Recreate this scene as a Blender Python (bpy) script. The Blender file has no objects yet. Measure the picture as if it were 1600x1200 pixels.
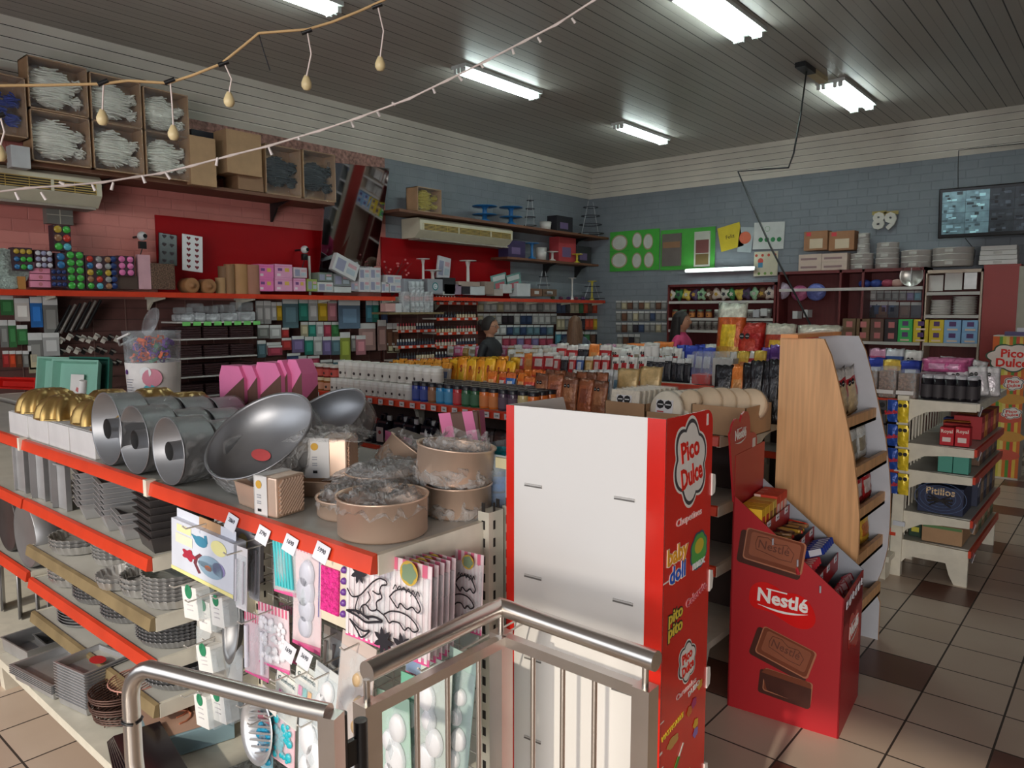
import bpy, math, random
from mathutils import Vector, Matrix
R = math.radians
SC = bpy.context.scene
COL = SC.collection
random.seed(7)
# ---------------------------------------------------------------- camera
HCAM = 1.7
PITCH, YAW, FPX = R(5.6), R(40.3), 1155.0
cam_data = bpy.data.cameras.new('camera'); cam = bpy.data.objects.new('camera', cam_data); COL.objects.link(cam)
cam_data.sensor_width = 36; cam_data.lens = FPX / 1600 * 36; cam_data.clip_start = 0.02; cam_data.clip_end = 200
cam.location = (0, 0, HCAM); cam.rotation_euler = (R(90) - PITCH, 0, YAW)
SC.camera = cam
# ---------------------------------------------------------------- view, world, daylight
SC.view_settings.view_transform = 'Standard'; SC.view_settings.look = 'None'
SC.view_settings.gamma = 1; SC.view_settings.use_curve_mapping = False
SC.view_settings.exposure = 0.15
SC.cycles.max_bounces = 6; SC.cycles.diffuse_bounces = 3; SC.cycles.glossy_bounces = 3; SC.cycles.transmission_bounces = 4
SC.cycles.transparent_max_bounces = 12; SC.cycles.caustics_reflective = False; SC.cycles.caustics_refractive = False
SC.cycles.sample_clamp_indirect = 4.0
world = bpy.data.worlds.new('sky'); SC.world = world; world.use_nodes = True
bg = world.node_tree.nodes['Background']; bg.inputs[0].default_value = (0.75, 0.85, 1.0, 1); bg.inputs[1].default_value = 0.8
def area(name, loc, rot, sx, sy, power, col):
    l = bpy.data.lights.new(name, 'AREA'); l.shape = 'RECTANGLE'; l.size = sx; l.size_y = sy; l.energy = power; l.color = col
    o = bpy.data.objects.new(name, l); COL.objects.link(o); o.location = loc; o.rotation_euler = rot; return o
area('daylight_entrance', (3.6, -8.0, 2.1), (R(86), 0, R(22)), 5.6, 3.4, 560, (1.0, 0.93, 0.85))
area('daylight_shop_window', (-3.6, -1.85, 1.9), (R(85), 0, R(0)), 3.4, 1.8, 30, (0.93, 0.96, 1.0))
sun = bpy.data.lights.new('sun', 'SUN'); sun.energy = 1.7; sun.angle = R(1.2); sun.color = (1, 0.9, 0.74)
sun_o = bpy.data.objects.new('sun', sun); COL.objects.link(sun_o); sun_o.rotation_euler = (R(61.5), 0, R(9))

# ---------------------------------------------------------------- measuring helpers: a point of the photo on a known plane
_f = Vector((-math.sin(YAW) * math.cos(PITCH), math.cos(YAW) * math.cos(PITCH), -math.sin(PITCH)))
_r = Vector((math.cos(YAW), math.sin(YAW), 0)); _u = _r.cross(_f)
def ray(x, y): return _f * FPX + _r * (x - 800) + _u * (600 - y)
def on_x(x, y, X): d = ray(x, y); t = X / d.x; return (d.y * t, HCAM + d.z * t)          # -> (Y, Z)
def on_y(x, y, Y): d = ray(x, y); t = Y / d.y; return (d.x * t, HCAM + d.z * t)          # -> (X, Z)
def on_z(x, y, Z): d = ray(x, y); t = (Z - HCAM) / d.z; return (d.x * t, d.y * t)        # -> (X, Y)

# ---------------------------------------------------------------- materials
_M = {}
def lin(c):
    return tuple(((v / 255) / 12.92 if v <= 10 else (((v / 255) + 0.055) / 1.055) ** 2.4) for v in c)
def mat(name, rgb=(200, 200, 200), rough=0.6, metal=0.0, var=0.12, scale=9.0, bump=0.0, alpha=1.0, emit=0.0, spec=0.5, stretch=None, coat=0.0):
    if name in _M: return _M[name]
    m = bpy.data.materials.new(name); m.use_nodes = True; nt = m.node_tree; N = nt.nodes; L = nt.links
    p = N['Principled BSDF']; c = lin(rgb)
    tc = N.new('ShaderNodeTexCoord'); nz = N.new('ShaderNodeTexNoise'); nz.inputs['Scale'].default_value = scale; nz.inputs['Detail'].default_value = 3
    if stretch:
        mp = N.new('ShaderNodeMapping'); mp.inputs['Scale'].default_value = stretch; L.new(tc.outputs['Object'], mp.inputs[0]); L.new(mp.outputs[0], nz.inputs['Vector'])
    else: L.new(tc.outputs['Object'], nz.inputs['Vector'])
    rp = N.new('ShaderNodeValToRGB'); rp.color_ramp.elements[0].position = 0.3; rp.color_ramp.elements[1].position = 0.7
    rp.color_ramp.elements[0].color = tuple(v * (1 - var) for v in c) + (1,); rp.color_ramp.elements[1].color = tuple(min(1, v * (1 + var)) for v in c) + (1,)
    L.new(nz.outputs[0], rp.inputs[0]); L.new(rp.outputs[0], p.inputs['Base Color'])
    p.inputs['Roughness'].default_value = rough; p.inputs['Metallic'].default_value = metal
    p.inputs['Specular IOR Level'].default_value = spec; p.inputs['Coat Weight'].default_value = coat
    if bump:
        b = N.new('ShaderNodeBump'); b.inputs['Strength'].default_value = bump; b.inputs['Distance'].default_value = 0.02; L.new(nz.outputs[0], b.inputs['Height']); L.new(b.outputs[0], p.inputs['Normal'])
    if alpha < 1: p.inputs['Alpha'].default_value = alpha
    if emit: p.inputs['Emission Color'].default_value = c + (1,); p.inputs['Emission Strength'].default_value = emit
    _M[name] = m; return m
def C(r, g, b, kind='card'):
    """a plain colour as card, plastic or foil"""
    k = '%s_%d_%d_%d' % (kind, r, g, b)
    if kind == 'card': return mat(k, (r, g, b), 0.65, var=0.06)
    if kind == 'plastic': return mat(k, (r, g, b), 0.35, var=0.05)
    if kind == 'foil': return mat(k, (r, g, b), 0.28, 0.15, var=0.22, scale=30, bump=0.5)
    if kind == 'gloss': return mat(k, (r, g, b), 0.22, var=0.05)
def film(name, rgb=(230, 235, 240), alpha=0.22, rough=0.12, bump=0.9, scale=14):
    """clear plastic film: mostly see-through with wrinkled highlights"""
    if name in _M: return _M[name]
    m = bpy.data.materials.new(name); m.use_nodes = True; nt = m.node_tree; N = nt.nodes; L = nt.links
    for n in list(N): N.remove(n)
    out = N.new('ShaderNodeOutputMaterial'); mx = N.new('ShaderNodeMixShader'); tr = N.new('ShaderNodeBsdfTransparent'); p = N.new('ShaderNodeBsdfPrincipled')
    p.inputs['Base Color'].default_value = lin(rgb) + (1,); p.inputs['Roughness'].default_value = rough
    tc = N.new('ShaderNodeTexCoord'); nz = N.new('ShaderNodeTexNoise'); nz.inputs['Scale'].default_value = scale; nz.inputs['Detail'].default_value = 4; nz.inputs['Distortion'].default_value = 1.5
    L.new(tc.outputs['Object'], nz.inputs['Vector'])
    b = N.new('ShaderNodeBump'); b.inputs['Strength'].default_value = bump; b.inputs['Distance'].default_value = 0.03; L.new(nz.outputs[0], b.inputs['Height']); L.new(b.outputs[0], p.inputs['Normal'])
    rp = N.new('ShaderNodeValToRGB'); rp.color_ramp.elements[0].position = 0.45; rp.color_ramp.elements[1].position = 0.68
    rp.color_ramp.elements[0].color = (alpha,) * 3 + (1,); rp.color_ramp.elements[1].color = (min(1, alpha * 2.6),) * 3 + (1,)
    L.new(nz.outputs[0], rp.inputs[0]); L.new(rp.outputs[0], mx.inputs[0])
    L.new(tr.outputs[0], mx.inputs[1]); L.new(p.outputs[0], mx.inputs[2]); L.new(mx.outputs[0], out.inputs[0])
    _M[name] = m; return m
def nmath(nt, op, a, b=None):
    n = nt.nodes.new('ShaderNodeMath'); n.operation = op
    for i, v in enumerate((a, b)):
        if v is None: continue
        if isinstance(v, (int, float)): n.inputs[i].default_value = v
        else: nt.links.new(v, n.inputs[i])
    return n.outputs[0]

# ---------------------------------------------------------------- mesh builder
class MB:
    def __init__(s): s.v = []; s.f = []; s.mi = []; s.sm = []; s.mats = []
    def _m(s, m):
        if m not in s.mats: s.mats.append(m)
        return s.mats.index(m)
    def add(s, vs, fs, m, smooth=False, T=None):
        o = len(s.v); k = s._m(m)
        for v in vs:
            v = Vector(v); s.v.append(tuple(T @ v) if T is not None else tuple(v))
        for f in fs: s.f.append([i + o for i in f]); s.mi.append(k); s.sm.append(smooth)
        return s
    def box(s, a, b, m, T=None, top=None, bottom=None, front=None):
        x0, y0, z0 = a; x1, y1, z1 = b
        vs = [(x0,y0,z0),(x1,y0,z0),(x1,y1,z0),(x0,y1,z0),(x0,y0,z1),(x1,y0,z1),(x1,y1,z1),(x0,y1,z1)]
        return s.add(vs, [(0,3,2,1),(4,5,6,7),(0,1,5,4),(1,2,6,5),(2,3,7,6),(3,0,4,7)], m, T=T)
    def lathe(s, prof, m, c=(0,0,0), n=24, T=None, smooth=True, flute=0, fl=0.0, twist=0.0):
        """prof: (radius, z) pairs"""
        vs = []; fs = []; k = len(prof)
        for i in range(n):
            a = 2 * math.pi * i / n
            for (rr, z) in prof:
                q = rr * (1 + (fl * math.cos(flute * (a + twist * z)) if flute else 0))
                vs.append((c[0] + q * math.cos(a), c[1] + q * math.sin(a), c[2] + z))
        for i in range(n):
            j = (i + 1) % n
            for t in range(k - 1): fs.append((i*k+t, j*k+t, j*k+t+1, i*k+t+1))
        s.add(vs, fs, m, smooth, T)
        return s
    def cyl(s, c, r, h, m, n=20, T=None, r2=None):
        r2 = r if r2 is None else r2
        s.lathe([(r, 0), (r2, h)], m, c, n, T, True)
        for z, rr, fl in ((0, r, True), (h, r2, False)):
            vs = [(c[0] + rr*math.cos(2*math.pi*i/n), c[1] + rr*math.sin(2*math.pi*i/n), c[2] + z) for i in range(n)]
            s.add(vs, [tuple(reversed(range(n))) if fl else tuple(range(n))], m, False, T)
        return s
    def tube(s, pts, r, m, n=8, closed=False, T=None):
        pts = [Vector(p) for p in pts]; k = len(pts); vs = []; fs = []; prev = None
        for i, p in enumerate(pts):
            a = pts[(i - 1) % k] if (i > 0 or closed) else p; b = pts[(i + 1) % k] if (i < k - 1 or closed) else p
            d = (b - a).normalized()
            if prev is None: e = d.cross(Vector((0, 0, 1))); e = e if e.length > .05 else d.cross(Vector((0, 1, 0)))
            else: e = prev - d * prev.dot(d)
            e.normalize(); prev = e; g = d.cross(e)
            rr = r[i] if isinstance(r, (list, tuple)) else r
            for j in range(n):
                t = 2 * math.pi * j / n; vs.append(tuple(p + e * (rr * math.cos(t)) + g * (rr * math.sin(t))))
        for i in range(k if closed else k - 1):
            i2 = (i + 1) % k
            for j in range(n): fs.append((i*n+j, i*n+(j+1)%n, i2*n+(j+1)%n, i2*n+j))
        s.add(vs, fs, m, True, T)
        if not closed: s.add(vs[:n], [tuple(reversed(range(n)))], m, False, T); s.add(vs[-n:], [tuple(range(n))], m, False, T)
        return s
    def prism(s, poly, d0, d1, m, axis='y', T=None, side=None):
        """poly in the plane across the axis: y -> (x,z), x -> (y,z), z -> (x,y)"""
        def P(p, d): return {'y': (p[0], d, p[1]), 'x': (d, p[0], p[1]), 'z': (p[0], p[1], d)}[axis]
        n = len(poly); vs = [P(p, d0) for p in poly] + [P(p, d1) for p in poly]
        s.add(vs, [tuple(range(n)), tuple(reversed(range(n, 2*n)))], m, False, T)
        s.add(vs, [(i, (i+1) % n, n + (i+1) % n, n + i) for i in range(n)], side or m, False, T)
        return s
    def grid(s, fn, nu, nv, m, smooth=True, T=None):
        vs = [fn(i / nu, j / nv) for j in range(nv + 1) for i in range(nu + 1)]; w = nu + 1
        return s.add(vs, [(j*w+i, j*w+i+1, (j+1)*w+i+1, (j+1)*w+i) for j in range(nv) for i in range(nu)], m, smooth, T)
    def ball(s, c, r, m, nu=12, nv=8, sc=(1,1,1), T=None):
        def f(u, v):
            a = u * 2 * math.pi; b = (v - .5) * math.pi
            return (c[0] + r*sc[0]*math.cos(a)*math.cos(b), c[1] + r*sc[1]*math.sin(a)*math.cos(b), c[2] + r*sc[2]*math.sin(b))
        return s.grid(f, nu, nv, m, True, T)
    def text(s, txt, m, T, size=0.1, wide=1.0, depth=0.0006, align='CENTER', bold=0.0):
        vs, fs = text_mesh(txt, bold)
        xs = [v[0] for v in vs]; w = (max(xs) + min(xs)) / 2 if align == 'CENTER' else 0
        S = Matrix.Diagonal((size * wide, size, size, 1)) 
        return s.add([((v[0] - w) * size * wide, v[1] * size, v[2] * depth) for v in vs], fs, m, False, T)
    def build(s, name, parent=None, loc=None, bevel=0.0):
        me = bpy.data.meshes.new(name); me.from_pydata(s.v, [], s.f)
        for m in s.mats: me.materials.append(m)
        me.polygons.foreach_set('material_index', s.mi); me.polygons.foreach_set('use_smooth', s.sm)
        me.update()
        o = bpy.data.objects.new(name, me); COL.objects.link(o)
        if loc: o.location = loc
        if parent: o.parent = parent
        if bevel:
            b = o.modifiers.new('edge', 'BEVEL'); b.width = bevel; b.segments = 2; b.limit_method = 'ANGLE'
        return o
_T = {}
def text_mesh(txt, bold=0.0):
    k = (txt, bold)
    if k in _T: return _T[k]
    cu = bpy.data.curves.new('t', 'FONT'); cu.body = txt; cu.extrude = 1.0; cu.resolution_u = 2; cu.offset = bold
    ob = bpy.data.objects.new('t', cu); COL.objects.link(ob)
    bpy.context.view_layer.update()
    me = bpy.data.meshes.new_from_object(ob.evaluated_get(bpy.context.evaluated_depsgraph_get()))
    vs = [tuple(v.co) for v in me.vertices]; fs = [tuple(p.vertices) for p in me.polygons]
    bpy.data.objects.remove(ob); bpy.data.curves.remove(cu); bpy.data.meshes.remove(me)
    _T[k] = (vs, fs); return _T[k]
def frame(o, ex, ey, ez=None):
    """matrix with origin o and axes ex, ey (normalised) for laying lettering and marks on a surface"""
    ex = Vector(ex).normalized(); ey = Vector(ey).normalized(); ez = ex.cross(ey).normalized() if ez is None else Vector(ez)
    M = Matrix.Identity(4)
    for i in range(3): M[i][0] = ex[i]; M[i][1] = ey[i]; M[i][2] = ez[i]; M[i][3] = o[i]
    return M
def facing_x(o): return frame(o, (0, 1, 0), (0, 0, 1))      # read when looking along -X ( surface faces +X )
def facing_y(o): return frame(o, (1, 0, 0), (0, 0, 1))      # surface faces -Y
# ---------------------------------------------------------------- objects, labels, copies
def tag(o, label=None, cat=None, group=None, kind=None):
    if label: o['label'] = label
    if cat: o['category'] = cat
    if group: o['group'] = group
    if kind: o['kind'] = kind
    return o
def thing(name, label, cat, loc=(0,0,0), rz=0.0, group=None):
    o = bpy.data.objects.new(name, None); COL.objects.link(o); o.empty_display_size = 0.05
    o.location = loc; o.rotation_euler = (0, 0, rz); return tag(o, label, cat, group)
def struct(name, mb): return tag(mb.build(name), kind='structure')
_CH = {}
def dup(root, loc, rz=None, label=None, group=None, rot=None, scale=None):
    r = root.copy(); COL.objects.link(r); r.location = loc
    if rz is not None: r.rotation_euler = (0, 0, rz)
    if rot is not None: r.rotation_euler = rot
    if scale is not None: r.scale = scale
    if label: r['label'] = label
    if group: r['group'] = group
    for ch in root.children:
        c = ch.copy(); COL.objects.link(c); c.parent = r; c.matrix_parent_inverse = ch.matrix_parent_inverse.copy()
        for g in ch.children:
            d = g.copy(); COL.objects.link(d); d.parent = c
    return r
ORD = ['first','second','third','fourth','fifth','sixth','seventh','eighth','ninth','tenth','eleventh','twelfth','thirteenth','fourteenth','fifteenth','sixteenth','seventeenth','eighteenth','nineteenth','twentieth','twenty-first','twenty-second','twenty-third','twenty-fourth','twenty-fifth','twenty-sixth','twenty-seventh','twenty-eighth','twenty-ninth','thirtieth','thirty-first','thirty-second','thirty-third','thirty-fourth','thirty-fifth','thirty-sixth','thirty-seventh','thirty-eighth','thirty-ninth','fortieth']
# ================================================================ THE ROOM
WX, WY, CZ = -7.65, 11.15, 4.15           # left wall, back wall, ceiling
RX, FY = 5.2, -2.0                        # right wall, shop front
def coords(nt):
    t = nt.nodes.new('ShaderNodeTexCoord'); s = nt.nodes.new('ShaderNodeSeparateXYZ'); nt.links.new(t.outputs['Object'], s.inputs[0]); return t, s
def blank(name):
    m = bpy.data.materials.new(name); m.use_nodes = True; return m, m.node_tree, m.node_tree.nodes['Principled BSDF']
def mixc(nt, fac, a, b):
    n = nt.nodes.new('ShaderNodeMix'); n.data_type = 'RGBA'
    if isinstance(fac, (int, float)): n.inputs[0].default_value = fac
    else: nt.links.new(fac, n.inputs[0])
    for i, v in ((6, a), (7, b)):
        if isinstance(v, tuple): n.inputs[i].default_value = v
        else: nt.links.new(v, n.inputs[i])
    return n.outputs[2]
def floor_mat():
    m, nt, p = blank('floor_tiles'); t, s = coords(nt)
    S = 0.31
    gx = nmath(nt, 'DIVIDE', nmath(nt, 'SUBTRACT', s.outputs[0], -0.955), S); gy = nmath(nt, 'DIVIDE', nmath(nt, 'SUBTRACT', s.outputs[1], 2.99), S)
    cx = nmath(nt, 'FLOOR', gx); cy = nmath(nt, 'FLOOR', gy)
    fx = nmath(nt, 'SUBTRACT', gx, cx); fy = nmath(nt, 'SUBTRACT', gy, cy)
    ex = nmath(nt, 'MINIMUM', fx, nmath(nt, 'SUBTRACT', 1.0, fx)); ey = nmath(nt, 'MINIMUM', fy, nmath(nt, 'SUBTRACT', 1.0, fy))
    grout = nmath(nt, 'LESS_THAN', nmath(nt, 'MINIMUM', ex, ey), 0.013)
    # every second column has one dark tile in four, shifted by two from column to column
    ax = nmath(nt, 'ADD', cx, 400.0); ay = nmath(nt, 'ADD', cy, 400.0)
    even = nmath(nt, 'LESS_THAN', nmath(nt, 'MODULO', ax, 2.0), 0.5)
    hit = nmath(nt, 'LESS_THAN', nmath(nt, 'MODULO', nmath(nt, 'ADD', nmath(nt, 'ADD', ay, ax), 2.0), 4.0), 0.5)
    dark = nmath(nt, 'MULTIPLY', even, hit)
    nz = nt.nodes.new('ShaderNodeTexNoise'); nz.inputs['Scale'].default_value = 3.0; nz.inputs['Detail'].default_value = 6; nt.links.new(t.outputs['Object'], nz.inputs['Vector'])
    wn = nt.nodes.new('ShaderNodeTexWhiteNoise'); cmb = nt.nodes.new('ShaderNodeCombineXYZ'); nt.links.new(cx, cmb.inputs[0]); nt.links.new(cy, cmb.inputs[1]); nt.links.new(cmb.outputs[0], wn.inputs['Vector'])
    a = mixc(nt, nz.outputs[0], lin((196, 174, 156)) + (1,), lin((218, 198, 180)) + (1,))
    a = mixc(nt, nmath(nt, 'MULTIPLY', wn.outputs[0], 0.35), a, lin((176, 150, 132)) + (1,))
    c = mixc(nt, dark, a, lin((112, 74, 62)) + (1,)); c = mixc(nt, grout, c, lin((62, 52, 46)) + (1,))
    nt.links.new(c, p.inputs['Base Color'])
    nt.links.new(nmath(nt, 'ADD', nmath(nt, 'MULTIPLY', grout, 0.4), nmath(nt, 'ADD', 0.22, nmath(nt, 'MULTIPLY', nz.outputs[0], 0.2))), p.inputs['Roughness'])
    b = nt.nodes.new('ShaderNodeBump'); b.inputs['Strength'].default_value = 0.4; b.inputs['Distance'].default_value = 0.004; b.invert = True; nt.links.new(grout, b.inputs['Height']); nt.links.new(b.outputs[0], p.inputs['Normal'])
    return m
def slat_mat(name, axis, step, rgb, off=0.0, thin=0.05, rough=0.4):
    """boards running across `axis`, with a dark gap every `step` and a fainter one between"""
    m, nt, p = blank(name); t, s = coords(nt)
    g = nmath(nt, 'DIVIDE', nmath(nt, 'ADD', s.outputs[axis], 50.0 + off), step); f = nmath(nt, 'FRACT', g)
    gap = nmath(nt, 'LESS_THAN', f, thin); mid = nmath(nt, 'LESS_THAN', nmath(nt, 'ABSOLUTE', nmath(nt, 'SUBTRACT', f, 0.5)), thin * .35)
    fl = nmath(nt, 'FLOOR', g); wn = nt.nodes.new('ShaderNodeTexWhiteNoise'); wn.noise_dimensions = '1D'; nt.links.new(fl, wn.inputs['W'])
    nz = nt.nodes.new('ShaderNodeTexNoise'); nz.inputs['Scale'].default_value = 0.8; nt.links.new(t.outputs['Object'], nz.inputs['Vector'])
    c0 = lin(rgb); c = mixc(nt, nz.outputs[0], tuple(v * .85 for v in c0) + (1,), tuple(v * 1.12 for v in c0) + (1,))
    c = mixc(nt, nmath(nt, 'MULTIPLY', wn.outputs[0], .18), c, tuple(v * .6 for v in c0) + (1,))
    c = mixc(nt, nmath(nt, 'MULTIPLY', mid, .45), c, tuple(v * .35 for v in c0) + (1,)); c = mixc(nt, gap, c, tuple(v * .08 for v in c0) + (1,))
    nt.links.new(c, p.inputs['Base Color']); p.inputs['Roughness'].default_value = rough
    b = nt.nodes.new('ShaderNodeBump'); b.inputs['Strength'].default_value = 0.6; b.inputs['Distance'].default_value = 0.008; b.invert = True
    nt.links.new(nmath(nt, 'ADD', gap, nmath(nt, 'MULTIPLY', mid, .4)), b.inputs['Height']); nt.links.new(b.outputs[0], p.inputs['Normal'])
    return m
def brick_paint(name, rgb, axis):
    m, nt, p = blank(name); t, s = coords(nt)
    cmb = nt.nodes.new('ShaderNodeCombineXYZ'); nt.links.new(s.outputs[axis], cmb.inputs[0]); nt.links.new(s.outputs[2], cmb.inputs[1])
    br = nt.nodes.new('ShaderNodeTexBrick'); br.inputs['Scale'].default_value = 1.0; br.inputs['Mortar Size'].default_value = 0.006; br.inputs['Mortar Smooth'].default_value = .6
    br.inputs['Brick Width'].default_value = .26; br.inputs['Row Height'].default_value = .11
    nz = nt.nodes.new('ShaderNodeTexNoise'); nz.inputs['Scale'].default_value = 4; nz.inputs['Detail'].default_value = 6; nt.links.new(t.outputs['Object'], nz.inputs['Vector'])
    dv = nt.nodes.new('ShaderNodeVectorMath'); dv.operation = 'SCALE'; dv.inputs[3].default_value = .02; nt.links.new(nz.outputs[1], dv.inputs[0])
    ad = nt.nodes.new('ShaderNodeVectorMath'); nt.links.new(cmb.outputs[0], ad.inputs[0]); nt.links.new(dv.outputs[0], ad.inputs[1]); nt.links.new(ad.outputs[0], br.inputs['Vector'])
    c0 = lin(rgb); c = mixc(nt, nz.outputs[0], tuple(v * .82 for v in c0) + (1,), tuple(min(1, v * 1.15) for v in c0) + (1,))
    c = mixc(nt, nmath(nt, 'MULTIPLY', br.outputs['Fac'], .12), c, tuple(v * .5 for v in c0) + (1,))
    nt.links.new(c, p.inputs['Base Color']); p.inputs['Roughness'].default_value = .55
    b = nt.nodes.new('ShaderNodeBump'); b.inputs['Strength'].default_value = .5; b.inputs['Distance'].default_value = .01; b.invert = True
    nt.links.new(nmath(nt, 'ADD', br.outputs['Fac'], nmath(nt, 'MULTIPLY', nz.outputs[0], .6)), b.inputs['Height']); nt.links.new(b.outputs[0], p.inputs['Normal'])
    return m
struct('floor', MB().box((WX, FY, -.1), (RX, WY, 0), floor_mat()))
CI = .3; CB = 3.67                         # the sloping cove runs from the ceiling edge down to CB on the walls
cm = slat_mat('ceiling_boards', 0, .2, (186, 180, 172))
struct('ceiling', MB().box((WX + CI, FY, CZ), (RX, WY - CI, CZ + .06), cm))
blue = brick_paint('grey_blue_paint', (134, 140, 148), 1); blueb = brick_paint('grey_blue_paint_back', (128, 134, 142), 0); pink = brick_paint('salmon_paint', (206, 128, 120), 1)
plaster = mat('crumbling_plaster', (170, 128, 118), .9, var=.5, scale=22, bump=1.0)
YP = 6.45
w = MB(); w.box((WX - .12, FY, 0), (WX, YP, 3.52), pink); w.box((WX - .12, YP, 0), (WX, WY, 4.2), blue); w.box((WX - .12, FY, 3.52), (WX + .004, YP, 4.2), plaster)
struct('wall_left', w)
struct('wall_back', MB().box((WX, WY, 0), (RX, WY + .12, 4.2), blueb))
struct('wall_right', MB().box((RX, FY, 0), (RX + .12, WY, 4.2), blue))
# shop front behind the camera: piers, a lintel and two big openings that the daylight comes through
fr = MB()
for a, b, z0, z1 in ((WX, -5.6, 0, 4.2), (-1.75, -1.4, 0, 4.2), (2.9, RX, 0, 4.2), (WX, RX, 2.9, 4.2), (-5.6, -1.75, 0, .75)):
    fr.box((a, FY - .15, z0), (b, FY, z1), blue)
struct('wall_front', fr)
def cove(name, p0, p1, horizontal_axis):
    """sloping strip between the two lines, made of six overlapping boards"""
    g = MB(); A, B = p0; Cc, D = p1; n = 6; m = slat_cove; dk = mat('cove_gap', (10, 9, 8), .9)
    for i in range(n):
        t0, t1 = i / n, (i + 1) / n - .035
        q = [Vector(A).lerp(Vector(Cc), t0), Vector(B).lerp(Vector(D), t0), Vector(B).lerp(Vector(D), t1), Vector(A).lerp(Vector(Cc), t1)]
        off = Vector((0, 0, 1)) * .014
        g.add([tuple(v) for v in q] + [tuple(v + off) for v in q], [(0,1,2,3), (7,6,5,4), (0,4,5,1), (1,5,6,2), (2,6,7,3), (3,7,4,0)], m)
    off = Vector((0, 0, .02))
    g.add([tuple(Vector(v) + off) for v in (A, B, D, Cc)], [(0, 1, 2, 3)], dk)
    struct(name, g)
slat_cove = mat('cove_boards', (222, 214, 202), .45, var=.14, scale=1.2)
cove('trim_1', ((WX + CI, FY, CZ), (WX + CI, WY - CI, CZ)), ((WX, FY, CB), (WX, WY, CB)), 1)
cove('trim_2', ((WX + CI, WY - CI, CZ), (RX, WY - CI, CZ)), ((WX, WY, CB), (RX, WY, CB)), 0)
# ---- fluorescent ceiling fixtures
tube_m = mat('lit_tube', (234, 252, 248), emit=27.0, var=0.0)
housing = mat('lamp_housing', (205, 208, 205), .5)
def lamp(label, x, y, ln, ntube, xs):
    t = thing('ceiling_lamp', label, 'lamp', (x, y, CZ), 0, 'fluorescent lamps on the ceiling')
    hw = max(xs) + .05
    h = MB(); h.box((-hw, -ln/2 - .02, -.035), (hw, ln/2 + .02, 0), housing); h.build('housing', t)
    for q in xs:
        MB().tube([(q, -ln/2 + .03, -.062), (q, ln/2 - .03, -.062)], .014, tube_m, 8).build('tube', t)
        for s in (-1, 1): e = MB(); e.box((q - .018, s*ln/2 - .018, -.082), (q + .018, s*ln/2 + .018, -.03), housing); e.build('tube_holder', t)
LAB = ['four-tube fluorescent lamp cut by the upper edge, above the end of the white string lights',
       'fluorescent ceiling lamp in the upper left corner, cut by the photo edge',
       'twin-tube fluorescent lamp in the middle of the ceiling', 'small-looking fluorescent lamp nearest the corner of the cove',
       'four-tube fluorescent lamp beside the black socket box with a hanging cable']
lamp(LAB[0], -2.78, 5.9, 1.2, 4, (-.12, -.07, .05, .1))
lamp(LAB[1], -5.1, 3.2, 1.2, 3, (-.06, 0, .06))
lamp(LAB[2], -5.35, 6.1, 1.2, 3, (-.05, 0, .05))
lamp(LAB[3], -5.35, 9.05, 1.2, 3, (-.05, 0, .05))
lamp(LAB[4], -2.68, 9.0, 1.2, 4, (-.12, -.07, .05, .1))
# ================================================================ MATERIALS OF THE GOODS
white_metal = mat('white_enamel', (222, 216, 200), .4, var=.08, scale=14)
grey_shelf = mat('grey_shelf_steel', (196, 194, 186), .35, var=.1, scale=6)
red_rail = mat('red_price_rail', (206, 62, 34), .35, var=.08)
olive_rail = mat('worn_rail', (134, 116, 84), .5, var=.2)
alu = mat('aluminium', (160, 160, 162), .42, .75, var=.1, scale=5)
alu_dark = mat('dark_tinned_steel', (186, 186, 188), .42, .65, var=.12)
nonstick = mat('dark_nonstick', (74, 70, 70), .35, .4, var=.15)
gold_pan = mat('champagne_gold', (238, 206, 182), .36, .6, var=.04)
gold_bundt = mat('brass_gold', (182, 150, 92), .38, .8, var=.12, scale=30)
wrap = film('crinkled_plastic', (228, 226, 224), .20, .14, .9, 26)
clear = film('clear_plastic', (220, 230, 235), .16, .06, .25, 6)
white_card = C(228, 224, 220); pinkc = C(226, 120, 168); brownc = mat('chocolate_card', (96, 62, 50), .6, var=.1, stretch=(6, 6, .6))
chrome = mat('satin_stainless', (210, 203, 196), .30, 1.0, var=.05)
wire_w = mat('white_wire', (214, 208, 200), .4)
black = C(22, 22, 24, 'plastic'); cardb = mat('cardboard', (176, 140, 106), .8, var=.08)

# ================================================================ STORE SHELVING
def bracket(mb, x, yf, yb, z, w=.018, m=None):
    s = 1 if yb > yf else -1; L = abs(yb - yf)
    pts = [(yf, z + .004), (yf, z - .046), (yf + s*.5*L, z - .050), (yf + s*.68*L, z - .062), (yf + s*.8*L, z - .085), (yf + s*.87*L, z - .125), (yf + s*.9*L, z - .165), (yb, z - .17), (yb, z + .004)]
    mb.prism(pts, x, x + w, m or white_metal, 'x')
def shelf_part(t, x0, x1, yf, yb, z, rail, name='shelf'):
    sh = MB(); sh.box((x0 + .019, min(yf, yb), z - .028), (x1 - .019, max(yf, yb), z), grey_shelf); bracket(sh, x0, yf, yb, z - .002); bracket(sh, x1 - .018, yf, yb, z - .002)
    o = sh.build(name, t)
    s = -1 if yb > yf else 1
    r = MB(); r.prism([(yf + s*.002, z + .006), (yf + s*.016, z + .002), (yf + s*.024, z - .04), (yf + s*.002, z - .044)], x0 + .002, x1 - .002, rail, 'x'); r.build('price_rail', o)
    return o
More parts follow.
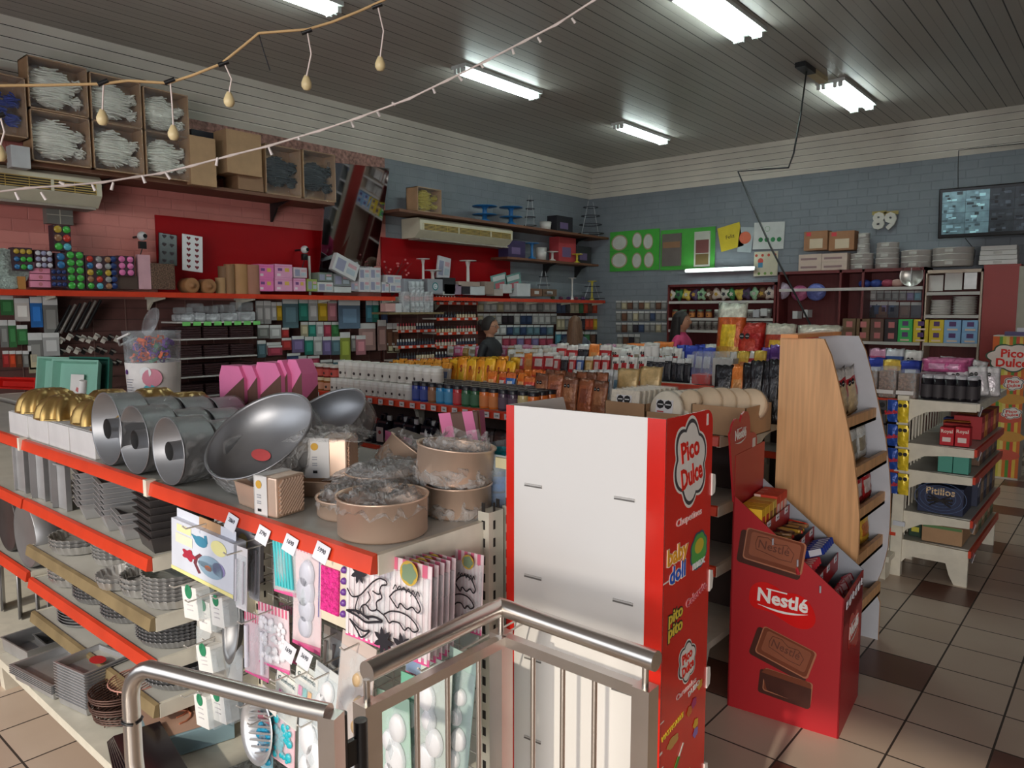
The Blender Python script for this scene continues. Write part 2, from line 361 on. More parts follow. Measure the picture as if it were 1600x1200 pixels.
def upright(t, x, y, z1, w=.04, d=.06):
    u = MB(); u.box((x - w/2, y - d/2, 0), (x + w/2, y + d/2, z1), white_metal)
    sl = mat('slot_dark', (40, 36, 34), .8)
    for i in range(int(z1 / .05) - 1):
        for q in (-1, 1): u.box((x - .006, y + q*(d/2) - .001, .1 + i*.05), (x + .006, y + q*(d/2) + .001, .125 + i*.05), sl)
        u.box((x + w/2 - .001, y - .012, .1 + i*.05), (x + w/2 + .001, y - .004, .125 + i*.05), sl)
    return u.build('upright', t)
ZT = 1.12
G = thing('gondola_shelving', 'long white gondola with red price rails, loaded with baking tins, nearest the camera', 'shelving', (0, 0, 0))
JX = [-6.1, -3.83, -2.54, -1.35]
for x in JX: upright(G, x + (.0 if x > -1.4 else 0), 1.50, ZT + .03); 
upright(G, -1.335, 1.585, ZT + .03)
for a, b in zip(JX, JX[1:]):
    shelf_part(G, a, b, 1.10, 1.48, ZT, red_rail); shelf_part(G, a, b, 1.98, 1.56, ZT, red_rail)
for z, rl in ((.85, red_rail), (.635, olive_rail), (.48, red_rail), (.32, olive_rail)): shelf_part(G, JX[1] + .01, JX[2] - .01, 1.09, 1.48, z, rl)
for z, rl in ((.845, red_rail), (.50, red_rail)): shelf_part(G, JX[0], JX[1] - .01, 1.09, 1.48, z, rl)
shelf_part(G, JX[2], JX[3], 1.98, 1.56, .6, red_rail)
dk = MB()
for a, b in zip(JX, JX[1:]): dk.box((a, .93, .13), (b - .004, 1.48, .165), white_metal); dk.box((a, 1.56, .13), (b - .004, 2.1, .165), white_metal)
dk.build('base_deck', G)
for x in (-6.05, -5.0, -3.83, -2.54, -1.37):
    f = MB(); f.prism([(.95, 0), (1.06, 0), (1.09, .05), (1.09, .13), (.94, .13)], x - .03, x + .03, white_metal, 'x'); f.build('foot', G)
bp = MB(); bp.box((JX[0], 1.515, .17), (JX[2], 1.53, ZT - .03), mat('dark_back_panel', (58, 42, 38), .7)); bp.build('back_panel', G)
gr = MB()
for i in range(18): gr.tube([(JX[2] + .03, 1.5, .2 + i*.052), (JX[3] - .03, 1.5, .2 + i*.052)], .0022, wire_w, 5)
for i in range(12): gr.tube([(JX[2] + .06 + i*.1, 1.504, .18), (JX[2] + .06 + i*.1, 1.504, ZT - .04)], .0022, wire_w, 5)
gr.build('wire_grid', G)
for x in JX[1:3]: jt = MB(); jt.box((x - .012, 1.07, ZT - .045), (x + .012, 1.102, ZT + .012), white_metal); jt.build('rail_joint', G)

# ================================================================ PANS
def tube_pan(r=.135, d=.115):
    """aluminium ring mould lying on its rim, mouth towards -Y"""
    t = thing('ring_cake_pan', None, 'cake pan')
    T = Matrix.Rotation(R(90), 4, 'X')      # lathe z -> -Y
    b = MB(); b.lathe([(.038, d), (.038, .004), (.04, 0), (r - .01, 0), (r - .004, .004), (r, d), (r + .004, d + .001), (r + .003, d + .005), (r - .002, d + .003), (r - .007, .006), (.045, .006), (.035, d)], alu, n=40, T=Matrix.Translation((0, d, 0)) @ T); b.build('body', t)
    w = MB(); w.lathe([(r * .5, -.001), (r + .001, -.001), (r + .0045, d * .3), (r + .002, d * .7), (r + .006, d)], film('taut_plastic', (225, 225, 225), .12, .1, .4, 14), n=28, T=Matrix.Translation((0, d, 0)) @ T); w.build('plastic_wrap', t)
    return t
tp = tube_pan(); first = True
for ci, (x, col, sc_) in enumerate(((-2.945, 'column beside the gold bundts', 1.0), (-2.71, 'middle column', .89), (-2.445, 'column beside the round pan', .83))):
    for ri in range(4):
        k = sc_ * (1, .9, .86, .82)[ri]; loc = (x + ri * .012, 1.115 + ri * .128, ZT + .139 * k + .001)
        lab = 'aluminium ring pan on its rim, %s, %s from the shelf edge' % (col, ORD[ri])
        if first: tp.location = loc; tag(tp, lab, group='aluminium ring pans standing on their rims'); first = False
        else: dup(tp, loc, label=lab, group='aluminium ring pans standing on their rims', scale=(k, 1, k))
def round_pan(name, lab, r, h, m, wall=.004, flare=1.0, parent=None, n=44, group=None, inner=None, cat='cake pan'):
    t = thing(name, lab, cat, group=group)
    MB().lathe([(0, 0), (r*flare - .006, 0), (r*flare, .006), (r, h), (r + .004, h), (r + .005, h + .005), (r - .002, h + .004), (r - wall, h - .002), (r*flare - wall - .002, .008), (0, .006)], m, n=n).build('body', t)
    return t
def screen_normal(px, py, ang, ratio):
    """unit vector: tilts by ratio towards the eye, its picture-plane share points along ang (0 = right, 90 = up)"""
    v = ray(px, py).normalized(); rr = v.cross(Vector((0, 0, 1))).normalized(); uu = rr.cross(v)
    k = math.sqrt(1 - ratio * ratio); a = R(ang)
    return (rr * (k * math.cos(a)) + uu * (k * math.sin(a)) - v * ratio).normalized()
def lean(t, n, centre_xy, r, h, z0):
    """turn the thing so that its mouth faces n and it rests on height z0"""
    q = Vector((0, 0, 1)).rotation_difference(n); t.rotation_mode = 'QUATERNION'; t.rotation_quaternion = q
    zs = [(q @ Vector((r*math.cos(a), r*math.sin(a), z))).z for a in [i*.2 for i in range(32)] for z in (0, h)]
    t.location = (centre_xy[0], centre_xy[1], z0 - min(zs))
big = round_pan('round_cake_pan', 'large round aluminium pan leaning with its mouth up, red sticker inside', .185, .085, alu)
st = MB(); st.lathe([(0, 0), (.04, 0)], mat('red_oval_sticker', (206, 84, 84), .5), n=24, T=Matrix.Translation((-.02, -.03, .0095)) @ Matrix.Diagonal((1.2, .55, 1, 1))); st.build('red_sticker', big)
MB().lathe([(.12, 0), (.19, 0), (.194, .03), (.189, .088)], wrap, n=24).build('plastic_wrap', big)
lean(big, screen_normal(398, 700, 124, .56), (-2.17, 1.33), .185, .09, ZT)
big2 = dup(big, (0, 0, 0), label='large round aluminium pan leaning behind the red-stickered one, beside the wrapped loaf pan')
lean(big2, screen_normal(490, 680, 122, .45), (-2.30, 1.66), .185, .09, ZT)
for c in list(big2.children):
    if c.name.startswith('red_sticker'): bpy.data.objects.remove(c)
# ---- champagne springforms
def gold_round(lab, x, y, z, r, h, cover, tilt=None):
    t = round_pan('gold_round_pan', lab, r, h, gold_pan, group='champagne gold round pans'); t.location = (x, y, z)
    if tilt: t.rotation_euler = tilt
    if cover:
        rnd = random.Random(int(x * 1000)); P = [[rnd.uniform(-1, 1) for _ in range(40)] for _ in range(14)]
        def f(u, v):
            a = u * 2 * math.pi; i = int(u * 39.99) % 39; j = min(13, int(v * 13)); n = P[j][i if u < .999 else 0]
            rad = r * (1.06 - v * (.9 if cover == 'top' else .25)) * (1 + .05 * n)
            zz = (h * (.62 if cover == 'top' else .05)) + (v * h * (.75 if cover == 'top' else 1.25)) + .016 * n
            if cover == 'top': zz = h * .72 + .045 * math.sin(v * 2.6) + .014 * n
            return (rad * math.cos(a), rad * math.sin(a), zz)
        MB().grid(f, 39, 13, wrap).build('plastic_bag', t)
    return t
gold_round('deep gold round pan at the shelf corner with plastic crumpled over its rim', -1.495, 1.235, ZT, .118, .098, 'top')
gold_round('gold round pan half hidden behind the corner pan, wrapped in plastic', -1.70, 1.30, ZT, .105, .05, 'top')
gold_round('bottom gold pan of the bagged pair beside the wire bin', -1.475, 1.50, ZT, .095, .085, 'all')
gold_round('upper gold pan of the bagged pair, resting on another wrapped pan', -1.50, 1.505, ZT + .092, .112, .10, 'all', (R(-4), R(4), 0))
gold_round('shallow gold round pan under plastic behind the wrapped loaf pan', -1.77, 1.46, ZT, .11, .085, 'top')
gold_round('gold round pan in a loose bag in the heap at the back of the shelf', -1.72, 1.70, ZT, .10, .09, 'all', (R(24), R(10), 0))
gold_round('tilted gold pan inside crinkled plastic, against the pink boxes', -1.93, 1.66, ZT + .02, .10, .10, 'all', (R(-32), R(24), 0))
# ---- gold loaf pans with white sleeves
def loaf(lab, loc, rz, w=.075, d=.20, h=.075, sleeve=True, upright_=True, sc=1):
    t = thing('gold_loaf_pan', lab, 'loaf pan', loc, rz, 'champagne gold loaf pans')
    b = MB(); k = .86
    def ring(z, q): return [(-w/2*q, -d/2*q, z), (w/2*q, -d/2*q, z), (w/2*q, d/2*q, z), (-w/2*q, d/2*q, z)]
    vs = ring(0, k) + ring(h, 1) + ring(h + .003, 1.06) + ring(h + .003, .96) + ring(.006, k - .04)
    fs = [(3, 2, 1, 0)]
    for r_ in range(4):
        for i in range(4): j = (i+1) % 4; fs.append((r_*4+i, r_*4+j, r_*4+4+j, r_*4+4+i))
    fs.append((16, 17, 18, 19)); b.add(vs, fs, gold_pan)
    body = b.build('body', t, bevel=.006)
    return t
def sleeved(lab, loc, rz, w=.10, d=.11, h=.115, tilt=0):
    t = thing('gold_loaf_pan', lab, 'loaf pan', loc, rz, 'champagne gold loaf pans'); t.rotation_euler = (0, R(tilt), rz)
    b = MB(); b.box((-w/2, -d/2, 0), (w/2, d/2, h), gold_pan); body = b.build('body', t, bevel=.005)
    rb = MB()                                    # ribbed face
    n = 8
    for face in (0,):
        for i in range(n * 2 - 1):
            a = -1 + (i + .5) / n; p0 = (max(-.5, a - .5), 0); 
            c0 = max(0, a); c1 = min(1, a + 1)
            if c1 - c0 < .08: continue
            q0 = Vector((w/2 + .003, -d/2 + .008 + (d - .016) * c0, .008 + (h - .016) * (c0 - a))); q1 = Vector((w/2 + .003, -d/2 + .008 + (d - .016) * c1, .008 + (h - .016) * (c1 - a)))
            rb.tube([q0, q1], .0042, gold_pan, 6)
    rb.build('rib_pattern', body)
    s = MB(); s.box((-w/2 - .003, -d/2 - .003, -.001), (w/2 * .15, -d/2 - .001, h + .002), white_card); s.box((-w/2 - .003, -d/2 - .003, h), (-w/2 * .2, d/2, h + .003), white_card)
    s.box((-w/2 - .004, -d/2 - .003, 0), (-w/2 - .001, d/2, h + .002), white_card)
    gm = C(222, 170, 60); F0 = facing_y((-w/4 - .004, -d/2 - .0035, h * .8)); s.lathe([(0, .0008), (.012, .0008)], gm, n=18, T=F0)
    [s.box((-w/4 - .012, -d/2 - .0045, h*q), (-w/4 + .004, -d/2 - .004, h*q + .003), C(170, 170, 176)) for q in (.52, .46, .36, .31)]
    s.box((-w/4 - .01, -d/2 - .0045, h * .12), (-w/4 + .004, -d/2 - .004, h * .19), black)
    s.build('paper_sleeve', t)
    return t
loaf('small open gold loaf pan at the shelf edge beside the large round pan', (-1.99, 1.19, ZT), R(-4), .13, .13, .07)
sleeved('gold loaf pan in a white sleeve with a yellow disc, nearest the shelf edge', (-1.865, 1.165, ZT), R(10), .085, .105, .115)
s2 = sleeved('ribbed gold loaf pan in a white sleeve standing behind, plastic draped over its top', (-1.98, 1.43, ZT + .055), R(38), .13, .13, .125)
loaf('gold loaf pan lying upside down under the standing sleeved loaf pan', (-1.98, 1.43, ZT), R(30), .15, .24, .05)
def drape(t, w, d, z, seed, drop=.04, m=None, name='plastic_bag'):
    rnd = random.Random(seed); n = [[rnd.uniform(-1, 1) for _ in range(17)] for _ in range(17)]
    def f(u, v):
        i, j = int(u * 16), int(v * 16); e = max(abs(u - .5), abs(v - .5)) * 2; k = n[j][i]
        return ((u - .5) * w * (1 + .06 * k), (v - .5) * d * (1 + .06 * k), z - drop * max(0, e - .55) * 2 * (1 + .5 * k) + .012 * k)
    return MB().grid(f, 16, 16, m or wrap).build(name, t)
drape(s2, .26, .2, .148, 5, .03)
hp = thing('plastic_bag', 'loose crumpled clear plastic bag heaped between the gold pans', 'bag', (-1.72, 1.47, ZT + .085)); drape(hp, .34, .3, .03, 9, .06, name='sheet')
# ---- gold bundt pans on white boxes
boxm = white_card
def carton(lab, x0, x1, y0, y1, z, h, group, m=boxm, name='white_carton', cat='box', end=None):
    t = thing(name, lab, cat, ((x0+x1)/2, (y0+y1)/2, z), 0, group)
    b = MB(); hw, hd = (x1-x0)/2, (y1-y0)/2; b.box((-hw, -hd, 0), (hw, hd, h), m); b.build('carton', t, bevel=.003)
    l = MB(); l.box((-hw - .001, -hd*.9, h), (hw*.98, hd, h + .0015), m); l.build('lid', t)
    return t
WBX = [(-4.12, -3.86), (-3.85, -3.60), (-3.59, -3.36), (-3.35, -3.09)]
for i, (a, b) in enumerate(WBX):
    carton('plain white box under the gold bundt pans, %s' % ('nearest the red trays', 'second from the red trays', 'second from the ring pans', 'touching the first ring pan')[i], a, b, 1.12, 1.36, ZT, .105, 'white boxes in a row at the shelf edge')
def bundt(name, lab, loc, r, h, fl, fa, tw=0.0, tip=False, rz=0):
    t = thing(name, lab, 'bundt pan', loc, rz, 'gold bundt pans turned upside down')
    b = MB(); prof = [(r, 0), (r * .98, h*.25), (r * .9, h * .55), (r * .74, h * .83), (r * .5, h), (r * .32, h * .97), (r * .22, h * .8)]
    b.lathe([(r*1.06, 0), (r*1.06, .006), (r, .006)], gold_bundt, n=72)
    b.lathe(prof, gold_bundt, n=96, flute=fl, fl=fa, twist=tw); b.build('shell', t); return t
zb = ZT + .107
bundt('gold_bundt_pan', 'round-lobed gold bundt pan upside down on the box nearest the red trays', (-3.98, 1.25, zb), .125, .105, 10, .11)
bundt('gold_bundt_pan', 'round-lobed gold bundt pan, second in the row on the white boxes', (-3.66, 1.23, zb), .125, .10, 10, .11)
bundt('gold_bundt_pan', 'gold crown-shaped bundt pan with pointed petals on the third white box', (-3.37, 1.27, zb), .115, .10, 6, .16)
bundt('gold_bundt_pan', 'gold swirled bundt pan on the white box touching the ring pans', (-3.15, 1.24, zb - .003), .10, .12, 7, .08, 16)
bundt('gold_bundt_pan', 'lobed gold bundt pan behind the first row, nearest the green trays', (-3.92, 1.5, ZT + .03), .125, .16, 12, .06)
bundt('gold_bundt_pan', 'tall petal gold bundt pan behind the crown-shaped one', (-3.42, 1.5, ZT + .03), .12, .20, 7, .14)
bundt('gold_bundt_pan', 'gold bundt pan at the back beside the first aluminium ring pan', (-3.13, 1.52, ZT + .03), .12, .20, 9, .12, 6)
# ---- pink and brown striped boxes
def striped_box(lab, loc, rz, w, d, h, tilt=(0, 0), logo=False, group='pink and brown striped boxes behind the ring pans'):
    t = thing('striped_cake_box', lab, 'box', loc, rz, group); t.rotation_euler = (R(tilt[0]), R(tilt[1]), rz)
    c = min(.035, d * .5)
    b = MB(); prof = [(-w/2, 0), (w/2, 0), (w/2, h - .06), (w/2 - .035, h), (-w/2 + .02, h), (-w/2, h - .05)]
    b.prism(prof, -d/2, d/2, pinkc, 'y'); b.build('box', t)
    s = MB(); y = -d/2 - .0012
    # broad chocolate diagonal over the front
    s.add([(-w/2, y, h*.02), (w/2, y, h*.18), (w/2, y, h*.62), (-w/2, y, h*.36)] if logo else [(-w/2, y, h*.22), (w/2, y, h*.50), (w/2, y, h*.86), (-w/2, y, h*.52)], [(0, 1, 2, 3)] if logo else [(0, 1, 2, 3)], brownc)
    x = w/2 + .0012
    s.add([(x, -d/2, h*.3), (x, d/2, h*.3), (x, d/2, h*.7), (x, -d/2, h*.5)], [(0, 1, 2, 3)], brownc)
    s.build('brown_stripe', t); return t
for i, (x0, x1, yt) in enumerate(((345, 378, 570), (376, 400, 570), (400, 436, 565), (430, 448, 562), (447, 470, 561))):
    X0, zt = on_y(x0, yt, 1.72 + i*.03); X1, _ = on_y(x1, yt, 1.72 + i*.03)
    striped_box('tall pink and brown box standing behind the ring pans, %s from the clear tub' % ORD[i], ((X0 + X1)/2, 1.76 + i*.03, ZT), R(8), X1 - X0 - .01, .09, zt - ZT)
def stripe_bag(lab, loc, rz, w, d, h, tilt):
    t = thing('striped_cake_box', lab, 'box', loc, rz, 'pink and brown box near the wire bin'); t.rotation_euler = (R(tilt[0]), R(tilt[1]), rz)
    b = MB(); b.box((-w/2, -d/2, 0), (w/2, d/2, h), brownc); b.build('box', t, bevel=.006)
    s = MB(); y = -d/2 - .0015; x = w/2 + .0015
    for a0, a1 in ((-.36, -.06), (.24, .5)): s.add([(w*a0 - .02, y, h), (w*a1 - .02, y, h), (w*(a1+.05), y, 0), (w*(a0+.05), y, 0)], [(0, 1, 2, 3)], pinkc)
    s.add([(x, -d/2, 0), (x, d/2, 0), (x, d/2, h), (x, -d/2, h)], [(0, 1, 2, 3)], pinkc); s.add([(x + .001, -d/2, 0), (x + .001, -d/2 + .012, 0), (x + .001, -d/2 + .012, h), (x + .001, -d/2, h)], [(0, 1, 2, 3)], C(210, 180, 120))
    s.build('pink_stripe', t)
    k = MB()
    for T in (facing_y((0.0, y - .001, h*.42)), facing_x((x + .002, 0, h*.4))):
        k.lathe([(0, .0004), (.018, .0004)], C(90, 70, 60), n=20, T=T); k.lathe([(0, .0008), (.015, .0008)], C(236, 214, 200), n=20, T=T); k.text('S', C(90, 60, 50), T @ Matrix.Translation((0, -.008, .0012)), .024)
    k.build('round_seal', t); return t
stripe_bag('pink and brown striped box with round seals, leaning beside the wire bin of blue cups', (-1.86, 1.93, ZT), R(28), .15, .085, .215, (-6, -6))
stripe_bag('small pink and brown box lying behind the wrapped loaf pan', (-2.18, 1.9, ZT), R(20), .14, .1, .11, (0, 14))
stripe_bag('second small pink and brown box, half under the plastic bags', (-2.0, 1.93, ZT), R(35), .11, .1, .10, (10, 18))
# ---- clear bin of blue cupcake cases
bn = thing('clear_divider_bin', 'clear acrylic bin holding blue and turquoise cupcake cases at the end of the top shelf', 'bin', (-1.43, 1.70, ZT))
w = MB()
for a, b in (((-.11, -.13, 0), (.08, -.127, .17)), ((.077, -.13, 0), (.08, .13, .17)), ((-.11, .127, 0), (.08, .13, .17)), ((-.11, -.13, 0), (-.107, .13, .17))): w.box(a, b, clear)
w.build('clear_wall', bn); MB().tube([(.07, -.12, 0), (.07, -.12, .17)], .003, wire_w, 6).build('post', bn)
q = MB(); q.box((.045, -.14, .135), (.1, -.11, .165), C(226, 214, 170)); q.build('paper_tag', bn)
def cups(lab, x, y, z, n, c, tl=0):
    t = MB()
    for i in range(n): t.lathe([(.028, i*.02), (.037, i*.02 + .026)], c, n=40, flute=20, fl=.05)
    o = t.build('foil_cupcake_case'); o.location = (x, y, z); o.rotation_euler = (0, tl, 0); tag(o, lab, 'cupcake cases', 'blue cupcake cases in the clear bin'); return o
tq = C(40, 160, 170, 'foil'); bl = C(40, 120, 200, 'foil')
k = 0
for (x, y, c, lb) in ((-1.50, 1.63, tq, 'turquoise'), (-1.425, 1.62, bl, 'blue'), (-1.5, 1.72, tq, 'turquoise'), (-1.42, 1.71, bl, 'blue'), (-1.46, 1.79, bl, 'blue')):
    for j, nm in enumerate(('bottom', 'middle', 'top')):
        if j == 2 and x > -1.43: continue
        cups('%s foil cupcake cases in the clear bin, %s of the %s pile' % (lb, nm, ORD[k]), x, y, ZT + .002 + j*.052, 2, c, R(4*(j-1)))
    k += 1
# ---- clear tub of cookie cutters on a white box
carton('white box that the clear tub of purple and orange cutters stands on', -4.30, -4.06, 1.72, 1.96, ZT, .10, None)
tb = thing('cutter_tub', 'tall clear tub of purple and orange cookie cutters with a white label', 'tub', (-4.18, 1.84, ZT + .103))
MB().lathe([(0, 0), (.128, 0), (.132, .02), (.148, .36), (.152, .365), (.15, .372)], clear, n=40).build('clear_wall', tb)
l = MB(); l.lathe([(.1335, .025), (.1425, .2)], mat('printed_label', (232, 226, 222), .5), n=40); 
for (an, z, r_, c) in ((-12, .12, .05, (232, 150, 170)), (-25, .15, .03, (240, 240, 240)), (-18, .05, .035, (90, 190, 205)), (-75, .15, .014, (90, 50, 120))):
    a = R(an - 15); T = Matrix.Rotation(a, 4, 'Z') @ frame((.1435, 0, z), (0, 1, 0), (0, 0, 1)); l.lathe([(0, .001), (r_, .0002)], C(*c), n=14, T=T)
for i in range(6):
    T = Matrix.Rotation(R(-78), 4, 'Z') @ frame((.1425, 0, .11 - i*.014), (0, 1, 0), (0, 0, 1)); l.box((-.025, -.002, .001), (.02 - (i % 3)*.008, .002, .002), C(150, 150, 160), T=T)
l.build('label', tb)
ld = MB(); ld.lathe([(0, .012), (.14, .012), (.15, 0), (.152, .0)], clear, n=36, T=Matrix.Translation((.0, 0, .42)) @ Matrix.Rotation(R(70), 4, 'X') @ Matrix.Diagonal((.55, .55, 1, 1))); ld.build('lid', tb)
hd = MB(); hd.tube([(-.15, -.02, .33), (-.13, -.12, .29), (-.05, -.16, .33), (.06, -.145, .36)], .006, white_card, 6); hd.build('handle', tb)
rnd = random.Random(3)
for i in range(46):
    a, rr, z = rnd.uniform(0, 6.28), rnd.uniform(.03, .112), .215 + rnd.uniform(0, .11)
    c = (C(110, 50, 160, 'plastic'), C(236, 104, 40, 'plastic'), C(110, 50, 160, 'plastic'), C(40, 130, 80, 'plastic'))[i % 4 if i < 30 else i % 2]
    k = rnd.choice((3, 4, 5, 6)); pts = []
    for j in range(24):
        t = j / 24 * 6.283; q = .022 * (1 + .25 * math.cos(k * t)); pts.append((q * math.cos(t), q * math.sin(t), 0))
    T = Matrix.Translation((rr*math.cos(a), rr*math.sin(a), z)) @ Matrix.Rotation(rnd.uniform(0, 3), 4, 'X') @ Matrix.Rotation(rnd.uniform(0, 3), 4, 'Y')
    b = MB(); n = len(pts); vs = [(p[0]*s_, p[1]*s_, zz) for s_, zz in ((1, 0), (1, .018), (.9, .018), (.9, 0)) for p in pts]
    b.add(vs, [(r_*n + j, r_*n + (j+1) % n, ((r_+1) % 4)*n + (j+1) % n, ((r_+1) % 4)*n + j) for r_ in range(4) for j in range(n)], c, T=T)
    o = b.build('cookie_cutter'); o.location = tb.location; tag(o, '%s cookie cutter in the clear tub, %s laid in' % (('purple', 'orange', 'purple', 'green')[i % 4 if i < 30 else i % 2], ORD[i] if i < 40 else 'late ' + ORD[i - 40]), 'cookie cutter', 'cookie cutters in the clear tub')
# ---- enamel trays standing at the back: green, red, dark
def tray(lab, loc, w, h, d, m, rot, inner=None, group='rectangular trays standing on edge'):
    t = thing('baking_tray', lab, 'tray', loc, 0, group); t.rotation_euler = rot
    b = MB(); e = .012
    O = [(-w/2, 0), (w/2, 0), (w/2, h), (-w/2, h)]; I = [(-w/2 + e, e), (w/2 - e, e), (w/2 - e, h - e), (-w/2 + e, h - e)]; J = [(-w/2 + 2.2*e, 2.2*e), (w/2 - 2.2*e, 2.2*e), (w/2 - 2.2*e, h - 2.2*e), (-w/2 + 2.2*e, h - 2.2*e)]
    vs = [(x, 0, z) for x, z in O] + [(x, 0, z) for x, z in I] + [(x, d, z) for x, z in J] + [(x, d + .003, z) for x, z in J]
    fs = []
    for r_ in range(2):
        for i in range(4): j = (i+1) % 4; fs.append((r_*4+i, r_*4+j, r_*4+4+j, r_*4+4+i))
    fs += [(8, 9, 10, 11), (15, 14, 13, 12)]
    for i in range(4): j = (i+1) % 4; fs.append((i, 12+i, 12+j, j))
    b.add(vs, fs, m); b.build('pan', t)
    if inner: s = MB(); s.box((-w*.12, d*.4, .03), (w*.16, d*.45, h * .62), white_card); s.add([(w*.0, d*.39, h*.2), (w*.06, d*.39, h*.16), (w*.08, d*.39, h*.26), (w*.02, d*.39, h*.3)], [(0,1,2,3)], C(200, 110, 110)); s.build('cardboard_insert', t)
    return t
mint = mat('mint_enamel', (140, 190, 172), .3, var=.05); redn = mat('red_enamel', (196, 30, 24), .3); dgreen = mat('dark_green_enamel', (40, 96, 84), .3)
def stand(fn_y, px0, px1, pyt, z0=ZT):
    a = on_y(px0, pyt, fn_y); b = on_y(px1, pyt, fn_y); return (a[0] + b[0]) / 2, b[0] - a[0], (a[1] + b[1]) / 2 - z0
for (px0, px1, pt, Y_, m, lab, ins, tl) in ((66, 94, 558, 1.86, mint, 'pale mint tray standing on edge, nearest the red trays', 1, -8), (92, 128, 562, 1.84, mint, 'pale mint tray with a card insert, second of the mint trays', 1, -8),
        (118, 150, 558, 1.93, dgreen, 'dark green tray in clear plastic beside the mint trays', 0, -6), (6, 34, 590, 1.78, redn, 'red tray tilted at the edge of the row, nearest the aisle end', 0, -12), (32, 54, 590, 1.86, redn, 'second red tray, with a green-rimmed back, beside the mint trays', 0, -10),
        (50, 68, 592, 1.95, mint, 'low mint tray between the red and tall mint trays', 0, -4)):
    cx, ww, hh = stand(Y_, px0, px1, pt); tray(lab, (cx, Y_, ZT + .002), ww, hh, .05, m, (R(tl), 0, R(22)), ins)
cp = MB(); cp.tube([(-4.47, 1.56, ZT + .03), (-4.44, 1.57, ZT + .20)], .02, white_card, 12); tag(cp.build('paper_roll'), 'white paper roll leaning on the red tray', 'roll')
# ================================================================ TINS ON THE LOWER SHELVES
def stack(root, lab, name_where, spots, group):
    """spots: list of (x, y, z, rz); the first moves the root itself"""
    n = len(spots); top = n
    for i, (x, y, z, rz) in enumerate(spots):
        o = 'topmost' if i == n - 1 else ('lowest' if i == 0 else ORD[n - 1 - i] + ' down')
        L = '%s, %s %s' % (lab, o, name_where)
        if i == 0 and not root.get('label'): root.location = (x, y, z); root.rotation_euler = (0, 0, rz); tag(root, L, group=group)
        else: dup(root, (x, y, z), rz, L, group)
def tapered(name, cat, w, d, h, m, e=.012, k=.88):
    t = thing(name, None, cat); b = MB()
    def ring(z, q, g=0): return [(-w/2*q - g, -d/2*q - g, z), (w/2*q + g, -d/2*q - g, z), (w/2*q + g, d/2*q + g, z), (-w/2*q - g, d/2*q + g, z)]
    R_ = [ring(0, k), ring(h, 1), ring(h + .001, 1, e), ring(h + .004, 1, e), ring(h + .003, 1, -.001), ring(.003, k, -.003)]
    vs = sum(R_, []); fs = [(3, 2, 1, 0)]
    for r_ in range(len(R_) - 1):
        for i in range(4): j = (i+1) % 4; fs.append((r_*4+i, r_*4+j, r_*4+4+j, r_*4+4+i))
    o = (len(R_)-1)*4; fs.append((o, o+1, o+2, o+3)); b.add(vs, fs, m); b.build('pan', t); return t
def fluted(name, cat, r, h, m, n=30):
    t = thing(name, None, cat); b = MB(); N_ = n * 4
    vs = []; fs = []
    for i in range(N_):
        a = 2*math.pi*i/N_; f = math.cos(a*n) * .004
        for (q, z, g) in ((.0, .001, 0), (r*.8, 0, 0), (r*.9, h*.1, .3), (r, h, 1), (r + .004, h + .001, 1), (r - .003, h - .001, 1), (r*.87, .004, .3), (0, .004, 0)):
            k = q + f * g; vs.append((k*math.cos(a), k*math.sin(a), z))
    for i in range(N_):
        j = (i+1) % N_
        for k in range(7): fs.append((i*8+k, j*8+k, j*8+k+1, i*8+k+1))
    b.add(vs, fs, m, True); b.build('tin', t); return t
tin = mat('bright_tinplate', (232, 230, 228), .34, .65, var=.1)
loaf_a = tapered('loaf_tin', 'loaf tin', .11, .30, .06, alu_dark); loaf_b = tapered('loaf_tin', 'loaf tin', .13, .32, .065, alu_dark); loaf_c = tapered('loaf_tin', 'loaf tin', .12, .26, .06, alu_dark); dark_l = tapered('dark_loaf_tin', 'loaf tin', .17, .22, .055, nonstick, .01)
L2, L3, L4, L5, LD = .85, .635, .48, .32, .167
def col(px, py, z, y=1.14):
    return on_z(px, py, z)
stack(loaf_a, 'tinned steel loaf tin', 'of the loaf pile nearest the standing trays', [(-3.27, 1.27, L2 + .001 + i*.022, R(-12)) for i in range(7)], 'piled loaf tins')
stack(loaf_b, 'tinned steel loaf tin', 'of the middle loaf pile', [(-3.03, 1.275, L2 + .001 + i*.021, R(-12)) for i in range(7)], 'piled loaf tins')
stack(loaf_c, 'small tinned loaf tin', 'of the low pile beside the dark tins', [(-2.86, 1.24, L2 + .001 + i*.02, R(-12)) for i in range(3)], 'piled loaf tins')
stack(dark_l, 'dark nonstick loaf tin', 'of the tall dark stack at the shelf end', [(-2.66, 1.225, L2 + .001 + i*.027, R(-8)) for i in range(8)], 'dark loaf tins in a tall stack')
fl1 = fluted('fluted_tart_tin', 'tart tin', .13, .04, tin, 26); fl2 = fluted('fluted_tart_tin', 'tart tin', .115, .035, tin, 26); fl3 = fluted('fluted_tart_tin', 'tart tin', .13, .03, alu_dark, 44); fl4 = fluted('fluted_tart_tin', 'tart tin', .15, .03, alu_dark, 50)
fl5 = fluted('fluted_tart_tin', 'tart tin', .095, .035, tin, 22)
